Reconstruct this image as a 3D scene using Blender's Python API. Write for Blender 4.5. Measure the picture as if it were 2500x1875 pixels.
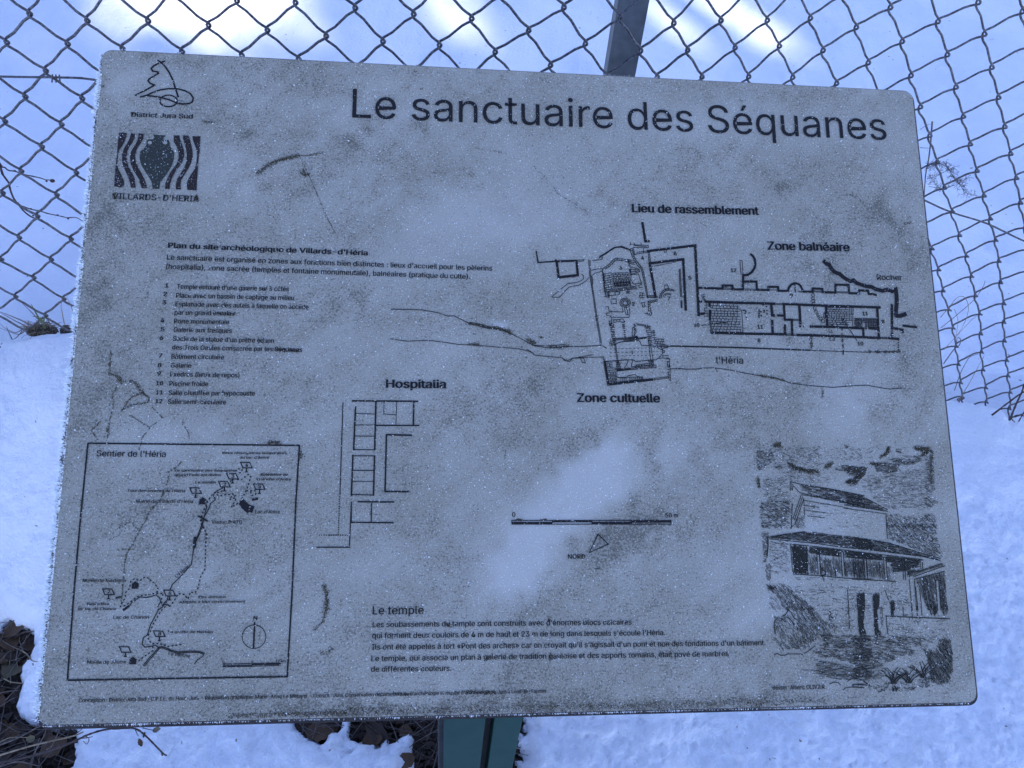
import bpy, math, random
import numpy as np
from mathutils import Vector, Matrix

# ------------------------------------------------------------------ scene, camera, sky, sun
SC = bpy.context.scene
for o in list(bpy.data.objects):
    bpy.data.objects.remove(o)
COL = SC.collection

SUN_EL, SUN_AZ = 27.0, -32.0            # degrees; azimuth clockwise from +Y
TO_SUN = Vector((math.sin(math.radians(SUN_AZ)) * math.cos(math.radians(SUN_EL)),
                 math.cos(math.radians(SUN_AZ)) * math.cos(math.radians(SUN_EL)),
                 math.sin(math.radians(SUN_EL))))

cam_data = bpy.data.cameras.new("camera")
cam = bpy.data.objects.new("camera", cam_data)
COL.objects.link(cam)
cam_data.sensor_fit = 'HORIZONTAL'
cam_data.sensor_width = 36.0
cam_data.lens = 36.0 * 2100.0 / 2500.0
cam_data.clip_start = 0.02
cam_data.clip_end = 600.0
CAM_R = [[0.997969, -0.040952, -0.048794], [0.0, 0.765974, -0.642871], [0.063702, 0.641566, 0.764419]]
cam.matrix_world = Matrix.Translation((0.0, 0.0, 1.6)) @ Matrix(CAM_R).to_4x4()
SC.camera = cam

world = bpy.data.worlds.new("World")
SC.world = world
world.use_nodes = True
wn = world.node_tree
wn.nodes.clear()
sky = wn.nodes.new('ShaderNodeTexSky')
sky.sky_type = 'NISHITA'
sky.sun_disc = False
sky.sun_elevation = math.radians(SUN_EL)
sky.sun_rotation = math.radians(SUN_AZ)
sky.altitude = 800.0
sky.air_density = 1.0
sky.dust_density = 0.0
sky.ozone_density = 4.0
bg = wn.nodes.new('ShaderNodeBackground')
bg.inputs['Strength'].default_value = 0.13
wo = wn.nodes.new('ShaderNodeOutputWorld')
tint = wn.nodes.new('ShaderNodeMix'); tint.data_type = 'RGBA'; tint.blend_type = 'MULTIPLY'
tint.inputs[0].default_value = 1.0
tint.inputs[7].default_value = (1.20, 0.94, 1.0, 1)      # the cool violet cast of the photograph's skylight
wn.links.new(sky.outputs['Color'], tint.inputs[6])
wn.links.new(tint.outputs[2], bg.inputs['Color'])
wn.links.new(bg.outputs['Background'], wo.inputs['Surface'])

sun_data = bpy.data.lights.new("sun", 'SUN')
sun_data.energy = 2.8
sun_data.angle = math.radians(0.5)
sun_data.color = (1.0, 0.94, 0.86)
sun = bpy.data.objects.new("sun", sun_data)
COL.objects.link(sun)
sun.rotation_euler = TO_SUN.to_track_quat('Z', 'Y').to_euler()

SC.view_settings.view_transform = 'Standard'
SC.view_settings.look = 'None'
SC.view_settings.gamma = 1.0
SC.view_settings.use_curve_mapping = False
SC.view_settings.exposure = 1.92

# ------------------------------------------------------------------ helpers
def link(name, me, mat=None, parent=None):
    o = bpy.data.objects.new(name, me)
    COL.objects.link(o)
    if mat is not None and me is not None:
        me.materials.append(mat)
    if parent is not None:
        o.parent = parent
    return o

def mesh_np(name, verts, faces, smooth=True):
    """verts (n,3), faces: (m,3) or (m,4) int array"""
    verts = np.asarray(verts, np.float32)
    faces = np.asarray(faces, np.int32)
    me = bpy.data.meshes.new(name)
    k = faces.shape[1]
    me.vertices.add(len(verts))
    me.vertices.foreach_set('co', verts.ravel())
    me.loops.add(faces.size)
    me.loops.foreach_set('vertex_index', faces.ravel())
    me.polygons.add(len(faces))
    me.polygons.foreach_set('loop_start', np.arange(0, faces.size, k, dtype=np.int32))
    me.polygons.foreach_set('use_smooth', np.full(len(faces), smooth, dtype=bool))
    me.update(calc_edges=True)
    me.validate()
    return me

def tag(o, label=None, cat=None, group=None, kind=None):
    if label: o['label'] = label
    if cat: o['category'] = cat
    if group: o['group'] = group
    if kind: o['kind'] = kind
    return o

def thing(name, label, cat, loc=(0, 0, 0), group=None):
    o = bpy.data.objects.new(name, None)
    COL.objects.link(o)
    o.location = loc
    o.empty_display_size = 0.05
    return tag(o, label, cat, group)

def tube(pts, radii, sides=6, cap=True):
    """returns verts, quads for a tube through pts"""
    P = np.asarray(pts, float)
    n = len(P)
    R = np.full(n, radii, float) if np.isscalar(radii) else np.asarray(radii, float)
    T = np.zeros_like(P)
    T[1:-1] = P[2:] - P[:-2]
    T[0] = P[1] - P[0]
    T[-1] = P[-1] - P[-2]
    T /= np.linalg.norm(T, axis=1)[:, None] + 1e-12
    up = np.array([0.0, 0.0, 1.0]) if abs(T[0][2]) < 0.9 else np.array([1.0, 0.0, 0.0])
    A = np.cross(T[0], up); A /= np.linalg.norm(A)
    V = []
    for i in range(n):
        A = A - T[i] * (A @ T[i]); A /= np.linalg.norm(A) + 1e-12
        B = np.cross(T[i], A)
        for s in range(sides):
            a = 2 * math.pi * s / sides
            V.append(P[i] + R[i] * (math.cos(a) * A + math.sin(a) * B))
    F = []
    for i in range(n - 1):
        for s in range(sides):
            s2 = (s + 1) % sides
            F.append((i * sides + s, i * sides + s2, (i + 1) * sides + s2, (i + 1) * sides + s))
    if cap:
        V.append(P[0]); V.append(P[-1])
        a, b = len(V) - 2, len(V) - 1
        for s in range(sides):
            s2 = (s + 1) % sides
            F.append((a, s2, s, a))
            F.append((b, (n - 1) * sides + s, (n - 1) * sides + s2, b))
    return V, F

class Geo:
    """collects triangles/quads, built as one mesh"""
    def __init__(self): self.v = []; self.f = []
    def add(self, V, F):
        b = len(self.v)
        self.v.extend([tuple(p) for p in V])
        self.f.extend([tuple(dict.fromkeys(i + b for i in f)) for f in F])
    def tube(self, pts, r, sides=6): self.add(*tube(pts, r, sides))
    def build(self, name, mat, parent=None, smooth=True):
        me = bpy.data.meshes.new(name)
        me.from_pydata(self.v, [], self.f)
        me.polygons.foreach_set('use_smooth', [smooth] * len(self.f))
        me.update()
        return link(name, me, mat, parent)

def catmull(pts, sub=4):
    P = [np.asarray(p, float) for p in pts]
    if len(P) < 3: return P
    P = [2 * P[0] - P[1]] + P + [2 * P[-1] - P[-2]]
    out = []
    for i in range(1, len(P) - 2):
        for s in range(sub):
            t = s / sub
            a, b, c, d = P[i - 1], P[i], P[i + 1], P[i + 2]
            out.append(0.5 * ((2 * b) + (-a + c) * t + (2 * a - 5 * b + 4 * c - d) * t * t + (-a + 3 * b - 3 * c + d) * t ** 3))
    out.append(P[-2])
    return out

def value_noise(x, y, seed=0):
    xi = np.floor(x).astype(np.int64); yi = np.floor(y).astype(np.int64)
    fx = x - xi; fy = y - yi
    fx = fx * fx * (3 - 2 * fx); fy = fy * fy * (3 - 2 * fy)
    def h(a, b):
        n = (a * 374761393 + b * 668265263 + seed * 1442695041) & 0xFFFFFFFF
        n = ((n ^ (n >> 13)) * 1274126177) & 0xFFFFFFFF
        n = (n ^ (n >> 16)) & 0xFFFFFFFF
        return n / 4294967295.0
    return ((h(xi, yi) * (1 - fx) + h(xi + 1, yi) * fx) * (1 - fy) + (h(xi, yi + 1) * (1 - fx) + h(xi + 1, yi + 1) * fx) * fy) * 2 - 1

def fbm(x, y, seed=0, octv=4, lac=2.03, gain=0.5):
    s = 0; a = 1.0; n = 0
    for k in range(octv):
        s = s + a * value_noise(x + 17.3 * k, y - 9.1 * k, seed + k); n += a
        x = x * lac; y = y * lac; a *= gain
    return s / n

# ------------------------------------------------------------------ materials
def new_mat(name):
    m = bpy.data.materials.new(name)
    m.use_nodes = True
    nt = m.node_tree
    b = nt.nodes['Principled BSDF']
    return m, nt, b

def N(nt, t, **kw):
    n = nt.nodes.new(t)
    for k, v in kw.items(): setattr(n, k, v)
    return n

def noise(nt, scale, detail=4.0, rough=0.55, vec=None, dist=0.0):
    n = N(nt, 'ShaderNodeTexNoise')
    n.inputs['Scale'].default_value = scale
    n.inputs['Detail'].default_value = detail
    n.inputs['Roughness'].default_value = rough
    n.inputs['Distortion'].default_value = dist
    if vec is not None: nt.links.new(vec, n.inputs['Vector'])
    return n

def ramp(nt, src, stops):
    r = N(nt, 'ShaderNodeValToRGB')
    el = r.color_ramp.elements
    el[0].position, el[0].color = stops[0][0], (*stops[0][1], 1)
    el[1].position, el[1].color = stops[1][0], (*stops[1][1], 1)
    for p, c in stops[2:]:
        e = el.new(p); e.color = (*c, 1)
    nt.links.new(src, r.inputs['Fac'])
    return r.outputs['Color']

def mix(nt, fac, a, b):
    m = N(nt, 'ShaderNodeMix', data_type='RGBA')
    for sock, v in ((m.inputs[0], fac), (m.inputs[6], a), (m.inputs[7], b)):
        if hasattr(v, 'links'): nt.links.new(v, sock)
        elif isinstance(v, (int, float)): sock.default_value = v
        else: sock.default_value = (*v, 1)
    return m.outputs[2]

def mth(nt, op, a, b=0.0, clamp=False):
    m = N(nt, 'ShaderNodeMath', operation=op, use_clamp=clamp)
    for sock, v in ((m.inputs[0], a), (m.inputs[1], b)):
        if hasattr(v, 'links'): nt.links.new(v, sock)
        else: sock.default_value = v
    return m.outputs[0]

def bump(nt, b, h, strength, dist):
    n = N(nt, 'ShaderNodeBump')
    n.inputs['Strength'].default_value = strength
    n.inputs['Distance'].default_value = dist
    nt.links.new(h, n.inputs['Height'])
    nt.links.new(n.outputs['Normal'], b.inputs['Normal'])

def geom_pos(nt):
    return N(nt, 'ShaderNodeNewGeometry').outputs['Position']

def obj_pos(nt):
    return N(nt, 'ShaderNodeTexCoord').outputs['Object']

def simple_mat(name, c1, c2, scale, rough=0.7, bs=0.3, bd=0.001, stops=(0.35, 0.65), metallic=0.0, detail=5):
    m, nt, b = new_mat(name)
    v = obj_pos(nt)
    n = noise(nt, scale, detail, 0.6, v)
    nt.links.new(ramp(nt, n.outputs['Fac'], [(stops[0], c1), (stops[1], c2)]), b.inputs['Base Color'])
    b.inputs['Roughness'].default_value = rough
    b.inputs['Metallic'].default_value = metallic
    bump(nt, b, n.outputs['Fac'], bs, bd)
    return m

MAT = {}

def snow_mat():
    m, nt, b = new_mat('snow')
    v = geom_pos(nt)
    n1 = noise(nt, 9, 3, 0.5, v); n2 = noise(nt, 90, 5, 0.65, v); n3 = noise(nt, 700, 2, 0.6, v)
    c = ramp(nt, n1.outputs['Fac'], [(0.3, (0.83, 0.87, 0.92)), (0.7, (0.89, 0.92, 0.95))])
    # fine debris: rare bits of bark and needle on the snow
    dn = noise(nt, 60, 2, 0.5, v)
    fac = ramp(nt, dn.outputs['Fac'], [(0.735, (0, 0, 0)), (0.76, (1, 1, 1))])
    nt.links.new(mix(nt, fac, c, (0.3, 0.27, 0.22)), b.inputs['Base Color'])
    b.inputs['Roughness'].default_value = 0.55
    b.inputs['Specular IOR Level'].default_value = 0.3
    b.inputs['Subsurface Weight'].default_value = 0.25
    b.inputs['Subsurface Radius'].default_value = (0.02, 0.024, 0.03)
    b.inputs['Subsurface Scale'].default_value = 0.5
    h = mth(nt, 'ADD', mth(nt, 'MULTIPLY', n2.outputs['Fac'], 1.0), mth(nt, 'MULTIPLY', n3.outputs['Fac'], 0.25))
    bump(nt, b, h, 0.85, 0.008)
    return m
MAT['snow'] = snow_mat()
MAT['soil'] = simple_mat('soil', (0.010, 0.007, 0.004), (0.035, 0.024, 0.014), 55, 0.9, 0.8, 0.01)
MAT['wire'] = simple_mat('frosted_wire', (0.035, 0.035, 0.042), (0.22, 0.225, 0.24), 260, 0.4, 0.6, 0.0006, (0.40, 0.78), 0.25)
MAT['steel'] = simple_mat('galvanised_post', (0.075, 0.088, 0.09), (0.15, 0.168, 0.17), 14, 0.6, 0.15, 0.001, (0.4, 0.6), 0.2, 8)
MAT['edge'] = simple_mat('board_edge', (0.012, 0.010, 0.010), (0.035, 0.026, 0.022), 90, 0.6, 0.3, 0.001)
MAT['green'] = simple_mat('green_paint', (0.006, 0.034, 0.026), (0.010, 0.048, 0.036), 25, 0.5, 0.12, 0.001, (0.3, 0.7))
MAT['green'].node_tree.nodes['Principled BSDF'].inputs['Specular IOR Level'].default_value = 0.15
MAT['darkwood'] = simple_mat('post_core', (0.010, 0.013, 0.015), (0.03, 0.034, 0.034), 60, 0.8, 0.4, 0.001)
MAT['rust'] = simple_mat('bracket_steel', (0.03, 0.03, 0.032), (0.07, 0.066, 0.06), 40, 0.6, 0.2, 0.001)
MAT['twig'] = simple_mat('twig_bark', (0.022, 0.014, 0.014), (0.06, 0.04, 0.034), 160, 0.75, 0.5, 0.001)
MAT['straw'] = simple_mat('dry_stem', (0.16, 0.12, 0.075), (0.30, 0.24, 0.15), 120, 0.8, 0.2, 0.0005)
MAT['stem_dark'] = simple_mat('dry_stem_dark', (0.07, 0.055, 0.05), (0.16, 0.13, 0.11), 120, 0.8, 0.2, 0.0005)
MAT['blade'] = simple_mat('grass_blade', (0.05, 0.075, 0.018), (0.11, 0.13, 0.04), 60, 0.6, 0.1, 0.0005)
MAT['leafA'] = simple_mat('dead_leaf_dark', (0.016, 0.010, 0.006), (0.06, 0.034, 0.018), 45, 0.7, 0.5, 0.002)
MAT['leafB'] = simple_mat('dead_leaf_brown', (0.045, 0.025, 0.012), (0.13, 0.07, 0.032), 45, 0.7, 0.5, 0.002)
MAT['leafC'] = simple_mat('dead_leaf_pale', (0.10, 0.085, 0.045), (0.20, 0.165, 0.095), 60, 0.7, 0.4, 0.002)
MAT['clump'] = simple_mat('soil_clump', (0.02, 0.018, 0.014), (0.09, 0.075, 0.055), 90, 0.95, 1.0, 0.006)
MAT['needles'] = simple_mat('needles', (0.02, 0.035, 0.015), (0.045, 0.07, 0.03), 3, 0.8, 0.1, 0.01)
MAT['bark'] = simple_mat('bark', (0.05, 0.035, 0.025), (0.12, 0.09, 0.07), 12, 0.9, 0.6, 0.02)

def frost_mat():
    m, nt, b = new_mat('frost')
    b.inputs['Base Color'].default_value = (0.80, 0.86, 0.86, 1)
    b.inputs['Roughness'].default_value = 0.35
    b.inputs['Specular IOR Level'].default_value = 0.5
    b.inputs['Transmission Weight'].default_value = 0.0
    return m
MAT['frost'] = frost_mat()

def face_colour(nt, v):
    """frosted, grimy face of the board: colour driven by two painted masks and fine grain"""
    at = N(nt, 'ShaderNodeAttribute'); at.attribute_name = 'wear'
    sp = N(nt, 'ShaderNodeSeparateColor'); nt.links.new(at.outputs['Color'], sp.inputs[0])
    grime, clean_glint, line = sp.outputs[0], sp.outputs[1], sp.outputs[2]
    big = noise(nt, 9, 7, 0.68, v, 0.6)
    fine = noise(nt, 400, 3, 0.75, v)
    fine2 = noise(nt, 620, 2, 0.7, v)
    mid = noise(nt, 60, 5, 0.7, v)
    base = ramp(nt, big.outputs['Fac'], [(0.28, (0.268, 0.258, 0.200)), (0.72, (0.356, 0.350, 0.292))])
    base = mix(nt, mth(nt, 'MULTIPLY', clean_glint, 0.45), base, (0.58, 0.59, 0.56))
    base = mix(nt, mth(nt, 'MULTIPLY', mth(nt, 'MULTIPLY', grime, 0.8), ramp(nt, mid.outputs['Fac'], [(0.3, (0, 0, 0)), (0.7, (1, 1, 1))])), base, (0.16, 0.14, 0.085))
    # dark speckle between the frost grains; more of it where the board is dirty
    thr = mth(nt, 'ADD', 0.43, mth(nt, 'MULTIPLY', grime, 0.13))
    thr = mth(nt, 'SUBTRACT', thr, mth(nt, 'MULTIPLY', clean_glint, 0.10))
    thr = mth(nt, 'ADD', thr, mth(nt, 'MULTIPLY', mth(nt, 'SUBTRACT', mid.outputs['Fac'], 0.5), 0.22))
    dark = mth(nt, 'MULTIPLY', mth(nt, 'SUBTRACT', thr, fine.outputs['Fac']), 14.0, True)
    base = mix(nt, mth(nt, 'MULTIPLY', dark, 0.66), base, (0.06, 0.06, 0.05))
    light = mth(nt, 'MULTIPLY', mth(nt, 'SUBTRACT', fine2.outputs['Fac'], 0.60), 14.0, True)
    base = mix(nt, mth(nt, 'MULTIPLY', light, 0.4), base, (0.78, 0.84, 0.8))
    return base, fine, fine2

def board_mat():
    m, nt, b = new_mat('frosted_board')
    v = obj_pos(nt)
    c, f1, f2 = face_colour(nt, v)
    nt.links.new(c, b.inputs['Base Color'])
    b.inputs['Roughness'].default_value = 0.6
    b.inputs['Specular IOR Level'].default_value = 0.3
    bump(nt, b, mth(nt, 'ADD', f1.outputs['Fac'], f2.outputs['Fac']), 0.6, 0.0012)
    return m
MAT['board'] = board_mat()

def ink_mat(name, col, loss=0.60, frostc=(0.52, 0.54, 0.55)):
    m, nt, b = new_mat(name)
    v = obj_pos(nt)
    f = noise(nt, 560, 3, 0.7, v); g = noise(nt, 26, 3, 0.6, v)
    t = mth(nt, 'ADD', loss, mth(nt, 'MULTIPLY', mth(nt, 'SUBTRACT', g.outputs['Fac'], 0.5), -0.25))
    fac = mth(nt, 'MULTIPLY', mth(nt, 'SUBTRACT', f.outputs['Fac'], t), 10.0, True)
    nt.links.new(mix(nt, mth(nt, 'MULTIPLY', fac, 0.8), col, frostc), b.inputs['Base Color'])
    b.inputs['Roughness'].default_value = 0.7
    b.inputs['Specular IOR Level'].default_value = 0.2
    bump(nt, b, f.outputs['Fac'], 0.5, 0.001)
    return m
MAT['ink'] = ink_mat('ink', (0.012, 0.012, 0.013), 0.76)
MAT['ink_title'] = ink_mat('ink_title', (0.014, 0.014, 0.015), 0.70)
MAT['ink_thin'] = ink_mat('ink_thin', (0.035, 0.037, 0.04), 0.60)
MAT['ink_draw'] = ink_mat('ink_drawing', (0.018, 0.019, 0.015), 0.72)
MAT['ink_brown'] = ink_mat('ink_brown', (0.022, 0.017, 0.016), 0.62)
MAT['ink_green'] = ink_mat('ink_green', (0.030, 0.036, 0.030), 0.62)
MAT['moss'] = simple_mat('dried_algae', (0.018, 0.017, 0.010), (0.075, 0.06, 0.028), 300, 0.9, 0.5, 0.001)

# ------------------------------------------------------------------ ground and snow
HOLES = [[[-0.9031, 0.6675], [-0.8591, 0.6695], [-0.8406, 0.6741], [-0.8397, 0.6862], [-0.8292, 0.6906], [-0.8196, 0.6868], [-0.8118, 0.6797], [-0.7958, 0.6705], [-0.7784, 0.6613], [-0.778, 0.6471], [-0.7863, 0.6327], [-0.7881, 0.621], [-0.7923, 0.5957], [-0.7939, 0.5717], [-0.7915, 0.5534], [-0.7844, 0.5375], [-0.7699, 0.525], [-0.7582, 0.516], [-0.7334, 0.5115], [-0.676, 0.5106], [-0.6673, 0.4947], [-0.6643, 0.4809], [-0.6578, 0.4734], [-0.6577, 0.4625], [-0.6602, 0.453], [-0.6753, 0.4527], [-0.686, 0.4559], [-0.7, 0.4402], [-0.7142, 0.3881], [-0.8776, 0.3667], [-1.003, 0.5594]], [[-0.2938, 0.5462], [-0.2869, 0.526], [-0.2806, 0.5182], [-0.2686, 0.5113], [-0.2462, 0.5018], [-0.2359, 0.5006], [-0.2278, 0.51], [-0.218, 0.513], [-0.2087, 0.5147], [-0.2043, 0.5263], [-0.2056, 0.5481]], [[-0.1894, 0.5485], [-0.1882, 0.5259], [-0.1906, 0.5157], [-0.1931, 0.5007], [-0.1833, 0.4974], [-0.1663, 0.5013], [-0.1592, 0.4957], [-0.1379, 0.4933], [-0.1187, 0.498], [-0.1005, 0.5069], [-0.0806, 0.5159], [-0.0763, 0.5074], [-0.0764, 0.4889], [-0.0735, 0.4792], [-0.0679, 0.4709], [-0.0636, 0.4517], [-0.0533, 0.4051], [0.1021, 0.4076], [0.1109, 0.4583], [0.1169, 0.4899], [0.114, 0.5112], [0.1238, 0.5259], [0.1248, 0.5554]]]      # outlines of the bare patches, metres on the ground

def smooth(a, b, x):
    t = np.clip((x - a) / (b - a), 0, 1)
    return t * t * (3 - 2 * t)

RX = [-3.0, -1.3, -0.9, -0.77, -0.6, 0.0, 0.8, 1.10, 1.19, 1.5, 3.0]
RZ = [0.26, 0.28, 0.296, 0.328, 0.325, 0.22, 0.11, 0.085, 0.092, 0.085, 0.08]
FX = [-3.0, -1.2, -0.65, 0.0, 0.35, 0.8, 1.1, 1.3, 3.0]
FY = [1.13, 1.14, 1.14, 1.19, 1.26, 1.31, 1.27, 1.23, 1.22]

def ground_z(x, y):
    rz = np.interp(x, RX, RZ); fy = np.interp(x, FX, FY)
    front = 0.015 + (rz - 0.015) * smooth(-0.62, -0.02, y - fy)
    back = rz - 0.12 - 0.02 * smooth(0.3, 2.5, y - fy) + 0.02 * np.sin(x * 1.3 + y) + 0.03 * fbm(x * 1.2, y * 1.2, 13, 2)
    back = back - 0.07 * np.exp(-((y - fy - 0.10) / 0.08) ** 2)
    dent = smooth(0.07, 0.02, np.maximum(np.abs(x - 1.32) * 0.8, (1.30 - y) - 0.03 + 0.02 * np.sin(x * 60)))
    front = front - 0.045 * dent * (np.abs(y - 1.3) < 0.4)
    drop = smooth(0.0, 0.055, y - fy)
    z = front * (1 - drop) + back * drop
    z = z + 0.012 * fbm(x * 3, y * 3, 3, 3) * (1 + 2 * drop)
    far = smooth(5, 40, np.hypot(x, y))
    return z + far * (2.0 * fbm(x * 0.03, y * 0.03, 8, 3) + 0.5)

def poly_sdf(x, y, poly):
    P = np.array(poly); n = len(P)
    d = np.full(x.shape, 1e9); inside = np.zeros(x.shape, bool)
    for i in range(n):
        a = P[i]; b = P[(i + 1) % n]
        e = b - a; wx = x - a[0]; wy = y - a[1]
        t = np.clip((wx * e[0] + wy * e[1]) / (e @ e + 1e-12), 0, 1)
        d = np.minimum(d, np.hypot(wx - t * e[0], wy - t * e[1]))
        c = ((a[1] > y) != (b[1] > y)) & (x < (b[0] - a[0]) * (y - a[1]) / (b[1] - a[1] + 1e-12) + a[0])
        inside ^= c
    return np.where(inside, -d, d)

def axis(fine0, fine1, step, lo, hi, grow=1.12):
    a = list(np.arange(fine0, fine1, step))
    s = step; x = a[-1]
    while x < hi:
        s *= grow; x += s; a.append(x)
    s = step; x = fine0; pre = []
    while x > lo:
        s *= grow; x -= s; pre.append(x)
    return np.array(pre[::-1] + a)

def sheet(name, xs, ys, zf, mat, kind):
    X, Y = np.meshgrid(xs, ys)
    Z = zf(X, Y)
    V = np.stack([X.ravel(), Y.ravel(), Z.ravel()], 1)
    nx = len(xs); ny = len(ys)
    i = np.arange(nx - 1)[None, :] + np.arange(ny - 1)[:, None] * nx
    i = i.ravel()
    F = np.stack([i, i + 1, i + 1 + nx, i + nx], 1)
    me = mesh_np(name, V, F)
    return tag(link(name, me, mat), kind=kind)

def soil_z(x, y):
    return ground_z(x, y) - 0.035 + 0.012 * fbm(x * 25, y * 25, 21, 3)

def snow_z(x, y):
    z = ground_z(x, y)
    near = (np.abs(x) < 1.6) & (y > 0.1) & (y < 1.4)
    sd = np.full(x.shape, 1.0)
    if near.any():
        xn = x[near]; yn = y[near]; s = np.full(xn.shape, 1.0)
        wob = 0.014 * fbm(xn * 38, yn * 38, 5, 4) + 0.006 * fbm(xn * 130, yn * 130, 15, 3)
        for h in HOLES: s = np.minimum(s, poly_sdf(xn, yn, h) + wob)
        sd[near] = s
    edge = smooth(-0.004, 0.035, sd)
    z = z + 0.012 * edge - 0.075 * (1 - smooth(-0.010, 0.006, sd)) - 0.018 * (1 - edge)
    # crumbly relief, stronger near the bare patches and in the foreground
    rough = 0.0035 * fbm(x * 45, y * 45, 31, 4) + 0.0020 * fbm(x * 150, y * 150, 37, 2) + 0.002 * fbm(x * 22, y * 22, 39, 3)
    fade = 1 - smooth(0.8, 1.3, y)
    return z + rough * (0.3 + 1.3 * fade) + 0.010 * fbm(x * 9, y * 9, 41, 3)

xs = axis(-1.25, 1.5, 0.0055, -220, 220, 1.16)
ys_a = np.arange(0.22, 0.95, 0.0055)
ys_b = np.arange(0.95, 1.5, 0.008)
ysx = list(ys_a) + list(ys_b)
s = 0.009; y = ysx[-1]
while y < 260: s *= 1.08; y += s; ysx.append(y)
s = 0.006; y = 0.22; pre = []
while y > -200: s *= 1.2; y -= s; pre.append(y)
ys = np.array(pre[::-1] + ysx)
sheet('snow', xs, ys, snow_z, MAT['snow'], 'structure')
sheet('soil', axis(-1.3, 1.5, 0.02, -220, 220, 1.3), axis(0.2, 1.5, 0.02, -200, 260, 1.3), soil_z, MAT['soil'], 'structure')

def gz(x, y): return float(ground_z(np.array([x]), np.array([y]))[0])
def sz(x, y): return float(snow_z(np.array([float(x)]), np.array([float(y)]))[0])

# ------------------------------------------------------------------ information board
BW, BH, BT = 1.0, 0.748, 0.004
BO = Vector((-0.44534, 0.94651, 1.05207)); BE1 = Vector((0.998289, 0.053855, -0.022788)); BE2 = Vector((0.03644, -0.877677, -0.477865)); BN = Vector((0.045736, -0.476217, 0.878138))
sign = thing('information_sign', 'frosted tilted information panel titled with a Sequani sanctuary on a green post', 'sign')
sign.matrix_world = Matrix.Translation(BO) @ Matrix((BE1, -BE2, BN)).transposed().to_4x4()
# local frame of the sign: x to the right, y up the board, z out of its face; v (mm down) -> y = -v
def loc(u, v, z=0.0): return (u * 0.001, -v * 0.001, z)

# plate with rounded corners
def rounded(w, h, r, n=7, inset=0.0):
    pts = []
    for cx, cy, a0 in ((w - r, -r, 0), (r, -r, 90), (r, -h + r, 180), (w - r, -h + r, 270)):
        for k in range(n):
            a = math.radians(a0 + 90 * k / (n - 1))
            pts.append((cx + (r - inset) * math.cos(a), cy + (r - inset) * math.sin(a)))
    return pts
g = Geo()
o1 = rounded(BW, BH, 0.012); o2 = rounded(BW, BH, 0.012, inset=0.0009)
n = len(o1)
V = [(x, y, -BT) for x, y in o1] + [(x, y, -0.0012) for x, y in o1] + [(x, y, -0.0003) for x, y in o2]
F = []
for r_ in range(2):
    for i in range(n):
        j = (i + 1) % n
        F.append((r_ * n + i, r_ * n + j, (r_ + 1) * n + j, (r_ + 1) * n + i))
F.append(tuple(range(n))[::-1]); F.append(tuple(range(2 * n, 3 * n)))
g.add(V, F)
g.build('panel', MAT['edge'], sign, smooth=False)
# dark backing board, standing out a few millimetres below and to the right of the plate
g = Geo()
o1 = [(x - 0.0005 + (0.0036 if x > 0.5 else 0), y + (0.0 if y > -0.4 else -0.0042 + 0.0012 * x)) for x, y in rounded(BW, BH, 0.012)]
V = [(x, y, -0.018) for x, y in o1] + [(x, y, -0.0043) for x, y in o1]
F = [(i, (i + 1) % n, n + (i + 1) % n, n + i) for i in range(n)] + [tuple(range(n))[::-1], tuple(range(n, 2 * n))]
g.add(V, F)
g.build('backing_board', MAT['edge'], sign, smooth=False)

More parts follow.
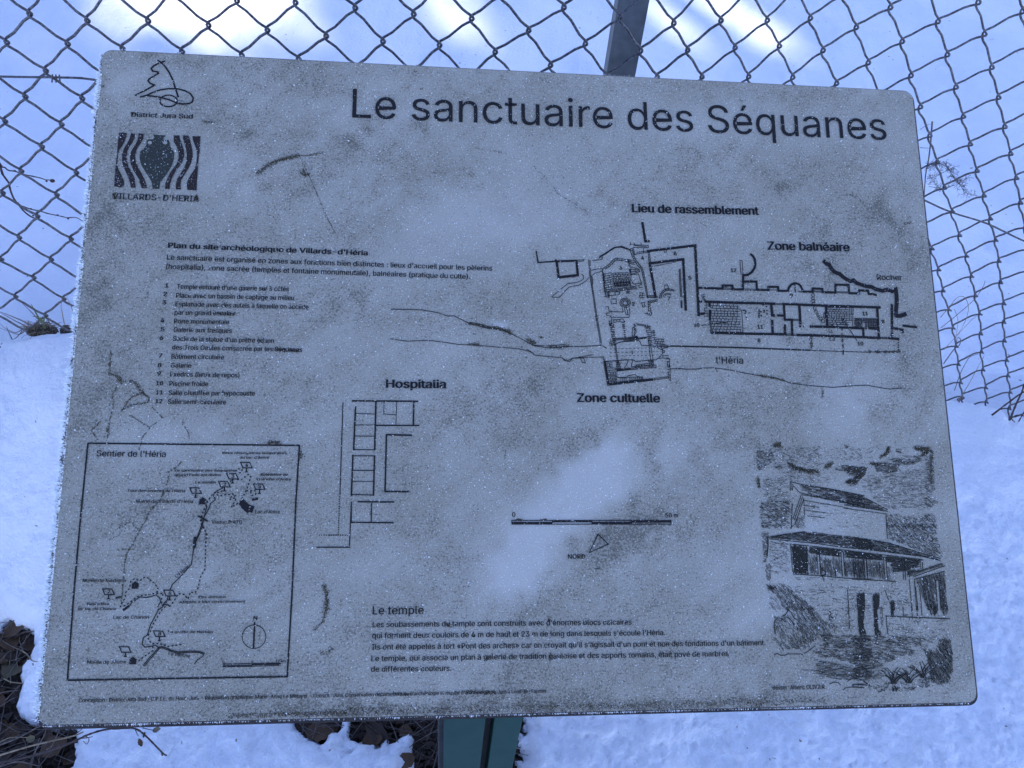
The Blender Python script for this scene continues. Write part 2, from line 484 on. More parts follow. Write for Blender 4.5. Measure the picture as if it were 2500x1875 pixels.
GR = [[27.3, 212.6, 27.2, 30.1, 0.5], [75.0, 209.1, 10.3, 11.4, 0.45], [41.4, 64.5, 26.4, 12.0, 0.35], [149.4, 83.1, 39.4, 18.0, 0.35], [109.1, 12.2, 54.1, 12.3, 0.15], [170.0, 98.1, 14.4, 12.0, 0.35], [247.5, 41.5, 48.0, 12.3, 0.3], [19.4, 117.0, 10.4, 39.1, 0.25], [194.6, 158.3, 10.7, 11.7, 0.5], [225.5, 170.8, 21.5, 11.7, 0.25], [20.8, 297.0, 23.4, 36.4, 0.35], [34.7, 420.8, 22.8, 51.9, 0.35], [58.9, 396.1, 26.4, 10.5, 0.3], [296.3, 104.3, 14.7, 12.1, 0.45], [308.8, 87.5, 11.1, 12.2, 0.4], [377.7, 86.3, 15.0, 12.3, 0.45], [422.7, 36.4, 23.0, 6.3, 0.25], [423.2, 132.9, 28.2, 8.1, 0.3], [436.4, 150.5, 16.9, 8.0, 0.3], [427.2, 188.7, 11.2, 5.9, 0.35], [559.3, 175.8, 11.5, 8.0, 0.4], [592.3, 162.5, 15.5, 22.3, 0.35], [581.9, 113.9, 13.6, 10.3, 0.35], [817.2, 139.3, 24.4, 16.7, 0.6], [931.0, 170.3, 31.0, 23.0, 0.6], [857.1, 199.7, 24.3, 14.4, 0.5], [792.6, 115.2, 16.2, 10.5, 0.4], [973.7, 216.4, 33.0, 33.1, 0.55], [708.8, 106.3, 24.0, 12.6, 0.3], [853.5, 245.5, 52.1, 18.2, 0.4], [953.9, 351.9, 28.1, 50.9, 0.35], [851.6, 392.0, 64.3, 30.5, 0.35], [734.0, 430.9, 62.3, 37.0, 0.25], [826.8, 334.9, 29.4, 13.6, 0.3], [917.2, 423.4, 23.5, 22.8, 0.35], [694.1, 476.9, 37.1, 28.9, 0.3], [494.7, 387.8, 47.1, 23.9, 0.25], [440.4, 280.4, 16.5, 13.3, 0.4], [280.9, 299.6, 28.2, 18.6, 0.35], [305.6, 299.0, 14.2, 11.2, 0.35], [574.9, 465.0, 23.6, 16.1, 0.4], [637.9, 486.2, 20.1, 26.9, 0.5], [458.5, 448.0, 58.6, 35.7, 0.2], [511.9, 460.1, 46.6, 21.4, 0.25], [425.6, 592.6, 15.4, 11.7, 0.5], [398.0, 567.2, 34.2, 20.2, 0.3], [598.8, 573.2, 44.6, 20.6, 0.45], [626.5, 547.3, 36.1, 15.7, 0.4], [463.3, 624.6, 51.4, 26.5, 0.3], [485.0, 711.4, 22.0, 12.8, 0.5], [474.7, 736.7, 151.0, 9.5, 0.5], [334.5, 739.8, 97.6, 7.8, 0.5], [698.5, 740.0, 88.0, 8.9, 0.5], [698.3, 573.7, 47.3, 34.8, 0.4], [258.3, 739.6, 48.0, 9.3, 0.4], [185.8, 576.2, 40.8, 19.7, 0.25], [273.1, 708.9, 24.2, 18.8, 0.25], [307.6, 655.4, 21.4, 11.3, 0.35], [66.7, 689.5, 77.4, 12.4, 0.15]]
CL = [[517.3, 545.5, 105.1, 32.0, -48, 1.0], [580.6, 497.9, 42.1, 28.1, -30, 0.8], [500.8, 594.1, 40.6, 27.0, -50, 0.8], [432.3, 208.4, 125.0, 52.9, -25, 0.45], [407.4, 90.0, 146.9, 29.4, 5, 0.2], [666.8, 467.3, 57.5, 28.7, -40, 0.25], [778.4, 605.0, 52.4, 33.4, 0, 0.35], [765.9, 649.3, 42.4, 23.6, 0, 0.45], [871.8, 527.5, 44.4, 29.6, 0, 0.2], [708.7, 582.1, 61.4, 28.3, -30, 0.3], [317.6, 353.8, 68.4, 27.3, 0, 0.25], [86.3, 632.7, 32.7, 24.5, 0, 0.1], [628.7, 333.2, 97.6, 43.9, 0, 0.2], [871.0, 422.5, 40.3, 55.4, 30, 0.45], [463.4, 320.5, 7.6, 6.6, 0, 1.4], [115.6, 462.0, 64.0, 25.6, 0, 0.35], [153.4, 148.0, 73.4, 36.7, 20, 0.2], [829.2, 569.0, 72.8, 29.1, 8, 0.4], [25.9, 30.4, 68.6, 27.5, 0, 0.35], [816.7, 54.1, 267.5, 32.1, 3, 0.25], [653.5, 200.9, 151.1, 30.2, 0, 0.2]]  # pale patches; the smallest, strongest one is a painted ice glint
def wear_masks(u, v):
    gr = np.zeros(u.shape); cl = np.zeros(u.shape)
    wx = 16 * fbm(u / 26, v / 26, 51, 5); wy = 16 * fbm(u / 26, v / 26, 57, 5)
    uu = u + wx; vv = v + wy
    for x, y, rx, ry, a in GR:
        gr += a * np.exp(-((uu - x) / rx) ** 2 - ((vv - y) / ry) ** 2)
    for x, y, rx, ry, ang, a in CL:
        c, s_ = math.cos(math.radians(ang)), math.sin(math.radians(ang))
        dx = (uu - x) * c + (vv - y) * s_; dy = -(uu - x) * s_ + (vv - y) * c
        cl += a * np.exp(-((dx / rx) ** 2 + (dy / ry) ** 2) ** 1.2)
    gr += 0.17 + 0.24 * fbm(u / 60, v / 60, 61, 5)
    gr *= (0.7 + 0.9 * fbm(u / 14, v / 14, 67, 4) + 0.3)
    ra = (u * 0.78 - v * 0.62); rb = (u * 0.62 + v * 0.78) + 0.0009 * ra * ra * 0.3
    cl += 0.34 * fbm(ra / 120, rb / 16, 91, 4) * (0.5 + 0.5 * fbm(u / 150, v / 150, 93, 2))
    gr += 0.30 * np.clip(fbm(ra / 90 + 7, rb / 9, 95, 4), 0, 1)
    gr += 0.14 * np.exp(-u / 150) + 0.10 * np.exp(-(748 - v) / 60)
    cl += 0.16 * fbm(u / 110, v / 60, 71, 4) + 0.12 * fbm(u / 30, v / 30, 73, 3)
    # a hand-wiped sweep across the lower middle
    return np.clip(gr - 0.7 * cl, 0, 1), np.clip(cl * (0.9 + 0.25 * fbm(u / 9, v / 9, 77, 3)), 0, 1)

nu, nv = 340, 256
U, Vv = np.meshgrid(np.linspace(0.0012, BW - 0.0012, nu), np.linspace(0.0012, BH - 0.0012, nv))
# pull the grid's corners onto the rounded outline
rr = 0.0111
cu = np.clip(U, 0.0119, BW - 0.0119); cv = np.clip(Vv, 0.0119, BH - 0.0119)
du = U - cu; dv = Vv - cv
m = np.maximum(np.abs(du), np.abs(dv)) / (np.hypot(du, dv) + 1e-12)
both = (np.abs(du) > 0) & (np.abs(dv) > 0)
U = np.where(both, cu + du * m * 1.0, U); Vv = np.where(both, cv + dv * m * 1.0, Vv)
V = np.stack([U.ravel(), -Vv.ravel(), np.zeros(U.size)], 1)
i = (np.arange(nu - 1)[None, :] + np.arange(nv - 1)[:, None] * nu).ravel()
F = np.stack([i, i + nu, i + 1 + nu, i + 1], 1)
me = mesh_np('printed_face', V, F)
gr, cl = wear_masks(U.ravel() * 1000, Vv.ravel() * 1000)
att = me.color_attributes.new('wear', 'FLOAT_COLOR', 'POINT')
buf = np.zeros((len(V), 4), np.float32); buf[:, 0] = gr; buf[:, 1] = cl; buf[:, 3] = 1
att.data.foreach_set('color', buf.ravel())
link('printed_face', me, MAT['board'], sign)

# ---- strokes (mm on the board)
STROKES = [
["site_plan",2.56,0,0.0,[6378,1931,6406,2167,6451,2162]],
["site_plan",1.29,0,0.0,[5090,2333,5110,2471,5320,2450]],
["site_plan",2.09,0,0.0,[5318,2433,5325,2450,5563,2435]],
["site_plan",2.48,0,0.0,[5330,2450,5351,2646,5579,2613,5568,2434]],
["site_plan",2.54,0,0.0,[6427,2289,7015,2199,7016,3071]],
["site_plan",2.5,0,0.0,[7008,3048,7082,3046]],
["site_plan",2.6,0,0.0,[6503,2859,6448,2441,6859,2378,6861,3007]],
["site_plan",1.5,0,0.0,[5842,2379,5902,2346,5982,2288,6032,2256,6102,2246,6209,2276]],
["site_plan",2.02,0,0.0,[6107,2243,6151,2257,6214,2277]],
["site_plan",0.5,0,0.0,[5842,2379,5846,2414,5876,2408,5880,2362]],
["site_plan",0.5,0,0.0,[5758,2427,5841,2414]],
["site_plan",0.6,0,0.0,[5714,2423,5720,2604,5753,2843,5784,3129,5817,3353,5828,3460]],
["site_plan",0.45,0,0.0,[5729,2422,5734,2604,5764,2843,5798,3129,5831,3353,5843,3460]],
["site_plan",0.5,0,0.0,[5587,2427,5656,2420,5653,2437,5592,2444]],
["site_plan",0.5,0,0.0,[5623,2599,5646,2616,5645,2656,5611,2682,5562,2703,5455,2721,5377,2788,5260,2890,5356,2891,5415,2822,5474,2761,5581,2738,5640,2706,5679,2675,5709,2639]],
["site_plan",0.5,0,0.0,[5740,2548,5863,2519]],
["site_plan",0.5,0,0.0,[5753,2608,5788,2582,5862,2558]],
["site_plan",0.5,0,0.0,[5719,2614,5748,2623,5758,2713,5741,2719]],
["site_plan",0.5,0,0.0,[5873,2529,5917,2498,5968,2456,6003,2409,6048,2387,6107,2391,6165,2407,6205,2408]],
["site_plan",0.5,0,0.0,[5887,2539,5937,2512,5987,2475,6017,2434,6052,2411,6101,2418,6155,2430,6204,2434]],
["site_plan",0.45,0,0.0,[5873,2529,5887,2539]],
["site_plan",0.45,0,0.0,[5893,2515,5910,2526]],
["site_plan",0.45,0,0.0,[5914,2500,5933,2514]],
["site_plan",0.45,0,0.0,[5937,2481,5957,2498]],
["site_plan",0.45,0,0.0,[5961,2461,5980,2480]],
["site_plan",0.45,0,0.0,[5979,2440,5997,2462]],
["site_plan",0.45,0,0.0,[5996,2418,6011,2442]],
["site_plan",0.45,0,0.0,[6015,2403,6027,2428]],
["site_plan",0.45,0,0.0,[6036,2393,6043,2417]],
["site_plan",0.45,0,0.0,[6060,2388,6062,2412]],
["site_plan",0.45,0,0.0,[6087,2390,6085,2416]],
["site_plan",0.45,0,0.0,[6115,2393,6108,2420]],
["site_plan",0.45,0,0.0,[6142,2401,6133,2425]],
["site_plan",0.45,0,0.0,[6168,2407,6158,2430]],
["site_plan",0.45,0,0.0,[6186,2408,6181,2432]],
["site_plan",0.45,0,0.0,[6205,2408,6204,2434]],
["site_plan",0.51,0,0.0,[6215,2265,6232,2346,6264,2416,6301,2476,6344,2516,6360,2606,6381,2726,6400,2866]],
["site_plan",0.51,0,0.0,[6244,2264,6256,2346,6284,2406,6322,2455,6359,2505,6377,2606,6397,2726,6410,2856]],
["site_plan",0.46,0,0.0,[6215,2265,6244,2264]],
["site_plan",0.45,0,0.0,[6220,2291,6248,2290]],
["site_plan",0.45,0,0.0,[6225,2317,6252,2316]],
["site_plan",0.45,0,0.0,[6231,2343,6256,2342]],
["site_plan",0.45,0,0.0,[6240,2365,6264,2362]],
["site_plan",0.45,0,0.0,[6251,2388,6273,2381]],
["site_plan",0.45,0,0.0,[6261,2410,6281,2400]],
["site_plan",0.45,0,0.0,[6272,2430,6292,2417]],
["site_plan",0.45,0,0.0,[6284,2449,6304,2433]],
["site_plan",0.45,0,0.0,[6296,2468,6316,2449]],
["site_plan",0.45,0,0.0,[6309,2483,6328,2464]],
["site_plan",0.45,0,0.0,[6323,2496,6340,2480]],
["site_plan",0.45,0,0.0,[6336,2508,6352,2496]],
["site_plan",0.45,0,0.0,[6346,2528,6362,2519]],
["site_plan",0.45,0,0.0,[6352,2557,6367,2551]],
["site_plan",0.45,0,0.0,[6357,2586,6373,2583]],
["site_plan",0.45,0,0.0,[6362,2617,6379,2617]],
["site_plan",0.45,0,0.0,[6369,2655,6385,2655]],
["site_plan",0.45,0,0.0,[6375,2694,6392,2693]],
["site_plan",0.45,0,0.0,[6381,2733,6398,2732]],
["site_plan",0.45,0,0.0,[6388,2777,6402,2773]],
["site_plan",0.45,0,0.0,[6394,2822,6406,2815]],
["site_plan",0.45,0,0.0,[6400,2866,6410,2856]],
["site_plan",0.5,0,0.0,[6400,2866,6528,2861]],
["site_plan",0.5,0,0.0,[6411,2844,6494,2836]],
["site_plan",0.45,0,0.0,[6405,2866,6406,2844]],
["site_plan",0.45,0,0.0,[6422,2865,6423,2844]],
["site_plan",0.45,0,0.0,[6440,2865,6441,2844]],
["site_plan",0.45,0,0.0,[6457,2864,6458,2844]],
["site_plan",0.45,0,0.0,[6475,2863,6476,2843]],
["site_plan",0.45,0,0.0,[6493,2862,6493,2843]],
["site_plan",0.45,0,0.0,[6510,2862,6511,2843]],
["site_plan",0.45,0,0.0,[6528,2861,6529,2843]],
["site_plan",0.5,0,0.0,[6408,2916,6413,3025,6426,3085]],
["site_plan",0.5,0,0.0,[6432,2930,6438,3025,6451,3074]],
["site_plan",0.45,0,0.0,[6408,2916,6432,2930]],
["site_plan",0.45,0,0.0,[6411,2944,6435,2954]],
["site_plan",0.45,0,0.0,[6414,2972,6438,2978]],
["site_plan",0.45,0,0.0,[6417,3000,6441,3002]],
["site_plan",0.45,0,0.0,[6420,3028,6444,3026]],
["site_plan",0.45,0,0.0,[6423,3056,6448,3050]],
["site_plan",0.45,0,0.0,[6426,3085,6451,3074]],
["site_plan",0.5,0,0.0,[6408,2911,6522,2888,6521,2908,6432,2930]],
["site_plan",0.45,0,0.0,[6413,2911,6432,2929]],
["site_plan",0.45,0,0.0,[6435,2906,6450,2925]],
["site_plan",0.45,0,0.0,[6456,2902,6467,2921]],
["site_plan",0.45,0,0.0,[6478,2897,6485,2917]],
["site_plan",0.45,0,0.0,[6500,2893,6503,2912]],
["site_plan",0.45,0,0.0,[6522,2888,6521,2908]],
["site_plan",0.5,0,0.0,[6363,3066,6398,3055,6407,3080]],
["site_plan",0.51,0,0.0,[6255,2249,6438,2248,6439,2217,6216,2214]],
["site_plan",0.51,0,0.0,[6270,2223,6419,2236]],
["site_plan",0.51,0,0.0,[6262,2335,6431,2304]],
["site_plan",0.51,0,0.0,[6259,2254,6266,2340,6291,2329]],
["site_plan",0.51,0,0.0,[6378,2255,6378,2311]],
["site_plan",0.51,0,0.0,[6351,2179,6353,2215]],
["site_plan",0.51,0,0.0,[6222,2183,6226,2214]],
["site_plan",0.51,0,0.0,[6272,2192,6272,2222]],
["site_plan",0.51,0,0.0,[6297,2309,6427,2287]],
["site_plan",0.51,0,0.0,[6431,2304,6441,2432]],
["site_plan",0.51,0,0.0,[6451,2304,6458,2426]],
["site_plan",0.46,0,0.0,[6431,2304,6451,2304]],
["site_plan",0.46,0,0.0,[6434,2336,6453,2334]],
["site_plan",0.46,0,0.0,[6436,2368,6454,2365]],
["site_plan",0.45,0,0.0,[6439,2400,6456,2395]],
["site_plan",0.45,0,0.0,[6441,2432,6458,2426]],
["site_plan",0.46,0,0.0,[6631,2278,6630,2298,6655,2297,6656,2274]],
["site_plan",0.45,0,0.0,[6474,2481,6764,2417]],
["site_plan",0.61,0,0.0,[6803,2502,6805,2846]],
["site_plan",0.61,0,0.0,[6817,2502,6819,2845]],
["site_plan",0.5,0,0.0,[6819,2845,6844,2850]],
["site_plan",0.75,0,0.0,[6807,2891,6808,2981]],
["site_plan",0.6,0,0.0,[6820,2891,6818,2981]],
["site_plan",0.55,0,0.0,[6547,2872,6559,2822,6585,2786,6616,2760,6675,2751,6734,2767]],
["site_plan",0.55,0,0.0,[6567,2867,6578,2827,6601,2801,6627,2775,6675,2769,6729,2777]],
["site_plan",0.45,0,0.0,[6547,2872,6567,2867]],
["site_plan",0.45,0,0.0,[6554,2841,6574,2842]],
["site_plan",0.45,0,0.0,[6565,2813,6584,2820]],
["site_plan",0.45,0,0.0,[6582,2791,6598,2804]],
["site_plan",0.45,0,0.0,[6600,2773,6614,2788]],
["site_plan",0.45,0,0.0,[6623,2759,6633,2774]],
["site_plan",0.45,0,0.0,[6660,2753,6663,2770]],
["site_plan",0.45,0,0.0,[6697,2757,6695,2772]],
["site_plan",0.45,0,0.0,[6734,2767,6729,2777]],
["site_plan",0.5,1,0.0,[6618,2705,6658,2704,6661,2749,6621,2755]],
["site_plan",0.45,0,0.0,[6592,2851,6608,2821,6643,2805,6692,2814]],
["site_plan",0.45,0,0.0,[6607,2861,6623,2830,6653,2818,6692,2827]],
["site_plan",0.45,0,0.0,[5881,2589,5905,2585,5930,2580,5954,2576,5979,2572]],
["site_plan",0.45,0,0.0,[5883,2618,5907,2613,5932,2609,5956,2604,5981,2599]],
["site_plan",0.45,0,0.0,[5885,2647,5909,2642,5934,2637,5958,2632,5983,2627]],
["site_plan",0.45,0,0.0,[5887,2675,5911,2670,5936,2665,5960,2660,5985,2655]],
["site_plan",0.45,0,0.0,[5889,2704,5913,2699,5938,2694,5962,2688,5987,2683]],
["site_plan",0.45,0,0.0,[5891,2732,5915,2727,5940,2722,5964,2716,5989,2711]],
["site_plan",0.45,0,0.0,[5893,2761,5917,2755,5942,2750,5966,2744,5991,2739]],
["site_plan",0.45,0,0.0,[5895,2789,5919,2784,5944,2778,5968,2772,5993,2767]],
["site_plan",0.45,0,0.0,[5903,2585,5905,2614]],
["site_plan",0.45,0,0.0,[5902,2614,5904,2643]],
["site_plan",0.45,0,0.0,[5951,2605,5953,2633]],
["site_plan",0.45,0,0.0,[5937,2636,5939,2665]],
["site_plan",0.45,0,0.0,[5903,2672,5905,2700]],
["site_plan",0.45,0,0.0,[5935,2665,5937,2694]],
["site_plan",0.45,0,0.0,[5968,2659,5970,2687]],
["site_plan",0.45,0,0.0,[5961,2689,5963,2717]],
["site_plan",0.45,0,0.0,[5892,2732,5894,2761]],
["site_plan",0.45,0,0.0,[5941,2722,5943,2750]],
["site_plan",0.45,0,0.0,[5911,2757,5913,2785]],
["site_plan",0.45,0,0.0,[5943,2750,5945,2778]],
["site_plan",0.45,0,0.0,[5976,2742,5978,2770]],
["site_plan",0.45,0,0.0,[5984,2576,6035,2574,6087,2571,6138,2568,6190,2565]],
["site_plan",0.45,0,0.0,[5985,2598,6037,2595,6089,2592,6141,2588,6193,2585]],
["site_plan",0.45,0,0.0,[5986,2620,6039,2616,6091,2612,6144,2608,6197,2604]],
["site_plan",0.45,0,0.0,[5987,2642,6040,2638,6094,2633,6147,2628,6201,2624]],
["site_plan",0.45,0,0.0,[5988,2664,6042,2659,6096,2654,6150,2648,6204,2643]],
["site_plan",0.45,0,0.0,[5990,2686,6044,2680,6099,2674,6153,2668,6208,2663]],
["site_plan",0.45,0,0.0,[5991,2708,6046,2702,6101,2695,6156,2688,6212,2682]],
["site_plan",0.45,0,0.0,[5992,2730,6048,2723,6103,2716,6159,2708,6215,2701]],
["site_plan",0.45,0,0.0,[5993,2752,6049,2744,6106,2736,6162,2728,6219,2721]],
["site_plan",0.45,0,0.0,[5987,2576,5988,2598]],
["site_plan",0.45,0,0.0,[6028,2574,6029,2595]],
["site_plan",0.45,0,0.0,[6069,2572,6071,2593]],
["site_plan",0.45,0,0.0,[6110,2570,6113,2590]],
["site_plan",0.45,0,0.0,[6151,2568,6155,2587]],
["site_plan",0.45,0,0.0,[6005,2597,6006,2619]],
["site_plan",0.45,0,0.0,[6047,2594,6049,2616]],
["site_plan",0.45,0,0.0,[6088,2592,6091,2612]],
["site_plan",0.45,0,0.0,[6130,2589,6133,2609]],
["site_plan",0.45,0,0.0,[6172,2586,6175,2606]],
["site_plan",0.45,0,0.0,[6009,2619,6010,2640]],
["site_plan",0.45,0,0.0,[6039,2616,6041,2638]],
["site_plan",0.45,0,0.0,[6069,2614,6071,2635]],
["site_plan",0.45,0,0.0,[6160,2607,6163,2627]],
["site_plan",0.45,0,0.0,[6190,2605,6193,2624]],
["site_plan",0.45,0,0.0,[5999,2641,6001,2663]],
["site_plan",0.45,0,0.0,[6035,2638,6036,2660]],
["site_plan",0.45,0,0.0,[6070,2635,6072,2656]],
["site_plan",0.45,0,0.0,[6106,2632,6108,2653]],
["site_plan",0.45,0,0.0,[6141,2629,6144,2649]],
["site_plan",0.45,0,0.0,[6177,2626,6180,2645]],
["site_plan",0.45,0,0.0,[6001,2663,6002,2685]],
["site_plan",0.45,0,0.0,[6032,2660,6033,2681]],
["site_plan",0.45,0,0.0,[6063,2657,6065,2678]],
["site_plan",0.45,0,0.0,[6093,2654,6096,2675]],
["site_plan",0.45,0,0.0,[6124,2651,6127,2671]],
["site_plan",0.45,0,0.0,[6155,2648,6158,2668]],
["site_plan",0.45,0,0.0,[6186,2645,6189,2665]],
["site_plan",0.45,0,0.0,[6012,2684,6014,2705]],
["site_plan",0.45,0,0.0,[6049,2680,6051,2701]],
["site_plan",0.45,0,0.0,[6085,2676,6087,2697]],
["site_plan",0.45,0,0.0,[6122,2672,6124,2692]],
["site_plan",0.45,0,0.0,[6158,2668,6161,2688]],
["site_plan",0.45,0,0.0,[6195,2664,6198,2684]],
["site_plan",0.45,0,0.0,[6010,2706,6011,2727]],
["site_plan",0.45,0,0.0,[6047,2701,6049,2723]],
["site_plan",0.45,0,0.0,[6083,2697,6086,2718]],
["site_plan",0.45,0,0.0,[6120,2693,6123,2713]],
["site_plan",0.45,0,0.0,[6157,2688,6160,2708]],
["site_plan",0.45,0,0.0,[6194,2684,6197,2704]],
["site_plan",0.45,0,0.0,[6019,2726,6020,2748]],
["site_plan",0.45,0,0.0,[6056,2722,6058,2743]],
["site_plan",0.45,0,0.0,[6093,2717,6095,2738]],
["site_plan",0.45,0,0.0,[6130,2712,6133,2732]],
["site_plan",0.45,0,0.0,[6167,2707,6171,2727]],
["site_plan",0.45,0,0.0,[6205,2703,6208,2722]],
["site_plan",0.45,0,0.0,[5895,2789,5989,2774,6083,2759,6178,2744,6273,2729]],
["site_plan",0.45,0,0.0,[5899,2804,5993,2789,6088,2774,6182,2759,6277,2744]],
["site_plan",0.45,0,0.0,[5904,2819,5998,2804,6092,2789,6186,2774,6281,2759]],
["site_plan",0.45,0,0.0,[5964,2778,5968,2793]],
["site_plan",0.45,0,0.0,[6011,2771,6016,2786]],
["site_plan",0.45,0,0.0,[6058,2763,6063,2778]],
["site_plan",0.45,0,0.0,[6106,2756,6110,2771]],
["site_plan",0.45,0,0.0,[6153,2748,6157,2763]],
["site_plan",0.45,0,0.0,[6200,2741,6205,2756]],
["site_plan",0.45,0,0.0,[6248,2733,6252,2748]],
["site_plan",0.45,0,0.0,[5937,2798,5941,2813]],
["site_plan",0.45,0,0.0,[5984,2791,5988,2806]],
["site_plan",0.45,0,0.0,[6031,2783,6035,2798]],
["site_plan",0.45,0,0.0,[6078,2776,6082,2791]],
["site_plan",0.45,0,0.0,[6125,2768,6130,2783]],
["site_plan",0.45,0,0.0,[6172,2761,6177,2776]],
["site_plan",0.45,0,0.0,[6220,2753,6224,2768]],
["site_plan",0.45,0,0.0,[6267,2746,6272,2761]],
["site_plan",0.45,0,0.0,[6202,2489,6231,2496,6261,2503,6290,2510,6319,2516]],
["site_plan",0.45,0,0.0,[6203,2523,6233,2524,6262,2525,6292,2525,6322,2526]],
["site_plan",0.45,0,0.0,[6203,2557,6234,2552,6264,2547,6295,2541,6325,2536]],
["site_plan",0.45,0,0.0,[6204,2590,6235,2579,6266,2568,6297,2557,6328,2546]],
["site_plan",0.45,0,0.0,[6216,2493,6217,2523]],
["site_plan",0.45,0,0.0,[6275,2506,6277,2525]],
["site_plan",0.45,0,0.0,[6206,2523,6206,2556]],
["site_plan",0.45,0,0.0,[6266,2525,6267,2546]],
["site_plan",0.45,0,0.0,[6214,2555,6215,2586]],
["site_plan",0.45,0,0.0,[6275,2545,6277,2564]],
["site_plan",0.5,1,0.0,[6218,2590,6307,2577,6338,2692,6244,2705,6211,2651]],
["site_plan",0.45,0,0.0,[5868,2529,5873,2547,5879,2564,5885,2582,5890,2599]],
["site_plan",0.45,0,0.0,[5870,2563,5876,2581,5881,2598,5887,2616,5893,2633]],
["site_plan",0.45,0,0.0,[5872,2597,5878,2615,5884,2632,5890,2649,5896,2667]],
["site_plan",0.45,0,0.0,[5874,2631,5880,2648,5886,2666,5892,2683,5898,2701]],
["site_plan",0.45,0,0.0,[5876,2665,5882,2682,5889,2700,5895,2717,5901,2734]],
["site_plan",0.45,0,0.0,[5878,2699,5885,2716,5891,2733,5897,2751,5904,2768]],
["site_plan",0.45,0,0.0,[5880,2732,5887,2750,5893,2767,5900,2784,5906,2801]],
["site_plan",0.45,0,0.0,[5883,2766,5889,2783,5896,2801,5903,2818,5909,2835]],
["site_plan",0.45,0,0.0,[5885,2800,5891,2817,5898,2834,5905,2851,5912,2869]],
["site_plan",0.45,0,0.0,[5870,2537,5872,2570]],
["site_plan",0.45,0,0.0,[5881,2571,5884,2605]],
["site_plan",0.45,0,0.0,[5876,2581,5878,2615]],
["site_plan",0.45,0,0.0,[5887,2616,5890,2650]],
["site_plan",0.45,0,0.0,[5884,2633,5887,2667]],
["site_plan",0.45,0,0.0,[5881,2652,5884,2685]],
["site_plan",0.45,0,0.0,[5887,2695,5889,2729]],
["site_plan",0.45,0,0.0,[5893,2739,5896,2773]],
["site_plan",0.45,0,0.0,[5900,2783,5902,2817]],
["site_plan",0.45,0,0.0,[5928,2798,5935,2798,5941,2798,5947,2798,5953,2798]],
["site_plan",0.45,0,0.0,[5928,2814,5934,2814,5940,2814,5946,2814,5952,2814]],
["site_plan",0.45,0,0.0,[5928,2830,5934,2830,5940,2830,5946,2830,5952,2830]],
["site_plan",0.45,0,0.0,[5927,2846,5933,2846,5939,2846,5945,2846,5951,2846]],
["site_plan",0.45,0,0.0,[5927,2862,5933,2862,5939,2862,5945,2862,5951,2862]],
["site_plan",0.45,0,0.0,[5926,2878,5932,2878,5938,2878,5944,2878,5950,2878]],
["site_plan",0.45,0,0.0,[5936,2798,5936,2814]],
["site_plan",0.45,0,0.0,[5949,2798,5948,2814]],
["site_plan",0.45,0,0.0,[5931,2814,5930,2830]],
["site_plan",0.45,0,0.0,[5931,2830,5931,2846]],
["site_plan",0.45,0,0.0,[5943,2830,5943,2846]],
["site_plan",0.45,0,0.0,[5941,2846,5941,2862]],
["site_plan",0.45,0,0.0,[5944,2862,5944,2878]],
["site_plan",0.49,0,0.0,[5888,2869,5951,2853]],
["site_plan",0.5,0,0.0,[5951,2853,6064,2840,6074,2805,6016,2804,6017,2844]],
["site_plan",0.45,0,0.0,[6153,2783,6164,2781,6175,2779,6186,2778,6197,2776]],
["site_plan",0.45,0,0.0,[6155,2801,6165,2800,6176,2799,6186,2798,6197,2796]],
["site_plan",0.45,0,0.0,[6157,2820,6167,2819,6176,2818,6186,2817,6196,2816]],
["site_plan",0.45,0,0.0,[6170,2780,6171,2800]],
["site_plan",0.45,0,0.0,[6156,2801,6158,2820]],
["site_plan",0.45,0,0.0,[6170,2800,6171,2819]],
["site_plan",0.45,0,0.0,[6184,2798,6184,2818]],
["site_plan",0.45,0,0.0,[6176,2399,6200,2403,6225,2408,6249,2412,6274,2416]],
["site_plan",0.45,0,0.0,[6185,2424,6206,2428,6227,2432,6249,2435,6270,2439]],
["site_plan",0.45,0,0.0,[6194,2449,6212,2452,6230,2456,6249,2459,6267,2462]],
["site_plan",0.45,0,0.0,[6185,2401,6193,2425]],
["site_plan",0.45,0,0.0,[6218,2406,6222,2431]],
["site_plan",0.45,0,0.0,[6190,2425,6198,2450]],
["site_plan",0.45,0,0.0,[6219,2430,6223,2454]],
["site_plan",0.45,0,0.0,[6247,2435,6247,2459]],
["site_plan",0.45,0,0.0,[6180,2429,6188,2429,6197,2429,6205,2428,6214,2428]],
["site_plan",0.45,0,0.0,[6186,2476,6194,2476,6202,2476,6210,2476,6217,2475]],
["site_plan",0.45,0,0.0,[6193,2523,6200,2523,6207,2523,6214,2523,6221,2522]],
["site_plan",0.45,0,0.0,[6199,2570,6206,2570,6212,2570,6218,2570,6224,2570]],
["site_plan",0.45,0,0.0,[6196,2429,6201,2476]],
["site_plan",0.45,0,0.0,[6198,2523,6204,2570]],
["site_plan",0.45,0,0.0,[6212,2523,6216,2570]],
["site_plan",0.45,0,0.0,[6302,2718,6313,2716,6325,2713,6336,2710,6347,2707]],
["site_plan",0.45,0,0.0,[6311,2748,6321,2747,6331,2745,6341,2744,6351,2742]],
["site_plan",0.45,0,0.0,[6303,2718,6312,2748]],
["site_plan",0.45,0,0.0,[6000,2697,6051,2691,6103,2686,6154,2681,6206,2676]],
["site_plan",0.45,0,0.0,[6008,2736,6060,2732,6111,2729,6162,2725,6214,2721]],
["site_plan",0.45,0,0.0,[6014,2695,6022,2735]],
["site_plan",0.45,0,0.0,[6034,2693,6043,2734]],
["site_plan",0.45,0,0.0,[6055,2691,6063,2732]],
["site_plan",0.45,0,0.0,[6076,2689,6084,2731]],
["site_plan",0.45,0,0.0,[6096,2687,6105,2729]],
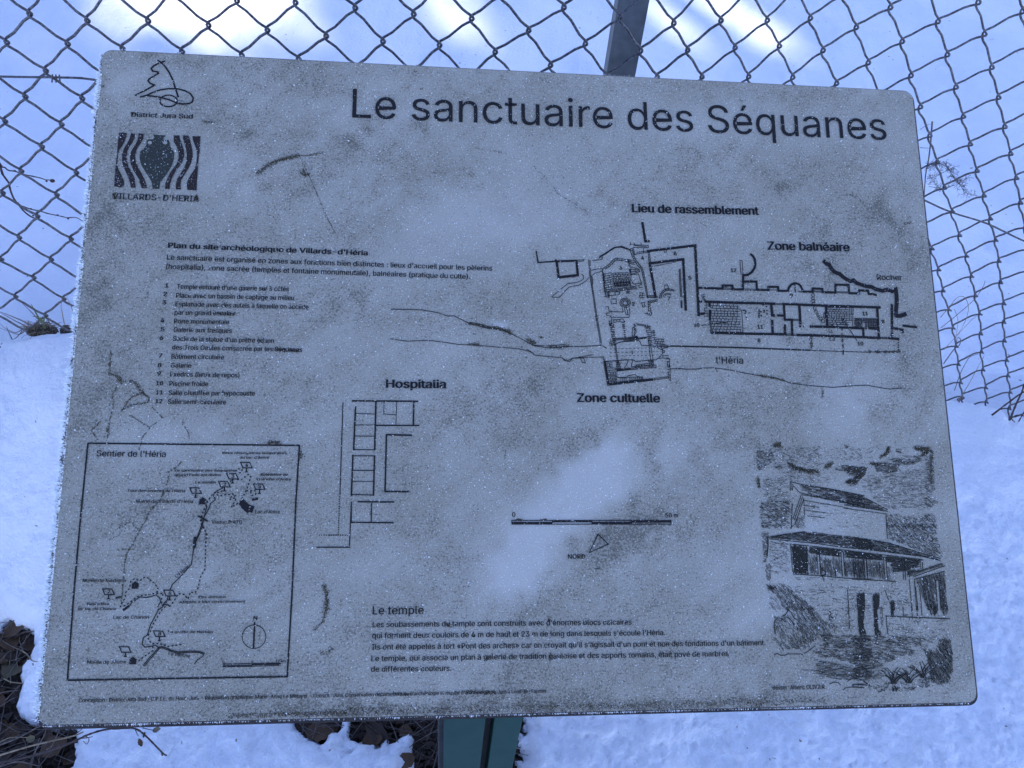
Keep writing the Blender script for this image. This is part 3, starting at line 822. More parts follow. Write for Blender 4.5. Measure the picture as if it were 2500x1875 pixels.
["site_plan",0.45,0,0.0,[6117,2685,6125,2727]],
["site_plan",0.45,0,0.0,[6137,2683,6146,2726]],
["site_plan",0.45,0,0.0,[6158,2681,6166,2724]],
["site_plan",0.45,0,0.0,[6179,2679,6187,2723]],
["site_plan",0.45,0,0.0,[6199,2676,6208,2721]],
["site_plan",0.45,0,0.0,[6309,2808,6324,2809,6338,2810,6353,2811,6368,2812]],
["site_plan",0.45,0,0.0,[6310,2841,6325,2841,6340,2840,6354,2840,6369,2839]],
["site_plan",0.45,0,0.0,[6311,2873,6326,2872,6341,2870,6356,2869,6370,2867]],
["site_plan",0.45,0,0.0,[6315,2809,6317,2841]],
["site_plan",0.45,0,0.0,[6345,2811,6346,2840]],
["site_plan",0.45,0,0.0,[6310,2841,6312,2873]],
["site_plan",0.45,0,0.0,[6340,2840,6341,2870]],
["site_plan",0.45,0,0.0,[6329,2933,6342,2930,6356,2927,6370,2924,6383,2921]],
["site_plan",0.45,0,0.0,[6337,2982,6350,2980,6364,2977,6378,2974,6391,2971]],
["site_plan",0.45,0,0.0,[6335,2931,6343,2981]],
["site_plan",0.45,0,0.0,[6362,2926,6370,2975]],
["site_plan",0.55,1,0.0,[6199,2936,6196,2952,6188,2967,6176,2980,6160,2989,6143,2994,6125,2995,6107,2991,6093,2982,6081,2970,6074,2955,6072,2939,6075,2923,6083,2908,6095,2895,6111,2886,6128,2881,6146,2880,6164,2884,6178,2893,6190,2905,6197,2920]],
["site_plan",0.5,1,0.0,[6182,2936,6180,2948,6174,2959,6165,2968,6154,2975,6141,2979,6127,2979,6115,2976,6104,2970,6095,2961,6090,2950,6089,2939,6091,2927,6097,2916,6106,2907,6117,2900,6130,2896,6143,2896,6156,2899,6167,2905,6176,2914,6181,2925]],
["site_plan",0.55,1,0.0,[6165,2939,6163,2946,6160,2953,6154,2959,6147,2964,6139,2966,6130,2966,6122,2964,6116,2960,6110,2955,6107,2948,6106,2940,6108,2933,6111,2926,6117,2920,6124,2915,6132,2913,6140,2913,6148,2915,6155,2919,6160,2924,6164,2931]],
["site_plan",0.49,1,0.0,[5964,2899,6028,2891,6031,2945,5970,2957]],
["site_plan",0.49,0,0.0,[5899,2993,5933,2987,5941,3048,6106,3050,6102,3003]],
["site_plan",0.49,0,0.0,[5940,3066,5901,3067,5906,3092,5954,3100,5958,3115,6176,3115,6188,3050,6180,2991]],
["site_plan",0.49,0,0.0,[6122,3002,6139,3076,6165,3081,6151,2997]],
["site_plan",0.44,0,0.0,[5938,3199,5952,3199,5966,3199,5980,3198,5993,3198]],
["site_plan",0.44,0,0.0,[5941,3220,5955,3220,5968,3220,5982,3219,5995,3219]],
["site_plan",0.44,0,0.0,[5945,3241,5958,3241,5971,3241,5984,3240,5997,3240]],
["site_plan",0.44,0,0.0,[5948,3262,5960,3262,5973,3262,5986,3261,5999,3261]],
["site_plan",0.44,0,0.0,[5951,3283,5963,3283,5976,3283,5988,3282,6000,3282]],
["site_plan",0.44,0,0.0,[5954,3304,5966,3304,5978,3304,5990,3303,6002,3303]],
["site_plan",0.44,0,0.0,[5957,3325,5969,3325,5981,3325,5992,3324,6004,3324]],
["site_plan",0.44,0,0.0,[5961,3346,5972,3346,5983,3345,5994,3345,6005,3345]],
["site_plan",0.44,0,0.0,[5964,3367,5975,3367,5985,3366,5996,3366,6007,3366]],
["site_plan",0.44,0,0.0,[5948,3199,5951,3220]],
["site_plan",0.44,0,0.0,[5967,3198,5969,3220]],
["site_plan",0.44,0,0.0,[5985,3198,5987,3219]],
["site_plan",0.44,0,0.0,[5971,3219,5974,3241]],
["site_plan",0.44,0,0.0,[5989,3219,5991,3240]],
["site_plan",0.44,0,0.0,[5962,3241,5965,3262]],
["site_plan",0.44,0,0.0,[5953,3262,5956,3283]],
["site_plan",0.44,0,0.0,[5957,3283,5960,3304]],
["site_plan",0.44,0,0.0,[5973,3283,5976,3304]],
["site_plan",0.44,0,0.0,[5990,3282,5992,3303]],
["site_plan",0.44,0,0.0,[5984,3303,5987,3324]],
["site_plan",0.44,0,0.0,[5965,3325,5968,3346]],
["site_plan",0.44,0,0.0,[5988,3324,5990,3345]],
["site_plan",0.44,0,0.0,[5964,3346,5967,3367]],
["site_plan",0.44,0,0.0,[5930,3162,5940,3162,5950,3161,5960,3161,5970,3161]],
["site_plan",0.44,0,0.0,[5931,3187,5941,3187,5951,3186,5961,3186,5971,3186]],
["site_plan",0.44,0,0.0,[5932,3212,5942,3212,5952,3211,5962,3211,5972,3211]],
["site_plan",0.44,0,0.0,[5943,3161,5944,3186]],
["site_plan",0.44,0,0.0,[5938,3187,5939,3212]],
["site_plan",0.44,0,0.0,[5958,3186,5959,3211]],
["site_plan",0.44,0,0.0,[5983,3148,6001,3147,6020,3146,6038,3144,6057,3143]],
["site_plan",0.44,0,0.0,[5985,3179,6003,3176,6022,3172,6041,3169,6059,3165]],
["site_plan",0.44,0,0.0,[5990,3148,5992,3178]],
["site_plan",0.44,0,0.0,[6027,3145,6029,3171]],
["site_plan",0.49,1,0.0,[6057,3143,6100,3133,6124,3167,6080,3174]],
["site_plan",0.44,0,0.0,[6090,3174,6097,3174,6105,3174,6113,3173,6121,3173]],
["site_plan",0.44,0,0.0,[6092,3198,6100,3198,6107,3198,6115,3198,6122,3198]],
["site_plan",0.44,0,0.0,[6095,3223,6102,3223,6109,3223,6116,3222,6123,3222]],
["site_plan",0.44,0,0.0,[6098,3247,6105,3247,6111,3247,6118,3247,6125,3247]],
["site_plan",0.44,0,0.0,[6101,3272,6107,3272,6113,3272,6120,3272,6126,3271]],
["site_plan",0.44,0,0.0,[6103,3296,6109,3296,6115,3296,6122,3296,6128,3296]],
["site_plan",0.44,0,0.0,[6106,3321,6112,3321,6118,3321,6123,3320,6129,3320]],
["site_plan",0.44,0,0.0,[6109,3345,6114,3345,6120,3345,6125,3345,6130,3345]],
["site_plan",0.44,0,0.0,[6096,3198,6099,3223]],
["site_plan",0.44,0,0.0,[6111,3198,6113,3223]],
["site_plan",0.44,0,0.0,[6097,3223,6100,3247]],
["site_plan",0.44,0,0.0,[6111,3223,6113,3247]],
["site_plan",0.44,0,0.0,[6118,3272,6120,3296]],
["site_plan",0.44,0,0.0,[6117,3321,6119,3345]],
["site_plan",0.49,0,0.0,[5968,3123,5969,3198]],
["site_plan",0.44,0,0.0,[6228,3193,6234,3193,6240,3192,6246,3192,6253,3192]],
["site_plan",0.44,0,0.0,[6227,3229,6234,3225,6241,3221,6248,3218,6254,3214]],
["site_plan",0.44,0,0.0,[6227,3265,6234,3258,6241,3250,6249,3243,6256,3236]],
["site_plan",0.44,0,0.0,[6227,3301,6234,3290,6242,3279,6250,3269,6257,3258]],
["site_plan",0.44,0,0.0,[6226,3337,6234,3322,6242,3308,6251,3294,6259,3280]],
["site_plan",0.44,0,0.0,[6232,3193,6232,3227]],
["site_plan",0.44,0,0.0,[6244,3192,6245,3219]],
["site_plan",0.44,0,0.0,[6232,3227,6231,3260]],
["site_plan",0.44,0,0.0,[6243,3249,6244,3277]],
["site_plan",0.44,0,0.0,[6230,3296,6230,3330]],
["site_plan",0.49,0,0.0,[6230,3237,6211,3237,6204,3337,6266,3336]],
["site_plan",0.49,0,0.0,[6262,3186,6370,3202]],
["site_plan",0.49,0,0.0,[6262,3201,6366,3215]],
["site_plan",0.44,0,0.0,[6366,3215,6383,3214,6399,3214,6415,3214,6432,3213]],
["site_plan",0.44,0,0.0,[6370,3239,6386,3239,6401,3238,6417,3238,6433,3238]],
["site_plan",0.44,0,0.0,[6374,3263,6389,3263,6404,3263,6419,3262,6434,3262]],
["site_plan",0.44,0,0.0,[6378,3288,6392,3287,6406,3287,6421,3287,6435,3286]],
["site_plan",0.44,0,0.0,[6382,3312,6395,3312,6409,3311,6423,3311,6436,3311]],
["site_plan",0.44,0,0.0,[6386,3336,6399,3336,6412,3336,6424,3335,6437,3335]],
["site_plan",0.44,0,0.0,[6390,3360,6402,3360,6414,3360,6426,3360,6438,3359]],
["site_plan",0.44,0,0.0,[6394,3384,6405,3384,6417,3384,6428,3384,6439,3384]],
["site_plan",0.44,0,0.0,[6398,3409,6408,3408,6419,3408,6430,3408,6441,3408]],
["site_plan",0.44,0,0.0,[6401,3433,6411,3433,6422,3432,6432,3432,6442,3432]],
["site_plan",0.44,0,0.0,[6386,3214,6389,3239]],
["site_plan",0.44,0,0.0,[6417,3238,6419,3262]],
["site_plan",0.44,0,0.0,[6375,3263,6379,3288]],
["site_plan",0.44,0,0.0,[6404,3287,6407,3311]],
["site_plan",0.44,0,0.0,[6404,3311,6407,3336]],
["site_plan",0.44,0,0.0,[6390,3336,6394,3360]],
["site_plan",0.44,0,0.0,[6407,3336,6410,3360]],
["site_plan",0.44,0,0.0,[6424,3335,6426,3360]],
["site_plan",0.44,0,0.0,[6391,3360,6395,3384]],
["site_plan",0.44,0,0.0,[6407,3360,6410,3384]],
["site_plan",0.44,0,0.0,[6398,3384,6402,3409]],
["site_plan",0.44,0,0.0,[6413,3384,6416,3408]],
["site_plan",0.44,0,0.0,[6428,3384,6430,3408]],
["site_plan",0.44,0,0.0,[6400,3409,6404,3433]],
["site_plan",0.44,0,0.0,[6429,3270,6440,3268,6451,3266,6462,3264,6473,3263]],
["site_plan",0.44,0,0.0,[6433,3298,6445,3296,6456,3294,6468,3293,6480,3291]],
["site_plan",0.44,0,0.0,[6436,3326,6449,3324,6461,3322,6474,3321,6486,3319]],
["site_plan",0.44,0,0.0,[6440,3354,6453,3352,6466,3350,6480,3349,6493,3347]],
["site_plan",0.44,0,0.0,[6444,3382,6458,3380,6472,3378,6486,3377,6500,3375]],
["site_plan",0.44,0,0.0,[6440,3268,6444,3296]],
["site_plan",0.44,0,0.0,[6454,3266,6460,3294]],
["site_plan",0.44,0,0.0,[6469,3263,6475,3291]],
["site_plan",0.44,0,0.0,[6462,3293,6467,3322]],
["site_plan",0.44,0,0.0,[6466,3322,6471,3350]],
["site_plan",0.44,0,0.0,[6467,3350,6472,3378]],
["site_plan",0.44,0,0.0,[6494,3369,6517,3368,6540,3368,6563,3367,6587,3367]],
["site_plan",0.44,0,0.0,[6474,3394,6503,3395,6531,3396,6560,3397,6588,3398]],
["site_plan",0.44,0,0.0,[6454,3419,6488,3422,6522,3424,6556,3427,6590,3429]],
["site_plan",0.44,0,0.0,[6501,3368,6483,3394]],
["site_plan",0.44,0,0.0,[6519,3368,6506,3395]],
["site_plan",0.44,0,0.0,[6557,3367,6551,3397]],
["site_plan",0.44,0,0.0,[6575,3367,6574,3397]],
["site_plan",0.44,0,0.0,[6483,3394,6465,3420]],
["site_plan",0.44,0,0.0,[6511,3395,6498,3422]],
["site_plan",0.44,0,0.0,[6540,3396,6532,3425]],
["site_plan",0.44,0,0.0,[6568,3397,6566,3427]],
["site_plan",0.44,0,0.0,[6013,3369,6078,3362,6142,3355,6207,3349,6272,3342]],
["site_plan",0.44,0,0.0,[6013,3380,6078,3372,6143,3365,6208,3357,6273,3350]],
["site_plan",0.44,0,0.0,[6012,3391,6078,3382,6143,3374,6209,3366,6275,3357]],
["site_plan",0.44,0,0.0,[6051,3365,6051,3375]],
["site_plan",0.44,0,0.0,[6116,3358,6116,3368]],
["site_plan",0.44,0,0.0,[6181,3351,6182,3360]],
["site_plan",0.44,0,0.0,[6246,3345,6247,3353]],
["site_plan",0.44,0,0.0,[6073,3373,6073,3383]],
["site_plan",0.44,0,0.0,[6125,3367,6126,3376]],
["site_plan",0.44,0,0.0,[6178,3361,6178,3370]],
["site_plan",0.44,0,0.0,[6230,3355,6231,3363]],
["site_plan",0.44,0,0.0,[6086,3383,6159,3374,6231,3365,6304,3355,6377,3346]],
["site_plan",0.44,0,0.0,[6086,3395,6158,3385,6231,3374,6304,3363,6377,3352]],
["site_plan",0.44,0,0.0,[6085,3408,6158,3396,6231,3383,6303,3371,6376,3358]],
["site_plan",0.44,0,0.0,[6089,3383,6088,3395]],
["site_plan",0.44,0,0.0,[6130,3377,6130,3389]],
["site_plan",0.44,0,0.0,[6213,3367,6213,3377]],
["site_plan",0.44,0,0.0,[6255,3362,6254,3370]],
["site_plan",0.44,0,0.0,[6111,3392,6111,3404]],
["site_plan",0.44,0,0.0,[6208,3377,6207,3387]],
["site_plan",0.44,0,0.0,[6256,3370,6256,3379]],
["site_plan",0.44,0,0.0,[6305,3363,6305,3371]],
["site_plan",0.44,0,0.0,[6353,3356,6353,3362]],
["site_plan",0.44,0,0.0,[5967,3379,5977,3377,5987,3376,5997,3374,6007,3372]],
["site_plan",0.44,0,0.0,[5972,3400,5982,3398,5991,3396,6001,3395,6010,3393]],
["site_plan",0.44,0,0.0,[5978,3420,5987,3419,5996,3417,6005,3415,6014,3413]],
["site_plan",0.44,0,0.0,[5983,3441,5992,3439,6000,3437,6009,3436,6017,3434]],
["site_plan",0.44,0,0.0,[5975,3378,5980,3398]],
["site_plan",0.44,0,0.0,[5989,3375,5993,3396]],
["site_plan",0.44,0,0.0,[6002,3373,6006,3394]],
["site_plan",0.44,0,0.0,[5973,3400,5978,3420]],
["site_plan",0.44,0,0.0,[5991,3418,5996,3438]],
["site_plan",0.63,0,0.0,[5986,3453,6036,3421,6085,3408,6283,3392,6301,3410,6312,3447,6398,3448,6490,3456,6626,3456]],
["site_plan",0.64,0,0.0,[6626,3466,6576,3473,6560,3492,6558,3542,6516,3586,6478,3617,6391,3622,6243,3643,6207,3622,6115,3624,6029,3634,5883,3646]],
["site_plan",0.49,0,0.0,[6475,3441,6608,3438,6632,3459]],
["site_plan",0.49,0,0.0,[6484,3444,6514,3480,6550,3495]],
["site_plan",0.49,0,0.0,[6546,3449,6557,3492]],
["site_plan",0.49,0,0.0,[6559,3507,6584,3507,6583,3529,6561,3529]],
["site_plan",0.34,0,2.43,[5936,3497,6545,3470]],
["site_plan",0.34,0,2.42,[5934,3541,6543,3514]],
["site_plan",0.34,0,2.42,[5933,3584,6542,3557]],
["site_plan",0.44,0,0.0,[5988,3391,6022,3681]],
["site_plan",0.44,0,0.0,[6000,3391,6034,3680]],
["site_plan",0.44,0,0.0,[6394,3383,6420,3674]],
["site_plan",0.44,0,0.0,[6416,3383,6448,3673]],
["site_plan",0.49,0,0.0,[6509,3598,6627,3593]],
["site_plan",0.49,0,0.0,[6547,3567,6628,3565]],
["site_plan",0.49,0,0.0,[6560,3566,6562,3594]],
["site_plan",2.41,0,0.0,[5869,3649,5907,3916,6444,3849]],
["site_plan",2.17,0,0.0,[6014,3749,6170,3730]],
["site_plan",0.43,0,0.0,[5880,3649,5900,3647,5921,3644,5941,3641,5962,3639]],
["site_plan",0.43,0,0.0,[5883,3668,5903,3666,5923,3663,5943,3661,5963,3659]],
["site_plan",0.43,0,0.0,[5886,3687,5906,3685,5925,3683,5944,3681,5964,3679]],
["site_plan",0.43,0,0.0,[5889,3707,5908,3705,5927,3703,5946,3700,5965,3698]],
["site_plan",0.43,0,0.0,[5893,3726,5911,3724,5929,3722,5948,3720,5966,3718]],
["site_plan",0.43,0,0.0,[5895,3647,5898,3667]],
["site_plan",0.43,0,0.0,[5927,3663,5929,3683]],
["site_plan",0.43,0,0.0,[5891,3687,5894,3706]],
["site_plan",0.43,0,0.0,[5930,3682,5932,3702]],
["site_plan",0.43,0,0.0,[5896,3706,5899,3725]],
["site_plan",0.43,0,0.0,[5934,3702,5936,3721]],
["site_plan",0.43,0,0.0,[5893,3726,5922,3724,5952,3723,5982,3722,6011,3721]],
["site_plan",0.43,0,0.0,[5896,3750,5926,3749,5955,3747,5985,3746,6015,3744]],
["site_plan",0.43,0,0.0,[5899,3774,5929,3773,5959,3771,5988,3769,6018,3767]],
["site_plan",0.43,0,0.0,[5903,3799,5932,3797,5962,3795,5992,3793,6021,3791]],
["site_plan",0.43,0,0.0,[5996,3721,5999,3745]],
["site_plan",0.43,0,0.0,[5920,3749,5923,3773]],
["site_plan",0.43,0,0.0,[5937,3772,5940,3796]],
["site_plan",0.43,0,0.0,[5967,3771,5970,3794]],
["site_plan",0.43,0,0.0,[5996,3769,6000,3792]],
["site_plan",0.44,0,0.0,[5999,3632,6011,3633,6023,3635,6035,3636,6048,3637]],
["site_plan",0.44,0,0.0,[6001,3656,6014,3657,6026,3658,6039,3658,6051,3659]],
["site_plan",0.44,0,0.0,[6003,3681,6016,3681,6029,3680,6042,3680,6055,3680]],
["site_plan",0.43,0,0.0,[6006,3705,6019,3704,6032,3703,6046,3702,6059,3701]],
["site_plan",0.43,0,0.0,[6008,3730,6022,3728,6036,3726,6049,3725,6063,3723]],
["site_plan",0.44,0,0.0,[6001,3632,6003,3656]],
["site_plan",0.44,0,0.0,[6017,3634,6020,3657]],
["site_plan",0.44,0,0.0,[6033,3636,6037,3658]],
["site_plan",0.44,0,0.0,[6013,3657,6016,3681]],
["site_plan",0.44,0,0.0,[6030,3658,6033,3680]],
["site_plan",0.44,0,0.0,[6047,3658,6051,3680]],
["site_plan",0.44,0,0.0,[6008,3681,6010,3705]],
["site_plan",0.44,0,0.0,[6025,3681,6028,3704]],
["site_plan",0.44,0,0.0,[6042,3680,6046,3702]],
["site_plan",0.43,0,0.0,[6015,3705,6017,3729]],
["site_plan",0.43,0,0.0,[6033,3703,6036,3726]],
["site_plan",0.44,0,0.0,[6050,3702,6054,3724]],
["site_plan",0.43,0,0.0,[5908,3811,5933,3811,5957,3810,5981,3810,6006,3809]],
["site_plan",0.43,0,0.0,[5910,3829,5935,3828,5959,3827,5983,3826,6008,3825]],
["site_plan",0.43,0,0.0,[5912,3847,5937,3846,5961,3844,5985,3843,6010,3841]],
["site_plan",0.43,0,0.0,[5914,3866,5938,3863,5963,3861,5987,3859,6011,3857]],
["site_plan",0.43,0,0.0,[5916,3884,5940,3881,5965,3878,5989,3876,6013,3873]],
["site_plan",0.43,0,0.0,[5918,3902,5942,3899,5967,3895,5991,3892,6015,3889]],
["site_plan",0.43,0,0.0,[5940,3810,5942,3828]],
["site_plan",0.43,0,0.0,[5988,3810,5990,3826]],
["site_plan",0.43,0,0.0,[5927,3829,5929,3846]],
["site_plan",0.43,0,0.0,[5953,3845,5954,3862]],
["site_plan",0.43,0,0.0,[6001,3842,6003,3858]],
["site_plan",0.43,0,0.0,[5940,3863,5942,3881]],
["site_plan",0.43,0,0.0,[5964,3861,5966,3878]],
["site_plan",0.43,0,0.0,[5989,3859,5991,3875]],
["site_plan",0.43,0,0.0,[5940,3881,5942,3899]],
["site_plan",0.43,0,0.0,[5973,3877,5975,3894]],
["site_plan",0.43,0,0.0,[6005,3874,6007,3890]],
["site_plan",0.43,0,0.0,[6017,3834,6092,3831,6166,3828,6241,3826,6316,3823]],
["site_plan",0.43,0,0.0,[6018,3888,6092,3878,6167,3868,6241,3858,6315,3847]],
["site_plan",0.43,0,0.0,[6046,3833,6047,3884]],
["site_plan",0.43,0,0.0,[6069,3832,6070,3881]],
["site_plan",0.43,0,0.0,[6092,3831,6093,3878]],
["site_plan",0.43,0,0.0,[6115,3830,6116,3875]],
["site_plan",0.43,0,0.0,[6161,3829,6161,3869]],
["site_plan",0.43,0,0.0,[6184,3828,6184,3866]],
["site_plan",0.43,0,0.0,[6207,3827,6207,3862]],
["site_plan",0.43,0,0.0,[6230,3826,6230,3859]],
["site_plan",0.43,0,0.0,[6253,3825,6253,3856]],
["site_plan",0.44,0,0.0,[6276,3824,6276,3853]],
["site_plan",0.44,0,0.0,[6299,3824,6299,3850]],
["site_plan",0.48,0,0.0,[5999,3813,6023,3834,6108,3838,6146,3810,6182,3804,6220,3791,6249,3818,6298,3823,6318,3844]],
["site_plan",0.44,0,0.0,[6180,3703,6255,3697,6330,3691,6406,3685,6481,3679]],
["site_plan",0.44,0,0.0,[6179,3721,6254,3714,6330,3707,6405,3700,6481,3693]],
["site_plan",0.44,0,0.0,[6179,3739,6254,3731,6329,3723,6405,3715,6480,3707]],
["site_plan",0.44,0,0.0,[6225,3699,6224,3717]],
["site_plan",0.44,0,0.0,[6268,3696,6267,3713]],
["site_plan",0.44,0,0.0,[6311,3692,6310,3709]],
["site_plan",0.44,0,0.0,[6397,3686,6396,3701]],
["site_plan",0.44,0,0.0,[6440,3682,6439,3697]],
["site_plan",0.44,0,0.0,[6204,3719,6204,3737]],
["site_plan",0.44,0,0.0,[6247,3715,6247,3732]],
["site_plan",0.44,0,0.0,[6290,3711,6290,3727]],
["site_plan",0.44,0,0.0,[6333,3707,6333,3723]],
["site_plan",0.44,0,0.0,[6376,3703,6376,3718]],
["site_plan",0.44,0,0.0,[6420,3699,6419,3713]],
["site_plan",0.44,0,0.0,[6463,3695,6462,3709]],
["site_plan",0.44,0,0.0,[6229,3683,6268,3678,6306,3673,6345,3667,6383,3662]],
["site_plan",0.44,0,0.0,[6229,3708,6267,3701,6306,3694,6344,3687,6383,3681]],
["site_plan",0.44,0,0.0,[6244,3681,6244,3705]],
["site_plan",0.44,0,0.0,[6275,3677,6274,3700]],
["site_plan",0.44,0,0.0,[6306,3673,6305,3694]],
["site_plan",0.44,0,0.0,[6337,3669,6336,3689]],
["site_plan",0.44,0,0.0,[6385,3625,6400,3624,6416,3623,6431,3622,6447,3621]],
["site_plan",0.44,0,0.0,[6386,3643,6402,3642,6417,3641,6433,3639,6448,3638]],
["site_plan",0.44,0,0.0,[6388,3660,6403,3659,6418,3658,6434,3657,6449,3656]],
["site_plan",0.44,0,0.0,[6389,3677,6404,3676,6420,3675,6435,3674,6451,3673]],
["site_plan",0.44,0,0.0,[6390,3625,6391,3642]],
["site_plan",0.44,0,0.0,[6421,3623,6422,3640]],
["site_plan",0.44,0,0.0,[6436,3622,6438,3639]],
["site_plan",0.44,0,0.0,[6401,3642,6403,3659]],
["site_plan",0.44,0,0.0,[6432,3640,6433,3657]],
["site_plan",0.44,0,0.0,[6399,3659,6401,3677]],
["site_plan",0.44,0,0.0,[6420,3658,6421,3675]],
["site_plan",0.44,0,0.0,[6440,3656,6442,3674]],
["site_plan",0.49,0,0.0,[6146,3626,6138,3666,6100,3719]],
["site_plan",0.49,0,0.0,[6201,3625,6183,3696]],
["site_plan",0.44,0,0.0,[6601,3603,6611,3603,6620,3602,6629,3602,6639,3602]],
["site_plan",0.44,0,0.0,[6603,3635,6612,3634,6620,3634,6629,3634,6638,3634]],
["site_plan",0.44,0,0.0,[6604,3666,6612,3666,6621,3666,6629,3666,6638,3666]],
["site_plan",0.44,0,0.0,[6605,3698,6613,3698,6621,3698,6629,3698,6637,3698]],
["site_plan",0.44,0,0.0,[6607,3730,6614,3730,6622,3730,6629,3729,6637,3729]],
["site_plan",0.44,0,0.0,[6608,3761,6615,3761,6622,3761,6629,3761,6636,3761]],
["site_plan",0.44,0,0.0,[6609,3793,6616,3793,6622,3793,6629,3793,6636,3793]],
["site_plan",0.44,0,0.0,[6611,3825,6617,3824,6623,3824,6629,3824,6635,3824]],
["site_plan",0.44,0,0.0,[6614,3634,6615,3666]],
["site_plan",0.44,0,0.0,[6615,3666,6616,3698]],
["site_plan",0.44,0,0.0,[6632,3666,6631,3698]],
["site_plan",0.44,0,0.0,[6613,3698,6614,3730]],
["site_plan",0.44,0,0.0,[6618,3761,6618,3793]],
["site_plan",0.44,0,0.0,[6620,3793,6621,3824]],
["site_plan",0.48,0,0.0,[6447,3839,6611,3815]],
["site_plan",0.48,0,0.0,[6447,3855,6610,3831]],
["site_plan",0.49,0,0.0,[6613,3831,6640,3867,6640,3713,6633,3590]],
["site_plan",0.49,0,0.0,[6640,3723,6726,3715,6857,3722]],
["site_plan",0.57,0,0.0,[3414,3080,3772,3079,3952,3109,4061,3147,4133,3142,4224,3187,4314,3228,4496,3274,4678,3289,4796,3343,4905,3397,4987,3442,5060,3478,5225,3499,5446,3480,5668,3470,5844,3457,5899,3490]],
["site_plan",0.51,0,0.0,[3413,3427,3599,3451,3849,3437,4010,3452,4171,3477,4424,3485,4677,3504,4859,3514,4968,3536,5023,3553,5059,3586,5223,3602,5370,3609,5424,3649,5489,3620,5591,3599,5739,3568]],
["site_plan",0.48,0,0.0,[4968,3517,5041,3562,5040,3581]],
["site_plan",0.48,0,0.0,[5370,3609,5406,3645,5461,3657,5498,3614,5627,3612,5645,3667,5608,3664,5590,3612]],
["site_plan",0.48,0,0.0,[5489,3614,5664,3603,5868,3594]],
["site_plan",0.43,0,0.0,[5042,3469,5225,3475,5409,3453,5446,3480]],
["site_plan",0.48,0,0.0,[4314,3213,4460,3238,4605,3282]],
["site_plan",1.28,0,0.0,[6632,3450,6723,3448]],
["site_plan",1.28,0,0.0,[6723,3448,7486,3451,8357,3467]],
["site_plan",0.45,0,0.0,[8357,3467,8651,3473,9045,3479,9485,3456]],
["site_plan",0.4,0,3.03,[8396,3472,9483,3477]],
["site_plan",0.54,0,0.0,[6711,3721,6937,3721,7052,3705,7166,3700,7336,3720,7525,3755,7695,3784,7886,3806,8075,3865,8228,3886,8362,3899,8595,3913,8811,3893,9008,3879,9202,3910,9300,3924,9460,3907]],
["site_plan",0.49,0,0.0,[7179,3700,7205,3750]],
["site_plan",2.56,0,0.0,[7013,2200,7014,2536,7015,2908,7012,3068]],
["site_plan",2.25,0,0.0,[7012,3047,7081,3046]],
["site_plan",2.32,0,0.0,[7024,2728,7071,2729]],
["site_plan",2.33,0,0.0,[7105,2731,7323,2731,7328,2693,7447,2690,7447,2736,7574,2735,7589,2557,7645,2551,7697,2516,7733,2465,7749,2414,7745,2346,7723,2309,7699,2289]],
["site_plan",2.25,0,0.0,[7594,2636,7748,2632,7748,2734,7890,2735,7893,2693,8013,2692,8014,2740,8135,2739,8146,2697,8178,2662,8221,2640,8263,2643,8294,2667,8316,2717,8326,2742,8439,2741,8445,2701,8478,2700]],
["site_plan",0.51,0,0.0,[7558,2373,7563,2549]],
["site_plan",0.51,0,0.0,[7586,2372,7589,2549]],
["site_plan",0.51,0,0.0,[7558,2373,7588,2372]],
["site_plan",0.51,0,0.0,[7072,2729,7105,2728]],
["site_plan",0.46,0,0.0,[7339,2722,7441,2724]],
["site_plan",0.46,0,0.0,[7597,2728,7733,2728]],
["site_plan",0.46,0,0.0,[7596,2743,7732,2743]],
["site_plan",0.46,0,0.0,[7903,2732,8002,2732]],
["site_plan",0.46,0,0.0,[7338,2739,7440,2739]],
["site_plan",0.46,0,0.0,[8147,2738,8180,2739]],
["site_plan",0.46,0,0.0,[8256,2736,8306,2738]],
["site_plan",0.46,0,0.0,[8255,2748,8305,2751]],
["site_plan",0.46,0,0.0,[7953,2900,8053,2901]],
["site_plan",0.46,0,0.0,[7952,2914,8052,2916]],
["site_plan",0.45,0,0.0,[8072,3273,8208,3271]],
["site_plan",0.45,0,0.0,[8070,3290,8206,3289]],
["site_plan",0.46,0,0.0,[8167,3091,8242,3091]],
["site_plan",0.46,0,0.0,[8166,3105,8241,3105]],
["site_plan",1.03,0,0.0,[8224,2661,8225,2753]],
["site_plan",0.5,1,0.0,[7064,2820,7101,2811,7104,2832,7079,2836,7106,2877,7081,2878]],
["site_plan",2.31,0,0.0,[7023,2898,7060,2897]],
["site_plan",2.52,0,0.0,[7100,2898,7435,2902,7953,2903]],
["site_plan",2.35,0,0.0,[8056,2905,8260,2906,8462,2910]],
["site_plan",2.32,0,0.0,[7155,2905,7152,2962]],
["site_plan",2.51,0,0.0,[7154,3003,7147,3118]],
["site_plan",0.5,0,0.0,[7144,3118,7149,3280]],
["site_plan",0.5,0,0.0,[7156,3118,7162,3272]],
["site_plan",0.45,0,0.0,[7092,2910,7101,2910,7110,2910,7119,2910,7128,2909]],
["site_plan",0.45,0,0.0,[7089,2944,7099,2944,7109,2944,7118,2943,7128,2943]],
["site_plan",0.45,0,0.0,[7087,2978,7097,2977,7107,2977,7118,2977,7128,2977]],
["site_plan",0.45,0,0.0,[7084,3011,7095,3011,7106,3011,7117,3011,7128,3010]],
["site_plan",0.45,0,0.0,[7082,3045,7093,3045,7105,3044,7116,3044,7128,3044]],
["site_plan",0.45,0,0.0,[7079,3078,7091,3078,7103,3078,7116,3078,7128,3077]],
["site_plan",0.45,0,0.0,[7117,2910,7116,2943]],
["site_plan",0.45,0,0.0,[7111,2943,7110,2977]],
["site_plan",0.45,0,0.0,[7089,2978,7087,3011]],
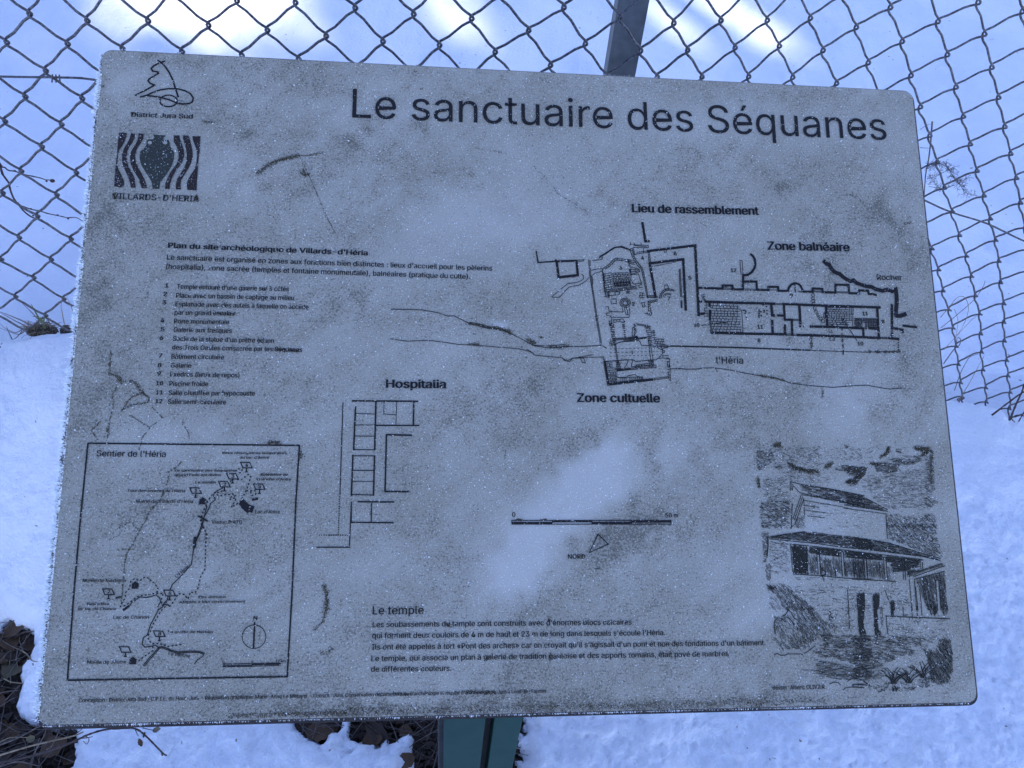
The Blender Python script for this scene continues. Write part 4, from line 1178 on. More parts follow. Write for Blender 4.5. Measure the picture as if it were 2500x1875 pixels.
["site_plan",0.45,0,0.0,[7094,3011,7092,3045]],
["site_plan",0.45,0,0.0,[7116,3011,7115,3044]],
["site_plan",0.45,0,0.0,[7118,3044,7117,3078]],
["site_plan",2.55,0,0.0,[7913,2907,7914,3049,7941,3049]],
["site_plan",2.34,0,0.0,[7984,3048,8059,3049]],
["site_plan",2.35,0,0.0,[8069,2907,8068,3097,8154,3097,8146,3288]],
["site_plan",2.56,0,0.0,[8262,2910,8258,3146]],
["site_plan",2.53,0,0.0,[7910,3113,7907,3273]],
["site_plan",2.33,0,0.0,[8065,3163,8059,3270]],
["site_plan",2.49,0,0.0,[7160,3276,7494,3281,8071,3277]],
["site_plan",2.53,0,0.0,[8207,3283,8433,3282]],
["site_plan",2.03,0,2.54,[8240,3175,8298,3176]],
["site_plan",2.34,0,0.0,[8381,3175,8441,3175]],
["site_plan",0.45,0,0.0,[7169,2912,7253,2912,7338,2912,7423,2912,7508,2912]],
["site_plan",0.45,0,0.0,[7168,2945,7253,2945,7339,2945,7425,2945,7511,2945]],
["site_plan",0.45,0,0.0,[7166,2977,7253,2977,7340,2977,7427,2977,7514,2977]],
["site_plan",0.45,0,0.0,[7165,3009,7253,3009,7340,3009,7428,3009,7517,3009]],
["site_plan",0.45,0,0.0,[7164,3041,7252,3041,7341,3041,7430,3041,7520,3041]],
["site_plan",0.45,0,0.0,[7162,3073,7252,3073,7342,3073,7432,3073,7522,3073]],
["site_plan",0.45,0,0.0,[7161,3105,7252,3105,7343,3105,7434,3105,7525,3105]],
["site_plan",0.45,0,0.0,[7160,3137,7251,3137,7344,3137,7436,3137,7528,3137]],
["site_plan",0.45,0,0.0,[7158,3169,7251,3169,7344,3169,7438,3169,7531,3169]],
["site_plan",0.45,0,0.0,[7157,3200,7251,3200,7345,3200,7440,3200,7534,3200]],
["site_plan",0.45,0,0.0,[7156,3232,7251,3232,7346,3232,7441,3232,7537,3232]],
["site_plan",0.45,0,0.0,[7154,3264,7250,3264,7347,3264,7443,3264,7540,3264]],
["site_plan",0.45,0,0.0,[7201,2912,7200,2945]],
["site_plan",0.45,0,0.0,[7250,2912,7249,2945]],
["site_plan",0.45,0,0.0,[7298,2912,7298,2945]],
["site_plan",0.45,0,0.0,[7346,2912,7347,2945]],
["site_plan",0.45,0,0.0,[7395,2912,7396,2945]],
["site_plan",0.46,0,0.0,[7443,2912,7445,2945]],
["site_plan",0.46,0,0.0,[7492,2912,7495,2945]],
["site_plan",0.45,0,0.0,[7193,2945,7192,2977]],
["site_plan",0.45,0,0.0,[7235,2945,7235,2977]],
["site_plan",0.45,0,0.0,[7278,2945,7278,2977]],
["site_plan",0.45,0,0.0,[7321,2945,7322,2977]],
["site_plan",0.45,0,0.0,[7364,2945,7365,2977]],
["site_plan",0.45,0,0.0,[7407,2945,7409,2977]],
["site_plan",0.45,0,0.0,[7450,2945,7452,2977]],
["site_plan",0.46,0,0.0,[7493,2945,7496,2977]],
["site_plan",0.45,0,0.0,[7237,2977,7237,3009]],
["site_plan",0.45,0,0.0,[7287,2977,7287,3009]],
["site_plan",0.45,0,0.0,[7336,2977,7337,3009]],
["site_plan",0.45,0,0.0,[7386,2977,7387,3009]],
["site_plan",0.45,0,0.0,[7436,2977,7438,3009]],
["site_plan",0.45,0,0.0,[7485,2977,7488,3009]],
["site_plan",0.45,0,0.0,[7171,3009,7170,3041]],
["site_plan",0.45,0,0.0,[7210,3009,7209,3041]],
["site_plan",0.45,0,0.0,[7249,3009,7249,3041]],
["site_plan",0.45,0,0.0,[7288,3009,7288,3041]],
["site_plan",0.45,0,0.0,[7327,3009,7328,3041]],
["site_plan",0.45,0,0.0,[7366,3009,7367,3041]],
["site_plan",0.45,0,0.0,[7405,3009,7407,3041]],
["site_plan",0.45,0,0.0,[7444,3009,7446,3041]],
["site_plan",0.45,0,0.0,[7483,3009,7486,3041]],
["site_plan",0.45,0,0.0,[7167,3041,7166,3073]],
["site_plan",0.45,0,0.0,[7206,3041,7206,3073]],
["site_plan",0.45,0,0.0,[7246,3041,7245,3073]],
["site_plan",0.45,0,0.0,[7285,3041,7285,3073]],
["site_plan",0.45,0,0.0,[7325,3041,7325,3073]],
["site_plan",0.45,0,0.0,[7364,3041,7365,3073]],
["site_plan",0.45,0,0.0,[7404,3041,7406,3073]],
["site_plan",0.45,0,0.0,[7444,3041,7446,3073]],
["site_plan",0.45,0,0.0,[7483,3041,7486,3073]],
["site_plan",0.45,0,0.0,[7187,3073,7186,3105]],
["site_plan",0.45,0,0.0,[7227,3073,7226,3105]],
["site_plan",0.45,0,0.0,[7267,3073,7267,3105]],
["site_plan",0.45,0,0.0,[7307,3073,7307,3105]],
["site_plan",0.45,0,0.0,[7347,3073,7348,3105]],
["site_plan",0.45,0,0.0,[7427,3073,7429,3105]],
["site_plan",0.45,0,0.0,[7467,3073,7469,3105]],
["site_plan",0.45,0,0.0,[7195,3105,7194,3137]],
["site_plan",0.45,0,0.0,[7240,3105,7240,3137]],
["site_plan",0.45,0,0.0,[7286,3105,7286,3137]],
["site_plan",0.45,0,0.0,[7331,3105,7332,3137]],
["site_plan",0.45,0,0.0,[7377,3105,7378,3137]],
["site_plan",0.45,0,0.0,[7422,3105,7424,3137]],
["site_plan",0.45,0,0.0,[7468,3105,7470,3137]],
["site_plan",0.45,0,0.0,[7179,3137,7178,3169]],
["site_plan",0.45,0,0.0,[7225,3137,7224,3169]],
["site_plan",0.45,0,0.0,[7271,3137,7271,3169]],
["site_plan",0.45,0,0.0,[7317,3137,7317,3169]],
["site_plan",0.45,0,0.0,[7363,3137,7364,3169]],
["site_plan",0.45,0,0.0,[7409,3137,7411,3169]],
["site_plan",0.45,0,0.0,[7455,3137,7457,3169]],
["site_plan",0.45,0,0.0,[7502,3137,7504,3169]],
["site_plan",0.45,0,0.0,[7160,3169,7159,3200]],
["site_plan",0.45,0,0.0,[7201,3169,7200,3200]],
["site_plan",0.45,0,0.0,[7243,3169,7242,3200]],
["site_plan",0.45,0,0.0,[7284,3169,7284,3200]],
["site_plan",0.45,0,0.0,[7325,3169,7326,3200]],
["site_plan",0.45,0,0.0,[7367,3169,7368,3200]],
["site_plan",0.45,0,0.0,[7408,3169,7410,3200]],
["site_plan",0.45,0,0.0,[7450,3169,7452,3200]],
["site_plan",0.45,0,0.0,[7491,3169,7494,3200]],
["site_plan",0.45,0,0.0,[7186,3200,7185,3232]],
["site_plan",0.45,0,0.0,[7228,3200,7228,3232]],
["site_plan",0.45,0,0.0,[7270,3200,7270,3232]],
["site_plan",0.45,0,0.0,[7312,3200,7312,3232]],
["site_plan",0.45,0,0.0,[7354,3200,7355,3232]],
["site_plan",0.45,0,0.0,[7396,3200,7397,3232]],
["site_plan",0.45,0,0.0,[7438,3200,7440,3232]],
["site_plan",0.45,0,0.0,[7480,3200,7482,3232]],
["site_plan",0.45,0,0.0,[7173,3232,7171,3264]],
["site_plan",0.45,0,0.0,[7215,3232,7214,3264]],
["site_plan",0.45,0,0.0,[7257,3232,7257,3264]],
["site_plan",0.45,0,0.0,[7299,3232,7300,3264]],
["site_plan",0.45,0,0.0,[7342,3232,7342,3264]],
["site_plan",0.45,0,0.0,[7384,3232,7385,3264]],
["site_plan",0.45,0,0.0,[7469,3232,7471,3264]],
["site_plan",0.45,0,0.0,[7511,3232,7514,3264]],
["site_plan",0.51,0,0.0,[7512,2986,7544,2998,7544,3264]],
["site_plan",1.21,0,0.0,[7559,2994,7570,2993]],
["site_plan",1.21,0,0.0,[7579,2993,7591,2993]],
["site_plan",1.21,0,0.0,[7589,3012,7600,3011]],
["site_plan",1.21,0,0.0,[7577,3030,7588,3030]],
["site_plan",1.21,0,0.0,[7629,3027,7640,3027]],
["site_plan",1.21,0,0.0,[7590,3077,7602,3077]],
["site_plan",1.22,0,0.0,[7752,2985,7764,2985]],
["site_plan",1.22,0,0.0,[7751,3008,7762,3008]],
["site_plan",1.22,0,0.0,[7774,3007,7785,3007]],
["site_plan",1.22,0,0.0,[7749,3030,7761,3030]],
["site_plan",1.21,0,0.0,[7748,3053,7759,3053]],
["site_plan",1.22,0,0.0,[7772,3053,7784,3052]],
["site_plan",1.21,0,0.0,[7746,3074,7758,3074]],
["site_plan",1.22,0,0.0,[7813,2992,7825,2991]],
["site_plan",1.22,0,0.0,[7812,3010,7824,3009]],
["site_plan",1.22,0,0.0,[7849,2991,7860,2990]],
["site_plan",1.22,0,0.0,[7848,3032,7859,3032]],
["site_plan",1.22,0,0.0,[7846,2941,7857,2941]],
["site_plan",1.22,0,0.0,[7806,2922,7817,2921]],
["site_plan",0.65,0,0.0,[7041,3191,7343,3144]],
["site_plan",1.25,0,0.0,[7319,3142,7347,3144,7331,3154]],
["site_plan",2.27,0,0.0,[8321,2742,8442,2741,8446,2699,8567,2702,8566,2742,8727,2744,8737,2645,8903,2643,8902,2746,9027,2747,9032,2708,9145,2708,9150,2750,9200,2751,9245,2762]],
["site_plan",0.46,0,0.0,[8460,2730,8552,2732]],
["site_plan",0.46,0,0.0,[8459,2743,8551,2745]],
["site_plan",0.47,0,0.0,[8745,2733,8889,2733]],
["site_plan",0.47,0,0.0,[8744,2746,8888,2746]],
["site_plan",2.56,0,0.0,[8308,2909,8600,2912,9278,2917]],
["site_plan",2.57,0,0.0,[8594,2915,8592,3172]],
["site_plan",2.6,0,0.0,[9242,2920,9230,3204]],
["site_plan",2.37,0,0.0,[9230,3245,9227,3295]],
["site_plan",2.55,0,0.0,[8379,3175,8677,3174]],
["site_plan",2.36,0,0.0,[8725,3177,9042,3185,9036,3282]],
["site_plan",2.37,0,0.0,[9110,3181,9232,3187]],
["site_plan",2.53,0,0.0,[8280,3283,8736,3288,9238,3299]],
["site_plan",0.51,0,0.0,[8678,3170,8725,3173]],
["site_plan",0.51,0,0.0,[8677,3181,8724,3183]],
["site_plan",0.52,0,0.0,[9226,3204,9224,3245]],
["site_plan",0.52,0,0.0,[9243,3203,9241,3245]],
["site_plan",2.51,0,0.0,[9431,2880,9406,3171,9536,3191,9534,3226]],
["site_plan",0.52,0,0.0,[9398,3175,9391,3242]],
["site_plan",0.52,0,0.0,[9414,3175,9410,3241]],
["site_plan",2.38,0,0.0,[9398,3242,9395,3283]],
["site_plan",2.37,0,0.0,[9347,3299,9478,3305]],
["site_plan",0.62,0,0.0,[9243,3290,9327,3291,9328,3308,9242,3304]],
["site_plan",1.24,0,1.55,[9471,3315,9459,3447]],
["site_plan",2.39,0,0.0,[9550,3139,9718,3156]],
["site_plan",0.46,0,0.0,[8615,2935,8680,2934,8745,2932,8811,2930,8876,2929]],
["site_plan",0.46,0,0.0,[8614,2961,8679,2960,8744,2958,8809,2957,8874,2956]],
["site_plan",0.46,0,0.0,[8614,2987,8678,2986,8743,2985,8808,2984,8873,2983]],
["site_plan",0.46,0,0.0,[8613,3013,8678,3012,8742,3011,8807,3010,8872,3010]],
["site_plan",0.46,0,0.0,[8612,3039,8677,3038,8741,3038,8806,3037,8870,3036]],
["site_plan",0.46,0,0.0,[8612,3064,8676,3064,8740,3064,8804,3064,8869,3063]],
["site_plan",0.46,0,0.0,[8611,3090,8675,3090,8739,3090,8803,3090,8867,3090]],
["site_plan",0.46,0,0.0,[8610,3116,8674,3116,8738,3116,8802,3117,8866,3117]],
["site_plan",0.46,0,0.0,[8609,3142,8673,3142,8737,3143,8801,3143,8865,3143]],
["site_plan",0.46,0,0.0,[8609,3167,8672,3168,8736,3169,8800,3170,8863,3170]],
["site_plan",0.46,0,0.0,[8617,2935,8616,2961]],
["site_plan",0.46,0,0.0,[8654,2934,8653,2960]],
["site_plan",0.46,0,0.0,[8691,2933,8690,2960]],
["site_plan",0.46,0,0.0,[8728,2932,8727,2959]],
["site_plan",0.46,0,0.0,[8766,2932,8764,2958]],
["site_plan",0.47,0,0.0,[8840,2930,8839,2957]],
["site_plan",0.46,0,0.0,[8639,2961,8638,2987]],
["site_plan",0.46,0,0.0,[8676,2960,8675,2986]],
["site_plan",0.46,0,0.0,[8750,2958,8749,2985]],
["site_plan",0.46,0,0.0,[8788,2958,8786,2984]],
["site_plan",0.46,0,0.0,[8825,2957,8823,2984]],
["site_plan",0.46,0,0.0,[8621,2987,8620,3013]],
["site_plan",0.46,0,0.0,[8657,2986,8657,3012]],
["site_plan",0.46,0,0.0,[8695,2986,8694,3012]],
["site_plan",0.46,0,0.0,[8732,2985,8731,3011]],
["site_plan",0.46,0,0.0,[8769,2984,8767,3011]],
["site_plan",0.46,0,0.0,[8806,2984,8804,3010]],
["site_plan",0.46,0,0.0,[8843,2983,8841,3010]],
["site_plan",0.46,0,0.0,[8623,3013,8622,3039]],
["site_plan",0.46,0,0.0,[8655,3012,8655,3038]],
["site_plan",0.46,0,0.0,[8720,3011,8719,3038]],
["site_plan",0.46,0,0.0,[8752,3011,8751,3037]],
["site_plan",0.46,0,0.0,[8785,3011,8784,3037]],
["site_plan",0.46,0,0.0,[8817,3010,8816,3037]],
["site_plan",0.46,0,0.0,[8850,3010,8848,3037]],
["site_plan",0.46,0,0.0,[8623,3039,8622,3064]],
["site_plan",0.46,0,0.0,[8655,3038,8655,3064]],
["site_plan",0.46,0,0.0,[8688,3038,8687,3064]],
["site_plan",0.46,0,0.0,[8720,3038,8719,3064]],
["site_plan",0.46,0,0.0,[8752,3037,8751,3064]],
["site_plan",0.46,0,0.0,[8784,3037,8783,3064]],
["site_plan",0.46,0,0.0,[8817,3037,8815,3063]],
["site_plan",0.46,0,0.0,[8679,3064,8678,3090]],
["site_plan",0.46,0,0.0,[8711,3064,8710,3090]],
["site_plan",0.46,0,0.0,[8743,3064,8742,3090]],
["site_plan",0.46,0,0.0,[8775,3064,8774,3090]],
["site_plan",0.46,0,0.0,[8808,3064,8806,3090]],
["site_plan",0.46,0,0.0,[8840,3063,8839,3090]],
["site_plan",0.46,0,0.0,[8616,3090,8615,3116]],
["site_plan",0.46,0,0.0,[8659,3090,8658,3116]],
["site_plan",0.46,0,0.0,[8701,3090,8700,3116]],
["site_plan",0.46,0,0.0,[8744,3090,8743,3116]],
["site_plan",0.46,0,0.0,[8787,3090,8786,3117]],
["site_plan",0.46,0,0.0,[8830,3090,8828,3117]],
["site_plan",0.46,0,0.0,[8628,3116,8627,3142]],
["site_plan",0.46,0,0.0,[8671,3116,8670,3142]],
["site_plan",0.46,0,0.0,[8713,3116,8712,3142]],
["site_plan",0.46,0,0.0,[8756,3116,8755,3143]],
["site_plan",0.46,0,0.0,[8799,3117,8797,3143]],
["site_plan",0.46,0,0.0,[8841,3117,8840,3143]],
["site_plan",0.46,0,0.0,[8658,3142,8657,3168]],
["site_plan",0.46,0,0.0,[8690,3142,8689,3168]],
["site_plan",0.46,0,0.0,[8722,3143,8721,3169]],
["site_plan",0.46,0,0.0,[8818,3143,8816,3170]],
["site_plan",0.47,0,0.0,[8876,2929,8892,2928,8908,2928,8923,2928,8939,2927]],
["site_plan",0.46,0,0.0,[8872,3010,8887,3009,8903,3009,8919,3008,8935,3008]],
["site_plan",0.46,0,0.0,[8867,3090,8883,3090,8899,3089,8915,3089,8931,3089]],
["site_plan",0.46,0,0.0,[8863,3170,8879,3170,8895,3170,8911,3169,8926,3169]],
["site_plan",0.47,0,0.0,[8890,2929,8886,3009]],
["site_plan",0.47,0,0.0,[8911,2928,8907,3009]],
["site_plan",0.47,0,0.0,[8932,2928,8928,3008]],
["site_plan",0.46,0,0.0,[8880,3009,8876,3090]],
["site_plan",0.46,0,0.0,[8902,3009,8897,3089]],
["site_plan",0.46,0,0.0,[8923,3008,8918,3089]],
["site_plan",0.46,0,0.0,[8913,3089,8909,3169]],
["site_plan",0.46,0,0.0,[8650,3067,8670,3067,8690,3066,8710,3066,8730,3065]],
["site_plan",0.46,0,0.0,[8648,3092,8668,3092,8688,3091,8708,3091,8728,3090]],
["site_plan",0.46,0,0.0,[8646,3117,8666,3117,8686,3116,8706,3116,8726,3115]],
["site_plan",0.46,0,0.0,[8644,3142,8664,3141,8684,3141,8704,3141,8724,3140]],
["site_plan",0.46,0,0.0,[8642,3167,8662,3166,8682,3166,8702,3165,8722,3165]],
["site_plan",0.46,0,0.0,[8678,3067,8676,3092]],
["site_plan",0.46,0,0.0,[8660,3092,8658,3117]],
["site_plan",0.46,0,0.0,[8700,3091,8698,3116]],
["site_plan",0.46,0,0.0,[8674,3116,8672,3141]],
["site_plan",0.46,0,0.0,[8714,3116,8712,3140]],
["site_plan",0.46,0,0.0,[8648,3142,8646,3167]],
["site_plan",1.08,0,0.0,[8942,3073,8953,3073]],
["site_plan",1.08,0,0.0,[8963,3073,8974,3073]],
["site_plan",1.08,0,0.0,[8984,3073,8995,3073]],
["site_plan",1.08,0,0.0,[9005,3073,9016,3073]],
["site_plan",1.08,0,0.0,[9026,3073,9037,3073]],
["site_plan",1.08,0,0.0,[9047,3073,9058,3073]],
["site_plan",1.08,0,0.0,[9069,3073,9079,3073]],
["site_plan",1.08,0,0.0,[9090,3073,9101,3073]],
["site_plan",1.09,0,0.0,[9111,3073,9122,3073]],
["site_plan",1.09,0,0.0,[9132,3073,9143,3073]],
["site_plan",1.09,0,0.0,[9153,3073,9164,3073]],
["site_plan",1.09,0,0.0,[9174,3073,9185,3073]],
["site_plan",1.09,0,0.0,[9195,3073,9206,3073]],
["site_plan",1.09,0,0.0,[9216,3073,9227,3073]],
["site_plan",1.08,0,0.0,[8941,3091,8952,3091]],
["site_plan",1.08,0,0.0,[8962,3091,8973,3091]],
["site_plan",1.08,0,0.0,[8983,3091,8994,3091]],
["site_plan",1.08,0,0.0,[9004,3091,9015,3091]],
["site_plan",1.08,0,0.0,[9025,3092,9036,3091]],
["site_plan",1.08,0,0.0,[9046,3092,9057,3091]],
["site_plan",1.08,0,0.0,[9067,3092,9078,3091]],
["site_plan",1.08,0,0.0,[9088,3092,9099,3091]],
["site_plan",1.08,0,0.0,[9109,3092,9120,3091]],
["site_plan",1.08,0,0.0,[9130,3092,9141,3091]],
["site_plan",1.09,0,0.0,[9151,3092,9162,3091]],
["site_plan",1.09,0,0.0,[9172,3092,9183,3091]],
["site_plan",1.09,0,0.0,[9193,3092,9204,3091]],
["site_plan",1.09,0,0.0,[9214,3092,9225,3092]],
["site_plan",1.08,0,0.0,[8939,3110,8950,3109]],
["site_plan",1.08,0,0.0,[8960,3110,8971,3109]],
["site_plan",1.08,0,0.0,[8981,3110,8992,3110]],
["site_plan",1.08,0,0.0,[9002,3110,9013,3110]],
["site_plan",1.08,0,0.0,[9023,3110,9034,3110]],
["site_plan",1.08,0,0.0,[9107,3110,9118,3110]],
["site_plan",1.08,0,0.0,[9128,3110,9139,3110]],
["site_plan",1.08,0,0.0,[9149,3110,9160,3110]],
["site_plan",1.08,0,0.0,[9171,3110,9182,3110]],
["site_plan",1.09,0,0.0,[9192,3110,9203,3110]],
["site_plan",1.09,0,0.0,[9213,3110,9224,3110]],
["site_plan",1.08,0,0.0,[8937,3128,8948,3128]],
["site_plan",1.08,0,0.0,[8958,3128,8969,3128]],
["site_plan",1.08,0,0.0,[8979,3128,8990,3128]],
["site_plan",1.08,0,0.0,[9000,3128,9011,3128]],
["site_plan",1.08,0,0.0,[9021,3128,9032,3128]],
["site_plan",1.08,0,0.0,[9106,3128,9117,3128]],
["site_plan",1.08,0,0.0,[9127,3128,9138,3128]],
["site_plan",1.08,0,0.0,[9148,3128,9159,3128]],
["site_plan",1.08,0,0.0,[9169,3128,9180,3128]],
["site_plan",1.08,0,0.0,[9190,3128,9201,3128]],
["site_plan",1.09,0,0.0,[9211,3128,9222,3128]],
["site_plan",1.08,0,0.0,[8936,3146,8947,3146]],
["site_plan",1.08,0,0.0,[8957,3146,8968,3146]],
["site_plan",1.08,0,0.0,[8978,3146,8989,3146]],
["site_plan",1.08,0,0.0,[8999,3146,9010,3146]],
["site_plan",1.08,0,0.0,[9020,3146,9031,3146]],
["site_plan",1.08,0,0.0,[9104,3147,9115,3146]],
["site_plan",1.08,0,0.0,[9125,3147,9136,3146]],
["site_plan",1.08,0,0.0,[9146,3147,9157,3146]],
["site_plan",1.08,0,0.0,[9167,3147,9178,3146]],
["site_plan",1.08,0,0.0,[9188,3147,9199,3146]],
["site_plan",1.08,0,0.0,[9209,3147,9220,3147]],
["site_plan",1.08,0,0.0,[8934,3165,8945,3164]],
["site_plan",1.08,0,0.0,[8955,3165,8966,3164]],
["site_plan",1.08,0,0.0,[8976,3165,8987,3164]],
["site_plan",1.08,0,0.0,[8997,3165,9008,3164]],
["site_plan",1.08,0,0.0,[9018,3165,9029,3164]],
["site_plan",1.08,0,0.0,[9102,3165,9113,3165]],
["site_plan",1.08,0,0.0,[9123,3165,9134,3165]],
["site_plan",1.08,0,0.0,[9144,3165,9155,3165]],
["site_plan",1.08,0,0.0,[9165,3165,9176,3165]],
["site_plan",1.08,0,0.0,[9186,3165,9197,3165]],
["site_plan",1.08,0,0.0,[9208,3165,9219,3165]],
["site_plan",0.46,0,0.0,[8936,3061,9227,3057]],
["site_plan",0.67,0,0.0,[9074,3112,9067,3191,9084,3190,9091,3111]],
["site_plan",0.62,0,0.0,[9049,3112,9108,3108]],
["site_plan",0.46,1,0.0,[8461,2785,8457,2797,8447,2805,8436,2805,8427,2798,8425,2785,8429,2773,8439,2765,8450,2765,8459,2772]],
["site_plan",0.46,1,0.0,[8463,2822,8458,2832,8447,2838,8434,2839,8424,2833,8421,2823,8426,2813,8437,2807,8449,2807,8459,2812]],
["site_plan",0.46,1,0.0,[8462,2856,8457,2865,8447,2872,8434,2872,8425,2866,8422,2857,8426,2847,8437,2840,8449,2840,8459,2846]],
["site_plan",0.46,1,0.0,[8467,2889,8461,2898,8449,2903,8435,2904,8424,2899,8420,2890,8425,2881,8437,2875,8452,2875,8463,2880]],
["site_plan",0.46,1,0.0,[8468,2947,8464,2962,8454,2971,8444,2971,8437,2962,8434,2948,8439,2933,8448,2924,8458,2924,8466,2932]],
["site_plan",0.46,1,0.0,[8481,2988,8477,3001,8468,3008,8458,3008,8450,3001,8448,2989,8452,2977,8461,2969,8471,2969,8479,2976]],
["site_plan",0.46,1,0.0,[8503,3029,8499,3040,8490,3047,8480,3047,8472,3041,8470,3030,8474,3019,8483,3012,8493,3012,8501,3019]],
["site_plan",0.46,1,0.0,[8537,3074,8532,3086,8519,3094,8505,3094,8494,3087,8490,3075,8496,3063,8508,3055,8522,3055,8534,3062]],
["site_plan",0.46,1,0.0,[8566,3106,8561,3119,8548,3126,8534,3127,8523,3120,8519,3107,8525,3095,8537,3087,8552,3087,8563,3094]],
["site_plan",0.46,1,0.0,[8575,3036,8571,3058,8565,3072,8559,3072,8555,3058,8555,3036,8559,3014,8565,3001,8571,3000,8575,3014]],
["site_plan",0.72,0,0.0,[8949,3338,8898,3252,8796,3081]],
["site_plan",1.54,0,0.0,[8793,3076,8815,3101,8803,3097]],
["site_plan",0.46,0,0.0,[8614,3303,8611,3336,8670,3337,8672,3304]],
["site_plan",0.46,0,0.0,[8606,3205,8615,3242,8648,3245,8634,3208]],
["site_plan",0.41,0,3.59,[8768,3114,8761,3386,8767,3517]],
["site_plan",0.41,0,3.59,[8784,3114,8767,3517]],
["site_plan",0.46,1,0.0,[9109,3470,9105,3480,9095,3485,9086,3481,9083,3470,9087,3460,9097,3455,9106,3460]],
["site_plan",0.46,1,0.0,[9193,3468,9188,3479,9179,3483,9169,3479,9166,3469,9171,3458,9181,3454,9190,3458]],
["site_plan",0.46,1,0.0,[9219,3468,9214,3478,9204,3483,9195,3479,9192,3468,9197,3458,9206,3453,9216,3458]],
["site_plan",0.46,1,0.0,[9311,3466,9306,3477,9296,3481,9287,3477,9284,3467,9289,3456,9299,3452,9308,3456]],
["site_plan",4.19,0,0.0,[8616,2350,8644,2379,8680,2395,8702,2441,8737,2482,8802,2506,8842,2543,8882,2571,8930,2595,8974,2582,9005,2615,9071,2638,9129,2653,9196,2660,9245,2688,9328,2707,9390,2689,9447,2709,9501,2686,9504,2737,9498,2847,9471,2990,9476,3019,9528,3018,9598,2991]],
["hospitalia_plan",0.73,0,0.0,[2912,4164,2912,5169]],
["hospitalia_plan",1.36,0,0.0,[3011,4144,3735,4140]],
["hospitalia_plan",1.38,0,0.0,[3691,4141,3690,4408]],
["hospitalia_plan",1.37,0,0.0,[3272,4146,3273,4684]],
["hospitalia_plan",1.09,0,0.0,[3270,4416,3753,4413]],
["hospitalia_plan",1.36,0,0.0,[3050,4207,3045,4689]],
["hospitalia_plan",0.45,0,0.0,[3059,4285,3263,4290]],
["hospitalia_plan",0.45,0,0.0,[3054,4414,3270,4412]],
["hospitalia_plan",0.58,0,0.0,[3052,4536,3269,4537]],
["hospitalia_plan",0.63,0,0.0,[3045,4686,3273,4688]],
["hospitalia_plan",0.46,0,0.0,[3362,4154,3362,4287,3493,4295]],
["hospitalia_plan",0.46,0,0.0,[3502,4152,3498,4410]],
["hospitalia_plan",1.36,0,0.0,[3675,4523,3397,4519,3396,5143,3647,5144]],
["hospitalia_plan",0.71,0,0.0,[3030,4756,3275,4754]],
["hospitalia_plan",1.34,0,0.0,[3038,4747,3035,5186]],
["hospitalia_plan",1.34,0,0.0,[3273,4754,3272,5186]],
["hospitalia_plan",0.71,0,0.0,[3030,4915,3265,4914]],
["hospitalia_plan",0.44,0,0.0,[3030,5035,3268,5035]],
["hospitalia_plan",0.7,0,0.0,[3031,5177,3275,5182]],
["hospitalia_plan",1.23,0,0.0,[3104,5254,3495,5257]],
["hospitalia_plan",0.88,0,0.0,[3257,5257,3254,5288]],
["hospitalia_plan",0.88,0,1.32,[2912,5169,2908,5288]],
["hospitalia_plan",0.88,0,1.31,[2911,5298,2908,5609,2797,5612]],
["hospitalia_plan",0.87,0,1.3,[3013,5610,2691,5609]],
["hospitalia_plan",0.88,0,0.0,[3037,5255,3031,5739,2801,5737]],
["hospitalia_plan",0.86,0,0.0,[2676,5738,3017,5738]],
["hospitalia_plan",0.88,0,0.0,[3254,5281,3254,5476]],
["hospitalia_plan",1.05,0,0.0,[3043,5475,3492,5480]],
["hospitalia_plan",0.87,0,0.0,[3043,5475,3038,5298]],
["scale_bar",0.63,1,0.0,[4784,5457,6577,5460,6575,5502,4783,5498]],
["scale_bar",1.79,0,0.0,[4789,5484,5231,5485]],
["scale_bar",1.81,0,0.0,[5235,5468,5678,5468]],
["scale_bar",1.82,0,0.0,[5677,5486,6124,5487]],
["scale_bar",1.61,0,0.0,[6125,5473,6576,5474]],
["north_arrow",0.77,1,0.0,[5742,5610,5854,5718,5639,5809]],
["trail_map",1.29,0,0.0,[250,4637,2459,4645]],
["trail_map",1.33,0,0.0,[2459,4645,2446,5322]],
["trail_map",1.3,0,0.0,[2448,5298,2449,6224,2436,7052,262,7045,246,6154,244,5347]],
["trail_map",1.29,0,0.0,[250,4637,245,5354]],
["trail_map",0.73,1,0.0,[1332,5107,1426,5108,1456,5166,1360,5166]],
["trail_map",1.03,0,0.0,[1398,5166,1399,5208]],
["trail_map",0.69,0,0.0,[1384,5209,1416,5209]],
["trail_map",0.74,1,0.0,[1626,5039,1721,5040,1751,5098,1654,5098]],
["trail_map",1.04,0,0.0,[1693,5098,1693,5141]],
["trail_map",0.69,0,0.0,[1679,5142,1710,5142]],
["trail_map",0.74,1,0.0,[1705,4953,1801,4954,1831,5012,1733,5012]],
["trail_map",1.04,0,0.0,[1772,5012,1772,5055]],
["trail_map",0.69,0,0.0,[1758,5056,1789,5056]],
["trail_map",0.74,1,0.0,[1844,4832,1940,4833,1970,4892,1872,4892]],
["trail_map",1.05,0,0.0,[1911,4892,1911,4935]],
["trail_map",0.7,0,0.0,[1896,4936,1928,4936]],
["trail_map",0.74,1,0.0,[1992,5064,2087,5065,2117,5123,2019,5123]],
["trail_map",1.04,0,0.0,[2059,5123,2058,5166]],
["trail_map",0.69,0,0.0,[2044,5167,2075,5167]],
["trail_map",0.7,1,0.0,[527,6149,619,6152,650,6208,555,6207]],
["trail_map",0.98,0,0.0,[593,6207,594,6248]],
["trail_map",0.65,0,0.0,[580,6249,611,6249]],
["trail_map",0.7,1,0.0,[1138,6168,1231,6170,1261,6227,1166,6226]],
["trail_map",0.99,0,0.0,[1204,6226,1204,6267]],
